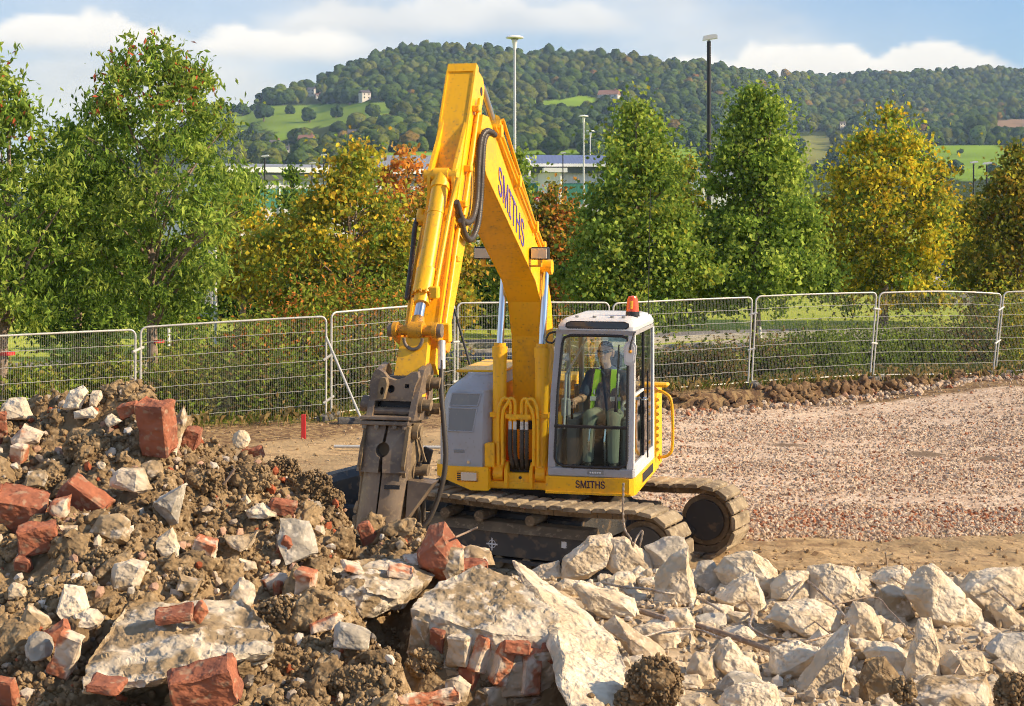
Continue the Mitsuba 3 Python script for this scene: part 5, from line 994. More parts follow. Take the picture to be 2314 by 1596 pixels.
# --- cab
CXL, CXR, CYF, CYB = 0.27, 1.235, -1.15, 0.42
cb = key('cab', EX); labels[cb] = {'label': 'grey steel operator cab with large windscreen'}
XL = lambda z: CXL + 0.075 * sstep(1.5, 2.75, z); YF = lambda z: CYF + 0.10 * max(0, (z - 1.6) / 1.15)
bs = [(CXL - 0.02, -1.17), (1.19, -1.17), (1.235, -1.13), (1.25, -1.05), (1.25, 0.72), (CXL - 0.02, 0.72)]
v, f = prism(bs, 'z', 0.90, 1.088); v = v.copy(); v[:, 2] = np.where((v[:, 2] < 1) & (v[:, 1] > -1.0), 0.93, v[:, 2]); hp('cab_base', (v, f), 'yellow_paint', EX)
hp('base_lip', box(CXL - 0.02, 1.21, -1.185, -1.17, 0.90, 0.925), 'yellow_paint', EX)
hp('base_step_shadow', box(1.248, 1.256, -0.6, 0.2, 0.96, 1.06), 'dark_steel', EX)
tm = meshkit.text_mesh('SMITHS', 0.078, 0.003, bold=True); tv = np.asarray(tm.vertices)
sx_ = 0.335 / tv[:, 0].max()
lt = hp('base_lettering', (np.stack([0.585 + tv[:, 0] * sx_, -1.1715 - tv[:, 2], 0.973 + tv[:, 1]], 1), np.asarray(tm.faces)), 'lettering_dark', EX)
def quadpost(pts0, pts1): return hull(list(pts0) + list(pts1))
def rsec(x0, x1, y0, y1, z): return [(x0, y0, z), (x1, y0, z), (x1, y1, z), (x0, y1, z)]
# front frame: sill, two posts, header (butted)
hp('front_sill', cbox(CXL, CXR, CYF, CYF + 0.09, 1.09, 1.19, 0.012), 'grey_paint', cb)
hp('front_post', quadpost(rsec(CXL, CXL + 0.085, CYF, CYF + 0.08, 1.19), rsec(XL(2.0), XL(2.0) + 0.075, YF(2.0), YF(2.0) + 0.08, 2.0)), 'grey_paint', cb)
hp('front_post', quadpost(rsec(XL(2.0), XL(2.0) + 0.075, YF(2.0), YF(2.0) + 0.08, 2.0), rsec(XL(2.66), XL(2.66) + 0.07, YF(2.66), YF(2.66) + 0.08, 2.66)), 'grey_paint', cb)
hp('front_post', quadpost(rsec(CXR - 0.075, CXR, CYF, CYF + 0.085, 1.19), rsec(CXR - 0.07, CXR, YF(2.66), YF(2.66) + 0.08, 2.66)), 'pale_and_sunlit_grey', cb)
hp('roof_header', hull([(XL(2.66), YF(2.66), 2.66), (CXR, YF(2.66), 2.66), (XL(2.66), 0.4, 2.66), (CXR, 0.4, 2.66), (XL(2.75) + 0.0, YF(2.66) - 0.015, 2.71), (CXR + 0.01, YF(2.66) - 0.015, 2.71), (XL(2.66), 0.4, 2.70), (CXR, 0.4, 2.70)]), 'grey_paint', cb)
rf = []
for z, ix, iy in ((2.712, 0.0, -0.02), (2.75, -0.004, -0.015), (2.80, 0.02, 0.03), (2.835, 0.06, 0.12), (2.85, 0.11, 0.26)):
    x0, x1, y0, y1 = XL(2.75) + ix + 0.005, CXR - ix + 0.005, YF(2.7) + iy, 0.42 - ix
    c_ = 0.10; rf.append([(x0 + c_, y0, z), (x1 - c_, y0, z), (x1 - 0.03, y0 + 0.03, z), (x1, y0 + c_, z), (x1, y1 - c_, z), (x1 - c_, y1, z), (x0 + c_, y1, z), (x0, y1 - c_, z), (x0, y0 + c_, z), (x0 + .03, y0 + .03, z)])
rows = np.array(rf); n_ = rows.shape[1]; rv = rows.reshape(-1, 3); ff = []
for a in range(len(rf) - 1):
    for b in range(n_): i0, i1 = a * n_ + b, a * n_ + (b + 1) % n_; ff += [[i0, i1, i1 + n_], [i0, i1 + n_, i0 + n_]]
ff += [[(len(rf) - 1) * n_, (len(rf) - 1) * n_ + i_, (len(rf) - 1) * n_ + i_ + 1] for i_ in range(1, n_ - 1)] + [[0, i_ + 1, i_] for i_ in range(1, n_ - 1)]
hp('roof', (rv, np.array(ff)), 'pale_and_sunlit_grey', cb, 30)
sk = [(0.50, 2.735), (0.47, 2.755), (0.475, 2.785), (0.52, 2.80), (1.10, 2.80), (1.15, 2.785), (1.155, 2.755), (1.12, 2.735)]
v, f = prism(sk, 'y', 0, 0.012); v = v.copy(); v[:, 1] += YF(2.7) - 0.038 + 0.45 * np.maximum(v[:, 2] - 2.75, 0) + 0.012; hp('roof_window', (v, f), 'window_pane', cb)
v, f = prism([((x - 0.81) * 1.05 + 0.81, (z - 2.768) * 1.35 + 2.768) for x, z in sk], 'y', 0, 0.012); v = v.copy(); v[:, 1] += YF(2.7) - 0.030 + 0.45 * np.maximum(v[:, 2] - 2.75, 0) + 0.012; hp('roof_window_seal', (v, f), 'black_plastic', cb)
# windscreen: rubber seal and two panes split by the bar
zA, zB = 1.19, 2.655
def scr(x, z): return (x, YF(z) + 0.012, z)
def xa(z): return XL(z) + 0.075
def xb(z): return CXR - 0.068
for nm, z0, z1 in (('lower_windscreen', 1.20, 1.625), ('windscreen', 1.665, 2.645)):
    put(nm, (HX(np.array([scr(xa(z0), z0), scr(xb(z0), z0), scr(xb(z1), z1), scr(xa(z1), z1)])), np.array([[0, 1, 2], [0, 2, 3]])), 'cab_glass', cb)
hp('screen_bar', cbox(xa(1.645) - 0.005, xb(1.645) + 0.005, YF(1.645) - 0.012, YF(1.645) + 0.03, 1.628, 1.662, 0.006), 'black_plastic', cb)
cr_ = 0.09
loop = [scr(xa(1.3) + .005, 1.30), scr(xa(2.0) + 0.004, 2.0), scr(xa(2.55) + 0.004, 2.56), scr(xa(2.62) + 0.02, 2.625), scr(xa(2.64) + 0.09, 2.65), scr(0.9, 2.655), scr(xb(2.6) - 0.07, 2.65), scr(xb(2.6) - .012, 2.625), scr(xb(2.6) - .004, 2.55), scr(xb(2) - .004, 2.0), scr(xb(1.3) - .006, 1.30), scr(xb(1.2) - 0.02, 1.235), scr(xb(1.2) - 0.09, 1.205), scr(0.8, 1.20), scr(xa(1.2) + 0.10, 1.205), scr(xa(1.2) + 0.03, 1.24), scr(xa(1.3) + .005, 1.30)]
hp('windscreen_seal', tube([(x, y - 0.012, z) for x, y, z in loop], 0.016, 8), 'black_plastic', cb, 60)
for x_ in (0.56, 1.06): hp('screen_stop', cbox(x_ - 0.025, x_ + 0.025, CYF - 0.012, CYF + 0.004, 1.185, 1.225, 0.006), 'black_plastic', cb)
hp('maker_plate', box(0.72, 0.90, CYF - 0.004, CYF, 1.12, 1.165), 'recess_grey', cb)
for q in range(5): hp('plate_mark', box(0.745 + q * 0.027, 0.763 + q * 0.027, CYF - 0.0065, CYF - 0.0045, 1.135, 1.152), 'white_paint', cb)
# door side (+x): sill, belt, posts, panes; the paler grey carries its sunlit look
put_side = lambda nm, y0, y1, z0, z1, mat, t0=0.03, par=cb: hp(nm, cbox(CXR - t0, CXR + 0.004, y0, y1, z0, z1, 0.004), mat, par)
dr_ = key('door', cb) if False else None
put_side('door_sill', CYF + 0.09, CYB, 1.09, 1.24, 'pale_and_sunlit_grey'); put_side('rear_post', CYB - 0.09, CYB, 1.24, 2.66, 'pale_and_sunlit_grey', 0.08); put_side('door_divider', -0.40, -0.36, 1.24, 2.66, 'black_plastic')
for y0, y1 in ((CYF + 0.09, -0.40), (-0.36, CYB - 0.09)):
    put('side_window', (HX(np.array([(CXR - 0.012, y0, 1.24), (CXR - 0.012, y1, 1.24), (CXR - 0.012, y1, 2.66), (CXR - 0.012, y0, 2.66)])), np.array([[0, 1, 2], [0, 2, 3]])), 'tinted_glass', cb)
put_side('window_rail', CYF + 0.10, -0.40, 1.98, 2.01, 'pale_and_sunlit_grey')
hp('door_handle', tube(smooth_path([(CXR + 0.0, -0.58, 1.90), (CXR + 0.05, -0.58, 1.90), (CXR + 0.05, -0.44, 1.90), (CXR, -0.44, 1.90)]), 0.010, 6), 'chrome', cb, 60)
hp('door_latch', cbox(CXR, CXR + 0.03, -0.52, -0.46, 1.72, 1.82, 0.008), 'black_plastic', cb)
hp('mud_flap', cbox(CXR + 0.035, CXR + 0.05, -0.40, -0.18, 1.40, 1.62, 0.004), 'black_plastic', cb); hp('flap_rod', cyl((CXR + 0.03, -0.29, 1.2), (CXR + 0.03, -0.29, 2.2), 0.010), 'black_plastic', cb)
# far side and rear
hp('left_sill', cbox(CXL, CXL + 0.03, CYF + 0.09, CYB, 1.09, 1.55, 0.004), 'grey_paint', cb); hp('left_post', cbox(XL(2.5), XL(2.5) + 0.05, CYB - 0.1, CYB, 1.55, 2.66, 0.004), 'grey_paint', cb); hp('left_mid_post', cbox(XL(2.3), XL(2.3) + 0.035, -0.36, -0.28, 1.55, 2.66, 0.004), 'grey_paint', cb)
put('left_window', (HX(np.array([(CXL + 0.02, CYF + 0.09, 1.55), (CXL + 0.02, CYB - 0.1, 1.55), (XL(2.66) + 0.02, CYB - 0.1, 2.66), (XL(2.66) + 0.02, CYF + 0.17, 2.66)])), np.array([[0, 1, 2], [0, 2, 3]])), 'cab_glass', cb)
hp('rear_wall', box(CXL, CXR - 0.03, CYB - 0.04, CYB, 1.09, 1.95), 'recess_grey', cb)
put('rear_window', (HX(np.array([(CXL + 0.06, CYB - 0.02, 1.95), (CXR - 0.09, CYB - 0.02, 1.95), (CXR - 0.09, CYB - 0.02, 2.66), (CXL + 0.1, CYB - 0.02, 2.66)])), np.array([[0, 1, 2], [0, 2, 3]])), 'cab_glass', cb)
hp('floor', box(CXL + 0.03, CXR - 0.03, CYF + 0.09, CYB - 0.04, 1.09, 1.11), 'dark_steel', cb)
# inside: seat, consoles, levers
hp('driver_seat', cat(cbox(0.56, 1.02, -0.55, -0.08, 1.42, 1.58, 0.05), cbox(0.57, 1.01, -0.12, 0.04, 1.55, 2.15, 0.05), cbox(0.67, 0.92, -0.08, 0.04, 2.18, 2.40, 0.04), cbox(0.62, 0.96, -0.48, -0.1, 1.11, 1.42, 0.02)), 'black_plastic', cb)
for x_ in (0.44, 1.08):
    c_ = hp('console', cbox(x_ - 0.08, x_ + 0.08, -0.62, -0.12, 1.11, 1.68, 0.03), 'recess_grey', cb)
    hp('joystick', cat(tube([(x_, -0.60, 1.66), (x_, -0.64, 1.80)], 0.014, 8), ball((x_, -0.645, 1.83), 0.032, 1)), 'black_plastic', cb)
hp('monitor', cbox(0.36, 0.46, -0.86, -0.78, 1.72, 1.92, 0.015), 'grey_paint', cb); hp('monitor_stalk', box(0.38, 0.42, -0.84, -0.80, 1.11, 1.72), 'black_plastic', cb)
for x_ in (0.68, 0.86): hp('foot_lever', tube([(x_, -0.80, 1.11), (x_, -0.86, 1.45), (x_ + 0.01, -0.84, 1.60)], 0.012, 8), 'chrome', cb)
hp('pedal', cat(cbox(0.63, 0.73, -0.98, -0.80, 1.12, 1.16, 0.01), cbox(0.81, 0.91, -0.98, -0.80, 1.12, 1.16, 0.01)), 'black_plastic', cb)
hp('cab_rail', tube([(0.47, 0.25, 2.55), (0.43, -0.9, 2.2), (0.42, -0.98, 1.6)], 0.014, 8), 'pale_and_sunlit_grey', cb)
hp('sun_blind', box(0.93, 1.15, YF(2.6) + 0.06, YF(2.6) + 0.07, 2.585, 2.645), 'cladding_green', cb)
# outside fittings
w_ = hp('wiper', tube([(1.06, YF(2.56) - 0.012, 2.56), (1.05, YF(2.2) - 0.02, 2.2), (1.03, YF(1.92) - 0.012, 1.92)], 0.008, 6), 'black_plastic', cb); hp('wiper_blade', hull([(1.045, YF(2.25) - 0.012, 2.25), (1.05, YF(2.25) - 0.012, 2.25), (1.015, YF(1.82) - 0.012, 1.82), (1.05, YF(1.82) - 0.012, 1.82), (1.03, YF(2.0) - 0.03, 2.0)]), 'black_plastic', cb)
mr = hp('mirror', prism([(1.145, 2.37), (1.18, 2.345), (1.23, 2.345), (1.265, 2.38), (1.285, 2.55), (1.26, 2.60), (1.215, 2.615), (1.165, 2.60), (1.14, 2.55)], 'y', -1.24, -1.21), 'pale_and_sunlit_grey', cb)
hp('mirror_back', prism([((x - 1.21) * 0.72 + 1.21, (z - 2.48) * 0.76 + 2.48) for x, z in [(1.145, 2.37), (1.18, 2.345), (1.23, 2.345), (1.265, 2.38), (1.285, 2.55), (1.26, 2.60), (1.215, 2.615), (1.165, 2.60), (1.14, 2.55)]], 'y', -1.25, -1.24), 'white_paint', cb)
hp('mirror_arm', tube(smooth_path([(1.24, -1.06, 2.70), (1.25, -1.20, 2.69), (1.22, -1.27, 2.56), (1.215, -1.255, 2.50)]), 0.011, 8), 'dark_steel', cb, 60); hp('mirror_knob', ball((1.215, -1.26, 2.50), 0.02, 1), 'yellow_worn', cb)
bc = hp('beacon', lathe([(0.0, 0.235), (0.045, 0.23), (0.062, 0.19), (0.072, 0.06), (0.074, 0.05)], (1.13, -0.55, 2.84), 20), 'beacon_plastic', cb, 40); hp('beacon_base', lathe([(0.0, 0.06), (0.078, 0.058), (0.082, 0.0)], (1.13, -0.55, 2.84), 20), 'black_plastic', cb, 40)
hp('beacon_bulb', cyl((1.13, -0.635, 2.93), (1.13, -0.62, 3.02), 0.018, 0.018, 8), 'yellow_worn', cb)
hp('aerial', tube([(1.20, 0.2, 2.8), (1.205, 0.2, 3.4), (1.225, 0.2, 4.3)], 0.005, 5), 'black_plastic', cb)
hp('side_cable', tube(smooth_path([(XL(2.6) - 0.02, -0.95, 2.68), (XL(2.6) - 0.09, -1.0, 2.66), (XL(2.6) - 0.12, -1.0, 2.58), (XL(2.6) - 0.05, -1.0, 2.56), (XL(2.6), -1.0, 2.62)]), 0.012, 8), 'rubber', cb, 60)
hp('roof_bolt', cat(*[cyl((x_, YF(2.7) + 0.18, 2.84), (x_, YF(2.7) + 0.18, 2.862), 0.022, None, 8) for x_ in (0.55, 0.75, 0.95, 1.08)]), 'recess_grey', cb)
# yellow tank flank behind the door with hand rail
hp('rear_flank', cbox(0.95, 1.255, 0.44, 1.0, 1.06, 1.92, 0.03), 'yellow_paint'); hp('flank_cap', cbox(1.16, 1.40, 0.44, 0.62, 1.93, 1.98, 0.02), 'yellow_paint')
for q in range(8): hp('flank_rib', cbox(1.25, 1.285, 0.46, 0.62, 1.16 + q * 0.085, 1.20 + q * 0.085, 0.01), 'yellow_paint')
hp('hand_rail', tube(smooth_path([(1.26, 0.50, 1.88), (1.36, 0.48, 1.86), (1.44, 0.48, 1.74), (1.45, 0.48, 1.25), (1.40, 0.48, 1.12), (1.27, 0.5, 1.08)], 5), 0.018, 8), 'yellow_paint', EX, 60)
# ---------------------------------------------------------------- driver
def bones(segs, grow=0.0, length=0.024, smooth=12):
    M = manifold3d.Manifold; parts = []
    for a, ra, b, rb in segs:
        s0 = M.sphere(ra + grow, 14).translate(tuple(map(float, a))); s1 = M.sphere(rb + grow, 14).translate(tuple(map(float, b)))
        parts.append(M.batch_hull([s0, s1]))
    m = M.batch_boolean(parts, manifold3d.OpType.Add).refine_to_length(length); mm = m.to_mesh()
    t = trimesh.Trimesh(mm.vert_properties[:, :3], mm.tri_verts, process=True); trimesh.smoothing.filter_taubin(t, iterations=smooth); return np.asarray(t.vertices), np.asarray(t.faces)
px_ = 0.775
hipc, chest, neckb, headc = np.array([px_, -0.22, 1.68]), np.array([px_, -0.16, 1.98]), np.array([px_, -0.15, 2.19]), np.array([px_ - 0.02, -0.20, 2.385])
shL, shR = np.array([px_ - 0.19, -0.15, 2.11]), np.array([px_ + 0.19, -0.15, 2.11])
elL, elR = np.array([0.50, -0.30, 1.86]), np.array([1.03, -0.30, 1.86])
wrL, wrR = np.array([0.452, -0.55, 1.86]), np.array([1.075, -0.53, 1.86])
hpL, hpR = hipc + [-0.095, 0, -0.02], hipc + [0.095, 0, -0.02]
knL, knR = np.array([0.655, -0.68, 1.70]), np.array([0.935, -0.68, 1.69])
anL, anR = np.array([0.665, -0.82, 1.22]), np.array([0.955, -0.84, 1.22])
torso = [(hipc + [-0.07, 0, 0], .12, chest + [-0.07, 0, 0], .115), (hipc + [0.07, 0, 0], .12, chest + [0.07, 0, 0], .115), (chest + [-0.08, 0, 0], .11, shL + [.03, 0, 0], .075), (chest + [.08, 0, 0], .11, shR - [.03, 0, 0], .075), (shL + [.04, 0, 0], .065, neckb - [0, 0, .02], .07), (shR - [.04, 0, 0], .065, neckb - [0, 0, .02], .07), (chest, .12, neckb - [0, 0, .05], .08)]
arms_u = [(shL, .065, elL, .048), (shR, .065, elR, .048)]
arms_l = [(elL, .045, wrL, .030), (elR, .045, wrR, .030)]
legs = [(hpL, .095, knL, .068), (hpR, .095, knR, .068), (knL, .066, anL, .048), (knR, .066, anR, .048)]
hd = [(neckb - [0, 0, .03], .058, headc - [0, 0, .07], .055), (headc + [0, .02, .03], .088, headc + [0, -.02, .03], .084), (headc + [0, -.02, .01], .080, headc + [-0.01, -.045, -.075], .052), (headc + [-0.012, -.07, -.085], .036, headc + [-0.012, -.05, -.06], .05), (headc + [-0.013, -.088, .02], .016, headc + [-0.015, -.112, -.018], .016),
      (headc + [-.088, 0, 0.02], .022, headc + [-.086, .005, -.03], .016), (headc + [.088, 0, 0.02], .022, headc + [.086, .005, -.03], .016), (headc + [-.04, -.083, -.055], .014, headc + [.015, -.086, -.055], .014)]
def hand(w, d, side):
    """palm, four fingers curled round a lever knob, and a thumb off the side"""
    d = d / np.linalg.norm(d); s = np.array([side, 0, 0.0]); up_ = np.array([0, 0, 1.0]); pc = w + d * 0.055 + up_ * 0.01; out = [(w, .028, pc, .034)]
    for k_, (o, L) in enumerate(((-0.030, .058), (-.010, .066), (.011, .062), (.030, .048))):
        k0 = pc + d * 0.03 + s * o; k1 = k0 + d * L * 0.55 - up_ * 0.014; k2 = k1 - up_ * L * 0.5 + d * 0.004; out += [(pc + s * o * 0.6, .015, k0, .0115), (k0, .0112, k1, .010), (k1, .010, k2, .009)]
    t0 = pc - s * 0.034 - d * 0.02; out += [(pc - d * 0.02, .018, t0, .014), (t0, .013, t0 + d * .04 - s * .006 - up_ * .02, .0105)]
    return out
hL, hR = hand(wrL, np.array([0, -1, -.25]), -1.0), hand(wrR, np.array([0, -1, -.25]), 1.0)
PN = thing('person', 'seated driver in hi-vis vest, navy polo shirt and sunglasses inside the cab', 'person')
scene[PN] = mikit.ply((lambda m: (HX(m[0]), m[1]))(bones(torso + arms_u + arms_l + legs + hd + hL + hR, 0.0, 0.014, 6)), 'skin', smooth=True)
hp('shirt', bones(torso + [(shL, .068, (shL + elL) / 2 + (elL - shL) * 0.22, .058), (shR, .068, (shR + elR) / 2 + (elR - shR) * 0.22, .058)], 0.012), 'navy_cloth', PN, True)
hp('collar', cat(tube(smooth_path([neckb + [-.075, .02, .01], neckb + [-.065, -.06, -.015], neckb + [-.01, -.10, -.07]]), 0.016, 8), tube(smooth_path([neckb + [.075, .02, .01], neckb + [.065, -.06, -.015], neckb + [.01, -.10, -.07]]), 0.016, 8)), 'navy_cloth', PN, 60)
vest = []
for s in (-1, 1):
    cols_ = [np.array([px_ + s * x0, y, z]) for x0, y, z in ((.095, -.245, 2.20), (.10, -.285, 2.08), (.11, -.298, 1.92), (.12, -.335, 1.74), (.125, -.345, 1.64))]; wid = [.035, .045, .055, .06, .06]
    vv = np.vstack([[c - [wd, 0, 0], c + [wd * 0.9, .03, 0], c + [wd * 0.9, .045, 0], c + [-wd, .012, 0]] for c, wd in zip(cols_, wid)]); fv = []
    for a in range(4):
        for b in range(4): i0, i1 = a * 4 + b, a * 4 + (b + 1) % 4; fv += [[i0, i1, i1 + 4], [i0, i1 + 4, i0 + 4]]
    hp('vest_panel', (vv, np.array(fv)), 'hi_vis_cloth', PN, 60)
    hp('reflective_band', hull([(px_ + s * .118 - .062, -.325, 1.84), (px_ + s * .118 + .056, -.295, 1.84), (px_ + s * .118 - .062, -.318, 1.89), (px_ + s * .118 + .056, -.288, 1.89), (px_ + s * .118 + .056, -.24, 1.86), (px_ + s * .118 - .06, -.24, 1.86)]), 'reflective_tape', PN)
    hp('shoulder_band', hull(np.vstack([ball(np.array([px_ + s * .135, -.235, 2.14]), .016, 1)[0], ball(np.array([px_ + s * .14, -.285, 1.92]), .014, 1)[0]])), 'reflective_tape', PN, 60)
hp('trousers', bones([(hipc + [-.06, 0, -.03], .125, hipc + [.06, 0, -.03], .125)] + legs, 0.013), 'green_trousers', PN, True)
hp('boots', bones([(anL - [0, 0, .02], .055, anL + [0, .03, -.07], .045), (anL + [0, .02, -.06], .045, anL + [0, -.16, -.075], .036), (anR - [0, 0, .02], .055, anR + [0, .03, -.07], .045), (anR + [0, .02, -.06], .045, anR + [0, -.16, -.075], .036)], 0.008), 'black_plastic', PN, True)
hp('glove', bones(hR, 0.005, 0.008, 6), 'glove_cloth', PN, True)
hv, hf = bones([(headc + [0, .036, .048], .088, headc + [0, .0, .070], .072), (headc + [0, .05, -.02], .070, headc + [0, .04, .04], .084)], 0.004); hp('hair', (hv, hf), 'hair', PN, True)
sgm = [cat(hull(np.vstack([ball(headc + [s * .036 - .014 - .024, -.098, .026], .014, 1)[0], ball(headc + [s * .036 - .014 + .024, -.096, .026], .014, 1)[0], ball(headc + [s * .036 - .014, -.1, .016], .014, 1)[0]]))) for s in (-1, 1)] + [tube([headc + [s * .075, -.085, .03], headc + [s * .094, 0, .03]], .006, 6) for s in (-1, 1)]
hp('sunglasses', cat(*sgm), 'black_plastic', PN, 60)
# ---------------------------------------------------------------- rubble: bricks, blocks and broken concrete
def rough(m, edge, amp, seed, k=11.0):
    v, f = m; t = trimesh.Trimesh(v, f, process=True)
    for _ in range(6):
        L = t.edges_unique_length
        if len(t.faces) > 9000 or L.max() < edge: break
        w = np.where(np.max(t.edges_unique_length[t.faces_unique_edges], axis=1) > edge)[0]
        v2, f2 = trimesh.remesh.subdivide(t.vertices, t.faces, w) if len(w) < len(t.faces) * 0.0 else trimesh.remesh.subdivide(t.vertices, t.faces); t = trimesh.Trimesh(v2, f2, process=True)
    v = np.asarray(t.vertices); n = np.asarray(t.vertex_normals); o = seed * 3.7
    a = meshkit.fbm(v * k + o, 4, seed % 50) - 0.5; b = np.abs(meshkit.fbm(v * k * 0.45 + o + 9, 2, 3) - 0.5); c = meshkit.noise(v * k * 0.7 + o + 4, 7); c = np.floor(c * 5) / 5 - 0.5
    return v + n * (a * amp * 2.4 - b * amp * 2.6 + c * amp * 1.1)[:, None], np.asarray(t.faces)
def slump(poly, d, thick, seed, tilt=0.0, facets=5, amp=0.010, edge=0.035):
    """broken lump: an outline at depth d given thickness, with fracture facets front and back. tilt leans the top away"""
    r = np.random.default_rng(seed); P = np.array([at(x, y, d) for x, y in poly]); c = P.mean(0); rel = P - c; zr = rel[:, 2]
    P[:, 1] += zr * tilt + r.uniform(-0.12, 0.12, len(P)) * thick
    Q = [P]
    fr = P.copy(); fr = c + (fr - c) * r.uniform(0.45, 0.86, (len(P), 1)); fr[:, 1] = c[1] + (fr[:, 2] - c[2]) * tilt - thick * r.uniform(0.28, 0.52, len(P)); Q.append(fr)
    bk = c + (P - c) * r.uniform(0.6, 0.9, (len(P), 1)); bk[:, 1] = c[1] + (bk[:, 2] - c[2]) * tilt + thick * r.uniform(0.35, 0.55, len(P)); Q.append(bk)
    return rough(hull(np.vstack(Q)), edge, amp, seed)
def octo(x, y, w, h, r, n=8):
    a = np.sort(r.uniform(0, 2 * np.pi, n) * 0.35 + np.arange(n) / n * 2 * np.pi); s = r.uniform(0.8, 1.08, n); e = 0.75
    return [(x + w / 2 * s_ * np.sign(math.cos(q)) * abs(math.cos(q)) ** e, y + h / 2 * s_ * np.sign(math.sin(q)) * abs(math.sin(q)) ** e) for q, s_ in zip(a, s)]
def brickish(x, y, w, h, ang, d, seed, deep=None, lean=0.3):
    """a brick or part of one: chipped box turned in the heap"""
    r = np.random.default_rng(seed); W, H = w / FOCAL * d, h / FOCAL * d; D = deep or min(W, H) * 0.8
    m = cbox(-W / 2, W / 2, -D / 2, D / 2, -H / 2, H / 2, 0.008); v = m[0]
    v = v * (1 + 0.10 * r.normal(size=v.shape) * 0.5)
    v, f = rough((v, m[1]), 0.022, 0.009, seed, 18); R_ = rot(lean * r.uniform(0.3, 1.0), math.radians(ang), r.uniform(-0.35, 0.35))
    return v @ R_.T + at(x, y, d), f
def depth_at(x, y, fn): return drop(x, y, fn)[1]
CAT = {'c': 'concrete lump', 'b': 'brick', 'm': 'masonry lump', 's': 'stone'}
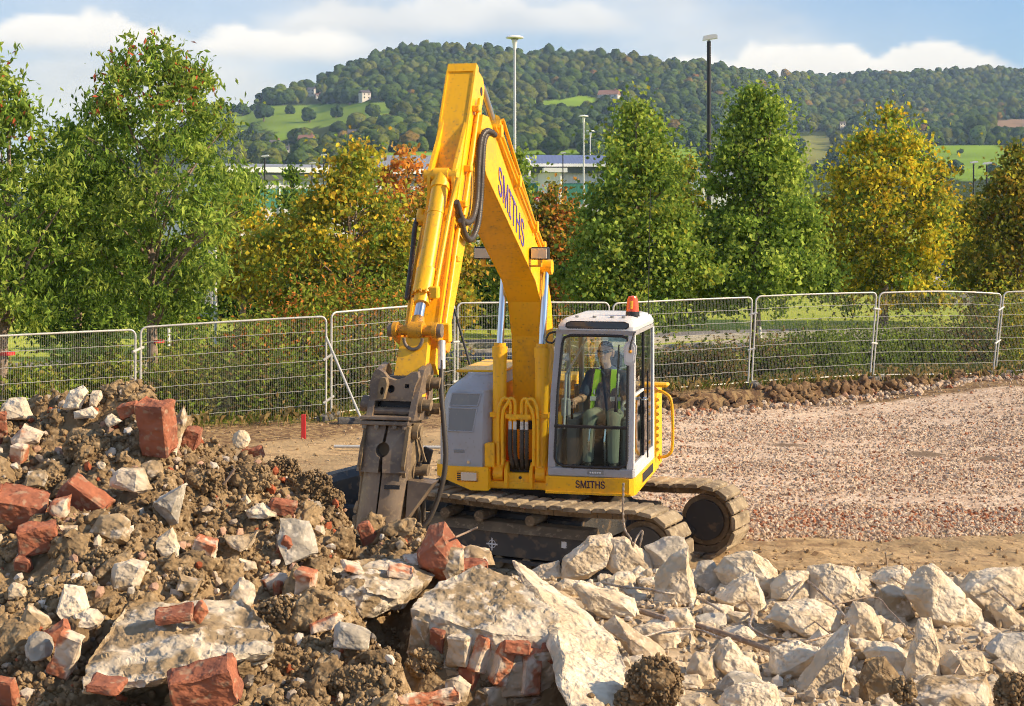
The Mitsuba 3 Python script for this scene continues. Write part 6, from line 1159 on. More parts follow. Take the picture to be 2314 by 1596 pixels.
L_ITEMS = [  # kind, x, y, w, h, angle, material, label
    ('b', 356, 966, 76, 126, 2, 'red_brick', 'upright red brick stub with mortar on its right side on top of the heap'),
    ('m', 404, 974, 40, 126, 4, 'muddy_mortar', 'pale mortar slab stuck to the right side of the upright brick stub'),
    ('b', 432, 988, 42, 52, 18, 'red_brick', 'small dark red brick end leaning behind the upright brick stub'),
    ('s', 545, 994, 42, 46, 10, 'pale_concrete', 'single round pale stone perched on the skyline of the heap'),
    ('b', 572, 1024, 48, 28, -8, 'red_brick', 'flat red brick piece just below the perched round stone'),
    ('c', 174, 897, 58, 66, 5, 'pale_concrete', 'pinkish pale lump standing highest on the left heap'),
    ('c', 194, 936, 66, 40, -6, 'pale_concrete', 'flat whitish flake below the highest pale lump'),
    ('c', 215, 905, 30, 48, 10, 'muddy_mortar', 'narrow pale chip right of the highest pale lump'),
    ('m', 40, 925, 96, 70, 3, 'muddy_mortar', 'big pale mortar block at the top left corner of the heap'),
    ('b', 4, 965, 26, 90, 0, 'red_brick', 'red brick edge cut by the left side of the photograph, upper one'),
    ('m', 62, 985, 70, 60, -5, 'mortared_brick', 'pinkish mortared block under the big pale corner block'),
    ('b', 42, 1024, 38, 44, 12, 'mortared_brick', 'orange brick chip with white mortar under the corner block'),
    ('b', 292, 926, 50, 34, -12, 'red_brick', 'small red brick left of the upright brick stub'),
    ('c', 257, 952, 46, 36, 14, 'pale_concrete', 'cream angular chip left of the upright brick stub'),
    ('b', 45, 1158, 108, 98, 12, 'red_brick', 'large worn orange red brick at the left edge'),
    ('c', 138, 1140, 62, 76, 24, 'mortared_brick', 'mortar smeared brick chunk right of the large left brick'),
    ('b', 195, 1128, 112, 62, 36, 'red_brick', 'long red brick slanting behind the mortar smeared chunk'),
    ('c', 152, 1190, 62, 44, 40, 'pale_concrete', 'pale rounded stone under the slanting red brick'),
    ('c', 385, 1130, 92, 108, 28, 'grey_concrete', 'big grey and cream squarish stone in the middle of the left heap'),
    ('c', 345, 1065, 60, 50, 10, 'muddy_mortar', 'pale mud coated lump above the squarish grey stone'),
    ('c', 380, 1228, 62, 84, -25, 'pale_concrete', 'white wedge shaped stone below the squarish grey stone'),
    ('b', 462, 1246, 54, 68, 14, 'mortared_brick', 'pink brick piece right of the white wedge stone'),
    ('c', 592, 1157, 84, 46, -8, 'pale_concrete', 'flat pale slab with muddy top near the middle of the slope'),
    ('b', 640, 1147, 62, 36, 14, 'red_brick', 'red brick end behind the flat pale slab'),
    ('c', 672, 1218, 98, 128, -24, 'grey_concrete', 'tall whitish block with red smears left of the crusher'),
    ('m', 622, 1313, 74, 42, -10, 'mortared_brick', 'pinkish mortar lump below the tall whitish block'),
    ('b', 692, 1318, 46, 66, 8, 'mortared_brick', 'pinkish brick end below the tall whitish block'),
    ('s', 548, 1346, 68, 74, 0, 'muddy_mortar', 'round muddy stone like a ball in the middle of the heap'),
    ('c', 165, 1365, 84, 80, 38, 'pale_concrete', 'sandy yellow broken stone, upper half of the cracked pair'),
    ('c', 200, 1398, 84, 56, 14, 'pale_concrete', 'sandy yellow broken stone, lower half of the cracked pair'),
    ('b', 150, 1478, 56, 104, 22, 'mortared_brick', 'orange brick standing on end left of the great slab'),
    ('s', 88, 1462, 70, 66, 0, 'grey_concrete', 'dark grey round stone left of the orange standing brick'),
    ('b', 130, 1440, 70, 50, -30, 'red_brick', 'rust red brick behind the dark grey round stone'),
    ('b', 462, 1550, 150, 100, -14, 'red_brick', 'large chipped red brick at the bottom of the photograph'),
    ('b', 16, 1562, 46, 64, 0, 'red_brick', 'orange red brick cut by the bottom left corner'),
    ('m', 795, 1440, 98, 72, 14, 'grey_concrete', 'grey rubble lump with pink top beside the dark hollow'),
    ('m', 740, 1412, 90, 46, -8, 'mortared_brick', 'flat pinkish mortar piece above the grey rubble lump'),
    ('b', 970, 1582, 140, 40, -4, 'mortared_brick', 'long orange brick lying along the bottom edge'),
    ('b', 830, 1205, 34, 52, -20, 'red_brick', 'orange brick end poking from the soil left of the jaw tip'),
    ('c', 228, 1052, 24, 20, 0, 'pale_concrete', 'small bright white pebble on the soil slope'),
    ('c', 35, 1340, 56, 40, 0, 'pale_concrete', 'small pale flat stone near the left edge, halfway down'),
    ('b', 55, 1275, 40, 36, 10, 'red_brick', 'small orange brick chip near the left edge'),
    ('b', 85, 1215, 90, 66, -10, 'red_brick', 'dull red brick half buried below the large left brick'),
    ('c', 555, 1130, 40, 28, 30, 'pale_concrete', 'small pale chip above the flat pale slab'),
    ('b', 628, 1332, 20, 40, 0, 'red_brick', 'thin orange brick sliver beside the round muddy stone'),
    ('c', 560, 1418, 40, 30, 0, 'mortared_brick', 'pinkish chip on the soil right of the great slab'),
]
L_ITEMS += [
    ('m', 300, 1085, 110, 70, 10, 'muddy_mortar', 'mud caked masonry lump below the upright brick stub'),
    ('m', 545, 1215, 90, 70, -12, 'muddy_mortar', 'mud caked pale lump left of the tall whitish block'),
    ('m', 70, 1400, 90, 60, 20, 'muddy_mortar', 'mud caked lump left of the sandy yellow pair'),
    ('m', 285, 1300, 110, 70, -8, 'muddy_mortar', 'mud caked rounded lump above the great slab'),
    ('c', 430, 1320, 76, 52, 12, 'muddy_mortar', 'dusty rubble piece left of the round muddy stone'),
    ('m', 860, 1370, 60, 50, 8, 'muddy_mortar', 'mud coated piece in the dark hollow'),
    ('b', 640, 1240, 30, 60, 30, 'red_brick', 'dark brick edge hidden left of the tall whitish block'),
    ('m', 250, 1195, 100, 70, 16, 'muddy_mortar', 'mud caked lump right of the pale rounded stone'),
    ('c', 80, 1085, 70, 46, -6, 'muddy_mortar', 'dusty lump above the large left brick'),
    ('c', 560, 1275, 60, 44, 0, 'pale_concrete', 'pale broken piece above the round muddy stone'),
    ('m', 1030, 1555, 70, 60, 10, 'muddy_mortar', 'dusty lump at the foot of the largest block'),
    ('c', 600, 1560, 60, 46, 14, 'muddy_mortar', 'dusty chip right of the large chipped brick'),
]
def lay(items, fn, sink=0.10):
    for i_, (kd, x, y, w, h, ang, mat, lab) in enumerate(items):
        d = depth_at(x, y + h * 0.40, fn) ; r = np.random.default_rng(700 + i_ + int(x)); d = d - 0.03 - (0.30 if 'large chipped' in lab or 'bottom edge' in lab else 0.0)
        if kd == 'b': m = brickish(x, y, w, h, ang, d, i_ + 3, lean=0.5)
        else:
            po = octo(0, 0, w, h, r); a = math.radians(ang); po = [(x + q[0] * math.cos(a) - q[1] * math.sin(a), y + q[0] * math.sin(a) + q[1] * math.cos(a)) for q in po]
            if kd == 's': po = [(x + w / 2 * math.cos(q), y + h / 2 * math.sin(q)) for q in np.linspace(0, 2 * np.pi, 10, endpoint=False)]
            m = slump(po, d, 0.8 * min(w, h) / FOCAL * d, i_ + 11, tilt=0.35, amp=0.010 if kd != 's' else 0.006, edge=0.024)
        nm = {'c': 'concrete_lump', 'b': 'brick', 'm': 'masonry_lump', 's': 'stone'}[kd]
        tag(put(nm, m, mat, smooth=28), lab, CAT[kd])
lay(L_ITEMS, soil_z)
# the great slab and the big fallen masonry blocks
def hull_at(pts): return hull([at(*p) for p in pts])
def on_heap(x, y, off): return (x, y, drop(x, y, heap_z)[1] - off)
gs = [on_heap(x, y, o) for x, y, o in ((268, 1375, .10), (350, 1352, .12), (560, 1352, .12), (628, 1435, .16), (612, 1470, .2), (480, 1500, .26), (330, 1545, .28), (185, 1560, .22), (195, 1490, .18), (235, 1420, .12), (400, 1420, .22), (500, 1400, .2), (190, 1575, .1), (400, 1555, .1), (620, 1490, 0.0), (400, 1400, -.3))]
k = put('masonry_lump', rough(hull_at(gs), 0.03, 0.022, 71, 12), 'slab_mortar', smooth=28); tag(k, 'great flat grey white slab of masonry lying on the soil slope', 'masonry lump')
put('brick', (lambda m: (m[0], m[1]))(brickish(452, 1385, 44, 34, -50, on_heap(452, 1385, .28)[2], 91)), 'mortared_brick', k, smooth=28); put('brick', brickish(395, 1388, 90, 24, -8, on_heap(395, 1388, .25)[2], 92, deep=0.1), 'red_brick', k, smooth=28); put('brick', brickish(240, 1548, 80, 22, 6, on_heap(240, 1548, .3)[2], 93, deep=0.1), 'red_brick', k, smooth=28)
bl = [(745, 1290, 6.08), (835, 1262, 6.23), (960, 1262, 6.23), (985, 1300, 6.08), (905, 1345, 5.83), (800, 1290, 5.98), (905, 1385, 5.88), (720, 1320, 5.98), (700, 1370, 5.83), (800, 1398, 5.78), (960, 1320, 6.18), (830, 1330, 5.76)]
k = put('masonry_lump', rough(hull_at(bl), 0.03, 0.020, 72, 12), 'slab_mortar', smooth=28); tag(k, 'masonry block with pinkish top and dark muddy front face below the jaw tip', 'masonry lump')
for i_, a in enumerate([(905, 1292, 64, 20, 12, 6.02), (795, 1282, 50, 16, 20, 5.98), (930, 1268, 40, 18, 5, 6.18)]): put('brick', brickish(*a[:5], a[5] - 0.01, 120 + i_, deep=0.10), 'mortared_brick', k, smooth=28)
cm = [(1000, 1310, 5.85), (1085, 1278, 5.92), (1165, 1300, 5.88), (1262, 1398, 5.65), (1254, 1440, 5.55), (1110, 1430, 5.48), (925, 1375, 5.60), (1265, 1590, 5.62), (1150, 1585, 5.50), (985, 1520, 5.52), (930, 1490, 5.64), (1150, 1560, 6.1), (950, 1340, 5.75)]
k = put('masonry_lump', rough(hull_at(cm), 0.03, 0.020, 73, 12), 'slab_mortar', smooth=28); tag(k, 'largest broken brick and mortar block in the centre of the heap', 'masonry lump')
E1, E2, E3 = at(928, 1382, 5.60), at(1108, 1436, 5.475), at(1252, 1446, 5.55)
def set_brick(p, q, t, zdrop, L, H, mat, seed, out=0.022):
    """a brick of the broken wall face: along the face edge p-q at t, zdrop below it"""
    dv_ = (q - p); dv_[2] *= 1; dv_ = dv_ / np.linalg.norm(dv_); n = np.cross(dv_, [0, 0, 1]); n /= np.linalg.norm(n); n = n if n[1] < 0 else -n; c = p + (q - p) * t + np.array([0, 0, -zdrop]) + n * (out - 0.05)
    m = cbox(-L / 2, L / 2, -0.06, 0.06, -H / 2, H / 2, 0.007); v, f = rough(m, 0.02, 0.005, seed, 18); R_ = np.stack([dv_, -n, np.cross(dv_, -n)], 1); q_ = np.random.default_rng(seed); c = c + n * q_.uniform(-0.02, 0.012) + np.array([0, 0, q_.uniform(-0.025, 0.02)]); return v @ rot(q_.normal() * 0.12, q_.normal() * 0.14, q_.normal() * 0.10).T @ R_.T + c, f
for i_, (p, q, t, zd, L, H, mat) in enumerate([(E1, E2, .36, .085, .060, .125, 'red_brick'), (E1, E2, .63, .07, .085, .11, 'muddy_mortar'), (E1, E2, .88, .10, .05, .13, 'mortared_brick'), (E1, E2, .10, .10, .07, .14, 'muddy_mortar'), (E2, E3, .20, .09, .06, .15, 'mortared_brick'), (E2, E3, .40, .02, .10, .05, 'red_brick'), (E2, E3, .36, .13, .09, .12, 'mortar'), (E2, E3, .80, .12, .10, .20, 'muddy_mortar'), (E1, E2, .55, .20, .09, .10, 'muddy_mortar'), (E1, E2, .86, .24, .05, .11, 'slab_mortar'), (E2, E3, .55, .27, .10, .12, 'slab_mortar')]):
    put('brick', set_brick(p, q, t, zd, L, H, mat, 400 + i_), mat, k, smooth=28)
for i_, (p_, q_, t_, zd, L, H, mt) in enumerate([(E1, E2, .23, .22, .08, .11, 'mortared_brick'), (E1, E2, .73, .20, .07, .12, 'red_brick'), (E2, E3, .62, .12, .07, .16, 'mortared_brick'), (E2, E3, .92, .05, .07, .07, 'red_brick'), (E2, E3, .10, .25, .08, .12, 'muddy_mortar')]): put('brick', set_brick(p_, q_, t_, zd, L, H, mt, 430 + i_), mt, k, smooth=28)
put('brick', brickish(1215, 1402, 28, 40, -32, 5.70, 140, deep=0.08), 'red_brick', k, smooth=28)
k = tag(put('brick', slump([(940, 1250), (968, 1190), (1005, 1178), (1048, 1240), (1052, 1290), (1010, 1318), (945, 1285)], 6.15, 0.17, 55, 0.2, amp=0.007, edge=0.02), 'red_brick', smooth=28), 'big red brick chunk standing right of the crusher jaw tip', 'brick')
put('mortar_crust', slump([(1000, 1236), (1046, 1240), (1050, 1290), (1012, 1314), (1000, 1290)], 6.085, 0.06, 56, 0.2, amp=0.006, edge=0.02), 'muddy_mortar', k, smooth=28)
tag(put('brick', brickish(1045, 1284, 120, 30, -6, 6.2, 57, deep=0.11), 'red_brick', smooth=28), 'flat orange brick capping the largest block at its back', 'brick')
tag(put('masonry_lump', slump([(1020, 1250), (1060, 1232), (1110, 1246), (1120, 1275), (1050, 1290)], 6.3, 0.14, 58, 0.3, amp=0.009, edge=0.025), 'muddy_mortar', smooth=28), 'mud crusted lump between the red brick chunk and the white slab', 'masonry lump')
ws = [(1160, 1268, 6.25), (1200, 1282, 6.3), (1262, 1330, 6.1), (1330, 1385, 5.85), (1398, 1455, 5.6), (1418, 1505, 5.45), (1405, 1560, 5.3), (1385, 1640, 5.1), (1300, 1640, 5.05), (1270, 1560, 5.2), (1272, 1480, 5.35), (1250, 1380, 5.7), (1170, 1300, 6.1), (1300, 1400, 6.15), (1390, 1600, 5.5), (1230, 1330, 6.4)]
tag(put('concrete_lump', rough(hull_at(ws), 0.02, 0.018, 74, 9), 'pale_concrete', smooth=28), 'long cream white slab leaning along the right side of the largest block', 'concrete lump')

# right-hand heap of broken concrete: outlines where the lump is distinctive
R_POLY = [
    ([(1268, 1300), (1275, 1265), (1330, 1222), (1375, 1215), (1385, 1235), (1372, 1280), (1330, 1306), (1280, 1310)], 'pale_concrete', 'left one of the twin pale boulders before the near track'),
    ([(1378, 1222), (1412, 1216), (1462, 1252), (1478, 1290), (1455, 1310), (1400, 1308), (1372, 1285)], 'pale_concrete', 'right one of the twin pale boulders before the near track'),
    ([(1192, 1300), (1220, 1280), (1262, 1270), (1272, 1300), (1240, 1318), (1205, 1312)], 'pale_concrete', 'small flat pale slab left of the twin boulders'),
    ([(1460, 1240), (1500, 1220), (1548, 1218), (1556, 1262), (1540, 1300), (1480, 1292)], 'grey_concrete', 'grey granite lump at the idler of the near track'),
    ([(1475, 1378), (1480, 1320), (1520, 1262), (1552, 1250), (1568, 1310), (1575, 1370), (1520, 1390)], 'pale_concrete', 'upright pale wedge in front of the grey granite lump'),
    ([(1562, 1300), (1580, 1272), (1612, 1270), (1632, 1300), (1632, 1350), (1590, 1352)], 'grey_concrete', 'dark grey stone in the shadow right of the upright pale wedge'),
    ([(1616, 1296), (1640, 1262), (1700, 1252), (1752, 1290), (1755, 1330), (1725, 1365), (1640, 1330)], 'pale_concrete', 'flat topped concrete block with one smooth face behind the others'),
    ([(1620, 1352), (1662, 1318), (1706, 1298), (1725, 1345), (1736, 1385), (1690, 1400), (1630, 1375)], 'pale_concrete', 'pale peaked lump in front of the flat topped block'),
    ([(1742, 1322), (1775, 1294), (1825, 1298), (1828, 1345), (1790, 1362), (1744, 1356)], 'pale_concrete', 'sunken pale slab between the flat topped block and the square boulder'),
    ([(1812, 1360), (1835, 1290), (1880, 1276), (1925, 1290), (1948, 1330), (1935, 1365), (1860, 1372)], 'pale_concrete', 'square grey fronted boulder in the middle of the right heap'),
    ([(1906, 1335), (1930, 1312), (1955, 1322), (1975, 1350), (1950, 1372), (1912, 1368)], 'pale_concrete', 'low pale stone right of the square boulder'),
    ([(1965, 1312), (2000, 1286), (2040, 1278), (2060, 1300), (2058, 1330), (1990, 1330)], 'pale_concrete', 'cream stone behind the largest white boulder'),
    ([(1972, 1372), (1985, 1330), (2020, 1325), (2055, 1345), (2062, 1395), (2030, 1412), (1980, 1395)], 'muddy_mortar', 'brownish stone in front of the cream stone'),
    ([(2044, 1345), (2078, 1298), (2110, 1284), (2150, 1310), (2178, 1350), (2172, 1410), (2140, 1432), (2085, 1400)], 'pale_concrete', 'largest white boulder of the right heap'),
    ([(2160, 1372), (2190, 1358), (2215, 1382), (2208, 1410), (2160, 1428)], 'pale_concrete', 'pale end piece against the largest white boulder'),
    ([(2170, 1330), (2200, 1300), (2240, 1290), (2310, 1288), (2330, 1330), (2300, 1372), (2230, 1385), (2180, 1370)], 'pale_concrete', 'long tabular concrete block at the right edge of the heap'),
    ([(2245, 1375), (2265, 1366), (2320, 1400), (2320, 1430), (2258, 1428)], 'pale_concrete', 'cream flake leaning below the long tabular block'),
    ([(1735, 1395), (1760, 1368), (1840, 1360), (1890, 1385), (1895, 1425), (1820, 1440), (1755, 1425)], 'pale_concrete', 'wide low slab with pinkish top in the middle of the right heap'),
    ([(1908, 1400), (1930, 1366), (1960, 1370), (1992, 1405), (1990, 1448), (1930, 1455), (1905, 1440)], 'pale_concrete', 'tilted cream block under the bent bar end'),
    ([(2048, 1545), (2058, 1470), (2080, 1412), (2108, 1410), (2122, 1465), (2118, 1540), (2080, 1556)], 'pale_concrete', 'tall pointed cream stone standing upright on the right'),
    ([(1740, 1520), (1745, 1468), (1800, 1452), (1850, 1462), (1860, 1500), (1830, 1540), (1770, 1540)], 'pale_concrete', 'squarish stone with dark shaded front near the bottom'),
    ([(1788, 1565), (1850, 1500), (1895, 1440), (1922, 1425), (1924, 1500), (1900, 1570), (1850, 1600), (1800, 1590)], 'pale_concrete', 'large slanting pinkish slab with a white broken edge'),
    ([(1612, 1505), (1630, 1455), (1652, 1452), (1712, 1500), (1715, 1532), (1650, 1545)], 'pale_concrete', 'pale peaked stone at the lower left of the right heap'),
    ([(1550, 1520), (1575, 1480), (1608, 1485), (1625, 1530), (1600, 1552), (1560, 1545)], 'pale_concrete', 'small pale stone left of the peaked one'),
    ([(1488, 1415), (1510, 1382), (1552, 1378), (1574, 1420), (1530, 1430)], 'pale_concrete', 'pale stone just below the upright pale wedge'),
    ([(1296, 1330), (1310, 1322), (1360, 1338), (1430, 1355), (1438, 1390), (1385, 1412), (1320, 1372)], 'pale_concrete', 'broad pinkish slab beside the long cream slab'),
    ([(1250, 1325), (1275, 1310), (1310, 1315), (1325, 1340), (1290, 1350)], 'pale_concrete', 'small pale stone behind the broad pinkish slab'),
    ([(1372, 1425), (1395, 1400), (1440, 1430), (1500, 1480), (1520, 1520), (1480, 1520), (1410, 1470)], 'mortar', 'yellowish sandy lump right of the long cream slab'),
    ([(1430, 1425), (1480, 1412), (1530, 1430), (1540, 1470), (1480, 1470)], 'pale_concrete', 'whitish slab behind the yellowish sandy lump'),
    ([(2230, 1470), (2270, 1435), (2330, 1430), (2330, 1500), (2290, 1520), (2240, 1495)], 'grey_concrete', 'grey lump at the right edge below the cream flake'),
    ([(1625, 1590), (1640, 1572), (1700, 1550), (1755, 1552), (1762, 1610), (1640, 1620)], 'pale_concrete', 'pale stone at the bottom edge left of the slanting slab'),
    ([(1625, 1560), (1650, 1528), (1710, 1530), (1770, 1570), (1760, 1600), (1700, 1570)], 'grey_concrete', 'dark grey flat stone behind the pale bottom stone'),
    ([(2050, 1570), (2110, 1545), (2230, 1535), (2240, 1580), (2160, 1610), (2070, 1610)], 'muddy_mortar', 'sandy slab along the bottom right edge'),
    ([(2120, 1500), (2150, 1470), (2215, 1480), (2232, 1515), (2180, 1535), (2130, 1525)], 'pale_concrete', 'cream stone right of the tall pointed one'),
    ([(1948, 1475), (1975, 1452), (2030, 1455), (2050, 1480), (2040, 1520), (1970, 1510)], 'pale_concrete', 'pale stone left of the tall pointed one'),
    ([(1940, 1540), (1960, 1500), (2000, 1490), (2060, 1560), (2020, 1600), (1950, 1590)], 'soil', 'brown earth caked lump between the slanting slab and the pointed stone'),
]
for i_, (po, mat, lab) in enumerate(R_POLY):
    ys_ = max(q[1] for q in po); xc = float(np.mean([q[0] for q in po])); hh = ys_ - min(q[1] for q in po); d = depth_at(xc, ys_ - 0.22 * hh, both_z) + 0.02
    w = (max(q[0] for q in po) - min(q[0] for q in po)) / FOCAL * d
    tag(put('concrete_lump' if mat != 'grey_concrete' else 'stone', slump([(xc + (q[0] - xc) * 1.10, ys_ + (q[1] - ys_) * 1.06) for q in po], d - 0.03, min(0.75 * w, 0.30), 800 + i_, 0.25, amp=0.015, edge=0.027), mat, smooth=24), lab, 'concrete lump' if mat != 'grey_concrete' else 'stone')
# smaller pieces filling between: they share what can be said of them
r = np.random.default_rng(404); nfill = 0
for i_ in range(700):
    x, y = r.uniform(1200, 2330), r.uniform(1300, 1600)
    if x < 1420 + (y - 1420) * 0.2 and y > 1330 + (x - 1250) * 0.95: continue
    P = drop(x, y, both_z)
    if mound_z(P[:1], P[1:2])[0] < soil_z(P[:1], P[1:2])[0]: continue
    w = (26 + 62 * r.random() ** 1.3) * (0.8 if y < 1350 else 1.05); h = w * r.uniform(0.55, 0.95)
    tag(put('concrete_lump', slump(octo(x, y, w, h, r, 7), P[1], 0.8 * h / FOCAL * P[1], 2000 + i_, 0.3, amp=0.010, edge=0.045), 'pale_concrete' if r.random() < 0.85 else ('muddy_mortar' if r.random() < 0.6 else 'grey_concrete'), smooth=26), 'smaller pale broken concrete piece filling the gaps of the right heap', 'concrete lump', 'small broken concrete pieces of the right heap'); nfill += 1
    if nfill >= 260: break
# reinforcing bars, wires and pipes among the concrete
def bar(pts, rad, mat, nm, lab, ct, lift=0.10, ribs=True):
    P = []
    for q in pts:
        d = q[2] if len(q) > 2 else depth_at(q[0], q[1], both_z) - lift * 2.2
        P.append(at(q[0], q[1], d))
    P = smooth_path(P, 16); rr = np.full(len(P), rad)
    if ribs:
        s = np.concatenate([[0], np.cumsum(np.linalg.norm(np.diff(P, axis=0), axis=1))]); S2 = np.arange(0, s[-1], 0.007); P = np.stack([np.interp(S2, s, P[:, i_]) for i_ in range(3)], 1); rr = rad * (1 + 0.22 * np.sin(S2 / 0.034 * 2 * np.pi))
    tag(put(nm, tube(P, rr, 7), mat, smooth=60), lab, ct)
V3 = lambda x, y: (1456 + x / 2.698, 1109 + y / 2.698)
bar([V3(*q) for q in ((-250, 560), (-120, 590), (0, 597), (120, 622), (290, 640), (400, 690), (480, 742))], 0.0075, 'rebar_steel', 'reinforcing_bar', 'twisted reinforcing bar lying across the upright pale wedge', 'reinforcing bar', 0.16)
bar([V3(*q) for q in ((600, 655), (660, 740), (648, 830), (780, 900), (960, 920), (1100, 890), (1245, 845))], 0.0075, 'rebar_steel', 'reinforcing_bar', 'long curved reinforcing bar dipping below the wide low slab', 'reinforcing bar', 0.16)
bar([V3(*q) for q in ((1255, 830), (1200, 740), (1110, 650), (985, 548), (930, 590), (870, 680))], 0.0075, 'rebar_steel', 'reinforcing_bar', 'bent reinforcing bar peaking in front of the square boulder', 'reinforcing bar', 0.2)
bar([V3(*q) for q in ((1470, 378), (1485, 480), (1510, 530), (1600, 582))], 0.0065, 'rebar_steel', 'reinforcing_bar', 'reinforcing bar end sticking straight up behind the cream stone', 'reinforcing bar', 0.12)
bar([V3(*q) for q in ((2090, 525), (2130, 590), (2185, 640), (2262, 712))], 0.0075, 'rebar_steel', 'reinforcing_bar', 'reinforcing bar slanting in front of the long tabular block', 'reinforcing bar', 0.18)
bar([V3(*q) for q in ((0, 890), (150, 848), (330, 850), (480, 905), (570, 925))], 0.007, 'rebar_steel', 'reinforcing_bar', 'thin reinforcing bar above the rusty pipe', 'reinforcing bar', 0.14)
bar([V3(*q) for q in ((1000, 762), (1150, 700), (1400, 650), (1500, 735), (1640, 880))], 0.004, 'rusty_pipe', 'tie_wire', 'long thin rusty wire arching over the tilted cream block', 'wire', 0.2, False)
bar([V3(*q) for q in ((1000, 765), (1080, 830), (1150, 885))], 0.004, 'rusty_pipe', 'tie_wire', 'short thin wire on the wide low slab', 'wire', 0.16, False)
bar([V3(*q) for q in ((1960, 985), (2030, 940), (2080, 890))], 0.004, 'rusty_pipe', 'tie_wire', 'short rusty wire right of the tall pointed stone', 'wire', 0.14, False)
bar([V3(*q) for q in ((1950, 1010), (1890, 1115))], 0.004, 'rusty_pipe', 'tie_wire', 'straight rusty wire below the short one on the right', 'wire', 0.14, False)
bar([V3(*q) for q in ((320, 822), (540, 890), (780, 975))], 0.017, 'rusty_pipe', 'pipe', 'rusty brown pipe lying among the concrete lumps', 'pipe', 0.10, False)
bar([V3(*q) for q in ((-20, 735), (140, 785))], 0.017, 'rusty_pipe', 'pipe', 'short pipe stub below the upright pale wedge', 'pipe', 0.10, False)
bar([(1409, 1092, 9.9), (1408, 1160, 9.95), (1412, 1196, 9.95), (1424, 1216, 9.9), (1432, 1238, 9.9)], 0.007, 'rebar_steel', 'reinforcing_bar', 'bent reinforcing bar rising in front of the cab from the twin boulders', 'reinforcing bar')
bar([(1432, 1232, 9.85), (1441, 1212, 9.9), (1452, 1199, 9.9), (1450, 1215, 9.9), (1444, 1240, 9.9)], 0.006, 'rebar_steel', 'reinforcing_bar', 'short hooked bar end beside the rising bent bar', 'reinforcing bar')
bar([(1030, 1214, 6.1), (1055, 1203, 6.15), (1079, 1192, 6.15)], 0.004, 'rusty_pipe', 'twig', 'dry twig sticking out right of the red brick chunk', 'twig', ribs=False)
bar([(505, 1095, 6.4), (520, 1075, 6.4), (530, 1060, 6.4)], 0.006, 'rusty_pipe', 'twig', 'dry twig on the upper soil slope', 'twig', ribs=False)

# earth clods crumbling over the soil heap, and the dark clods in the lower right foreground
ICO0 = trimesh.creation.icosphere(subdivisions=0)
def crumbs(P, rad, seed, ico, squash=0.8):
    r = np.random.default_rng(seed); V0 = np.asarray(ico.vertices); F0 = np.asarray(ico.faces); n, m = len(P), len(V0)
    off = r.uniform(0, 90, (n, 1, 3)); s = 0.62 + 0.8 * meshkit.noise(V0[None] * 1.7 + off, 6)
    q = r.normal(size=(n, 4)); q /= np.linalg.norm(q, axis=1, keepdims=True); w, x, y, z = q.T
    R_ = np.stack([1 - 2 * (y * y + z * z), 2 * (x * y - w * z), 2 * (x * z + w * y), 2 * (x * y + w * z), 1 - 2 * (x * x + z * z), 2 * (y * z - w * x), 2 * (x * z - w * y), 2 * (y * z + w * x), 1 - 2 * (x * x + y * y)], 1).reshape(n, 3, 3)
    sc = np.stack([np.ones(n), r.uniform(0.65, 1, n), np.full(n, squash) * r.uniform(0.6, 1, n)], 1)[:, None, :]
    V = np.einsum('nij,nkj->nki', R_, V0[None] * s[..., None] * sc) * rad[:, None, None] + P[:, None, :]
    return V.reshape(-1, 3), (F0[None] + (np.arange(n) * m)[:, None, None]).reshape(-1, 3)
r = np.random.default_rng(31)
def heap_points(n):
    d = r.uniform(4.9, 7.6, n * 3); x = r.uniform(-120, 1420, n * 3); X = (x - CX) / FOCAL * d
    u_r = np.interp(x, RIDGE[:, 0], RIDGE[:, 2]); ok = (d < u_r + 0.25) & ~((x > 905) & (x < 1330) & (d > 5.15) & (d < 6.2))
    yy = CY + (4 - heap_z((x - CX) / FOCAL * d, d)) / d * FOCAL; ok &= ~contains_xy(Polygon([(260, 1372), (350, 1345), (560, 1345), (630, 1430), (480, 1500), (330, 1545), (190, 1560), (195, 1490)]), x, yy) | (r.random(len(x)) < 0.3)
    return X[ok][:n], d[ok][:n]
X, Yv = heap_points(22000); den = meshkit.fbm(np.stack([X * 2.4, Yv * 2.4, X * 0], -1), 3, 12); keep = r.random(len(X)) < np.clip((den - 0.32) * 3.2, 0.08, 1); X, Yv = X[keep], Yv[keep]
rad = 0.005 + 0.016 * r.random(len(X)) ** 2.6; a = crumbs(np.stack([X, Yv, soil_z(X, Yv) + rad * 0.4], 1), rad, 1, ICO0)
X, Yv = heap_points(270); rad = 0.018 + 0.070 * r.random(len(X)) ** 2.0; b = crumbs(np.stack([X, Yv, soil_z(X, Yv) + rad * 0.25], 1), rad, 2, trimesh.creation.icosphere(subdivisions=3)); b = (b[0] + (np.abs(2 * meshkit.noise(b[0] * 55, 4) - 1)[:, None] - 0.5) * 0.016 + (meshkit.fbm(b[0] * 90, 2, 4)[:, None] - 0.5) * 0.012, b[1])
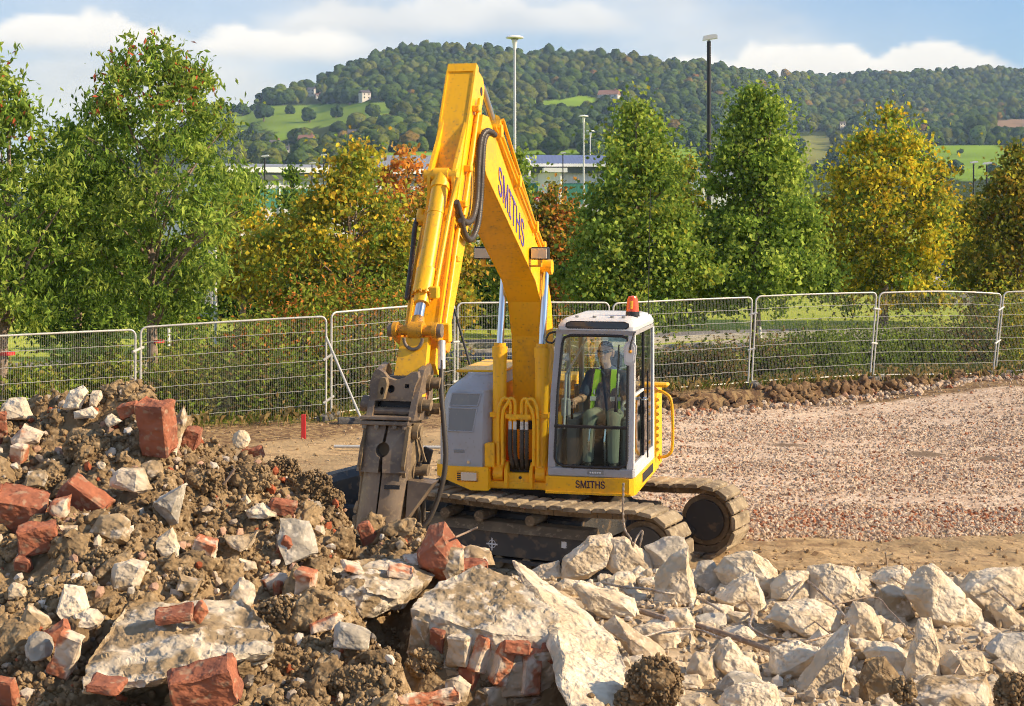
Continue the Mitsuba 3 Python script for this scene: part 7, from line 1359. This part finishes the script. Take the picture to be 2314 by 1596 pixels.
# clustered crumbs that make up the bigger clods
cl = []
for x, y, w, h in ((1480, 1545, 130, 130), (1415, 1590, 60, 60), (2290, 1570, 90, 100), (285, 890, 60, 50), (640, 1060, 80, 60), (700, 1100, 110, 80), (740, 1130, 80, 60), (560, 1080, 120, 70), (460, 1090, 100, 80), (640, 1390, 120, 90), (200, 1010, 110, 60), (330, 1010, 110, 50), (960, 1500, 90, 70), (820, 1545, 180, 80), (640, 1500, 150, 80), (1090, 1560, 70, 60), (1190, 1575, 60, 50), (240, 1280, 130, 80), (110, 1090, 80, 50), (20, 1250, 60, 60), (520, 1240, 100, 60), (900, 1300, 30, 20), (2040, 1560, 60, 60), (420, 1320, 110, 70)):
    d = depth_at(x, min(y + h * 0.35, 1640), both_z) if x < 1400 else 5.2; n = int(w * h / 15); c = at(x, y, d + 0.03)
    g = r.normal(size=(n, 3)); g /= np.linalg.norm(g, axis=1, keepdims=True); g *= r.random((n, 1)) ** 0.25
    P = c + g * np.array([w, 0.8 * min(w, h), h]) / 2 / FOCAL * d; cl.append((P, 0.004 + 0.009 * r.random(n) ** 1.8))
c_ = crumbs(np.vstack([q[0] for q in cl]), np.concatenate([q[1] for q in cl]), 3, ICO0)
cores = []
for (P, _q) in cl: cores.append(rough(hull(P.mean(0) + (P - P.mean(0)) * 0.95), 0.02, 0.022, len(P) % 997, 22))
structure(put('earth_clods', cat(a, b, c_, *cores), 'soil', smooth=True), 'stuff', 'crumbly brown earth clods covering the rubble heap', 'earth')
# chips of brick, mortar and stone scattered in the soil
X, Yv = heap_points(1500); rad = 0.006 + 0.022 * r.random(len(X)) ** 2.2; pal = np.array([(0.55, 0.45, 0.34), (0.40, 0.12, 0.06), (0.48, 0.30, 0.21), (0.34, 0.29, 0.23), (0.62, 0.55, 0.46)])
a = crumbs(np.stack([X, Yv, soil_z(X, Yv) + rad * 0.6], 1), rad, 5, ICO0, 0.7)
Xm, Ym = r.uniform(-0.4, 4.2, 5200), r.uniform(6.1, 11, 5200); u = Xm / Ym * FOCAL + CX; okm = (mound_z(Xm, Ym) > 1.0) & (u < 2350) & (u > 1150); Xm, Ym = Xm[okm], Ym[okm]; radm = 0.008 + 0.028 * r.random(len(Xm)) ** 2
b = crumbs(np.stack([Xm, Ym, mound_z(Xm, Ym) + radm * 0.5], 1), radm, 6, ICO0, 0.75); palm = np.array([(0.58, 0.49, 0.37), (0.52, 0.43, 0.32), (0.64, 0.56, 0.45), (0.36, 0.27, 0.17), (0.45, 0.36, 0.26)])
cols = np.vstack([np.repeat(pal[r.choice(5, len(X), p=[.3, .2, .2, .15, .15])] * r.uniform(.75, 1.2, (len(X), 1)), 12, 0), np.repeat(palm[r.integers(0, 5, len(Xm))] * r.uniform(.75, 1.2, (len(Xm), 1)), 12, 0)])
structure(put('rubble_chips', cat(a, b), 'tinted', color=np.clip(cols, 0, 0.9)), 'stuff', 'small chips of brick, mortar and concrete strewn over the heaps', 'rubble')

# crushed brick hardcore over the yard
r = np.random.default_rng(88)
def yard_points(n, y0, y1, power):
    Yv = y0 + (y1 - y0) * r.random(n) ** power; x = r.uniform(880, 2340, n); X = (x - CX) / FOCAL * Yv
    return X, Yv
def in_gravel(X, Yv):
    edge = fence_y(X) - np.interp(X, [2, 4, 6, 9, 12], [0.2, 1.25, 1.15, 0.9, 0.1]) - 0.02
    q = np.stack([X * 0.8, Yv * 0.8, X * 0], -1); wob = (meshkit.fbm(q, 3, 61) - 0.5)
    return (Yv < edge) & (X > 0.9 + (Yv - 22) * 0.06 + wob * 1.6) & (Yv > 19.25 + 0.115 * X + wob * 1.8)
X, Yv = yard_points(84000, 18.8, 40, 1.7); ok = in_gravel(X, Yv)
for px_, py_, ra in ((7.05, 27.2, 0.36), (4.94, 28.6, 0.3), (7.9, 26.4, 0.2)): ok &= (np.hypot(X - px_, (Yv - py_) / 1.3) > ra * r.uniform(0.8, 1.2, len(X)))  # stones kept off the painted hollow shadows
X, Yv = X[ok], Yv[ok]
band = np.exp(-((Yv - (20.3 + 0.115 * X)) / 0.7) ** 2); pat = meshkit.fbm(np.stack([X * 0.35, Yv * 0.9, X * 0], -1), 4, 71); thin = r.random(len(X)) < np.clip((pat - 0.22) * 3.0 + 0.9 * band - 0.012 * (Yv - 22), 0.22, 1); X, Yv, band = X[thin], Yv[thin], band[thin]
rad = (0.014 + 0.028 * r.random(len(X)) ** 1.8) * (1 + 0.35 * band) * (0.85 + 0.012 * (Yv - 20))
gp = np.array([(0.56, 0.435, 0.32), (0.50, 0.37, 0.265), (0.61, 0.50, 0.39), (0.36, 0.15, 0.085), (0.46, 0.28, 0.185), (0.41, 0.33, 0.25)])
gk = r.choice(6, len(X), p=[0.31, 0.23, 0.22, 0.07, 0.09, 0.08]); gk = np.where((band > 0.3) & (r.random(len(X)) < 0.14), 3, gk)
OCT = trimesh.Trimesh([(1, 0, 0), (-1, 0, 0), (0, 1, 0), (0, -1, 0), (0, 0, 1), (0, 0, -1)], [(0, 2, 4), (2, 1, 4), (1, 3, 4), (3, 0, 4), (2, 0, 5), (1, 2, 5), (3, 1, 5), (0, 3, 5)], process=False)
gc = gp[gk] * r.uniform(.75, 1.15, (len(X), 1)); fa_ = Yv > 22.3; P_ = np.stack([X, Yv, yard_z(X, Yv) + rad * 0.18], 1)
a1, a2 = crumbs(P_[~fa_], rad[~fa_], 7, ICO0, 0.62), crumbs(P_[fa_], rad[fa_] * 1.15, 27, OCT, 0.62); a = cat(a1, a2); ca = np.vstack([np.repeat(gc[~fa_], 12, 0), np.repeat(gc[fa_], 6, 0)])
# larger stones raked up against the bank
Xb = r.uniform(2.0, 14.5, 1100); eb = fence_y(Xb) - np.interp(Xb, [2, 4, 6, 9, 12], [0.2, 1.25, 1.15, 0.9, 0.1]); Yb = eb - np.abs(r.normal(size=1100)) * 0.40 - 0.05; rb = 0.025 + 0.055 * r.random(1100) ** 1.6
b = crumbs(np.stack([Xb, Yb, yard_z(Xb, Yb) + rb * 0.45], 1), rb, 8, ICO1, 0.8); cb_ = np.repeat(gp[r.choice(6, 1100, p=[.30, .25, .12, .08, .10, .15])] * r.uniform(.8, 1.15, (1100, 1)), 42, 0)
# soil crumbs and straw-coloured trash on the tan ground
Xs, Ys = r.uniform(-6, 9, 9000), 17.2 + 14 * r.random(9000) ** 1.8; okx = ~in_gravel(Xs, Ys) & (Ys < fence_y(Xs)); Xs, Ys = Xs[okx], Ys[okx]; rs = 0.006 + 0.035 * r.random(len(Xs)) ** 3.5
c = crumbs(np.stack([Xs, Ys, yard_z(Xs, Ys) + rs * 0.2], 1), rs, 9, ICO0, 0.6); cc = np.repeat(np.array([(0.40, 0.28, 0.15), (0.30, 0.2, 0.11), (0.5, 0.38, 0.25)])[r.integers(0, 3, len(Xs))], 12, 0)
structure(put('gravel', cat(a, b, c), 'tinted', color=np.clip(np.vstack([ca, cb_, cc]), 0, 0.9)), 'stuff', 'pinkish crushed brick and stone hardcore spread over the yard', 'gravel')
# a few heaped lumps of earth torn up along the bank
r = np.random.default_rng(17)
Xq = r.uniform(2.6, 12, 260); eq = fence_y(Xq) - np.interp(Xq, [2, 4, 6, 9, 12], [0.2, 1.25, 1.15, 0.9, 0.1]); Yq = eq + r.normal(size=260) * 0.16; rq = 0.05 + 0.13 * r.random(260) ** 2
m = crumbs(np.stack([Xq, Yq, yard_z(Xq, Yq) + 0.02], 1), rq, 10, ICO2, 0.8); m = (m[0] + (meshkit.fbm(m[0] * 14, 3, 4)[:, None] - 0.5) * 0.07, m[1])
bsdf('dark_soil', two_tone((0.13, 0.075, 0.04), (0.20, 0.125, 0.06), (0.30, 0.20, 0.10), 3, 8), 0.95)
structure(put('bank_earth', m, 'dark_soil', smooth=True), 'stuff', 'torn brown earth along the cut bank below the fence', 'earth')
# ---------------------------------------------------------------- air between here and the hills
scene['haze_air'] = {'type': 'homogeneous', 'albedo': {'type': 'rgb', 'value': [0.95, 0.95, 0.96]}, 'sigma_t': {'type': 'rgb', 'value': [0.000070, 0.000095, 0.000150]}}
scene['haze'] = {'type': 'cube', 'to_world': T4().translate([0, 1500, 117]) @ T4().scale([2600, 1800, 127]), 'bsdf': {'type': 'null'}, 'interior': {'type': 'ref', 'id': 'haze_air'}}
labels['haze'] = {'kind': 'stuff'}
scene['camera']['medium'] = {'type': 'ref', 'id': 'haze_air'}
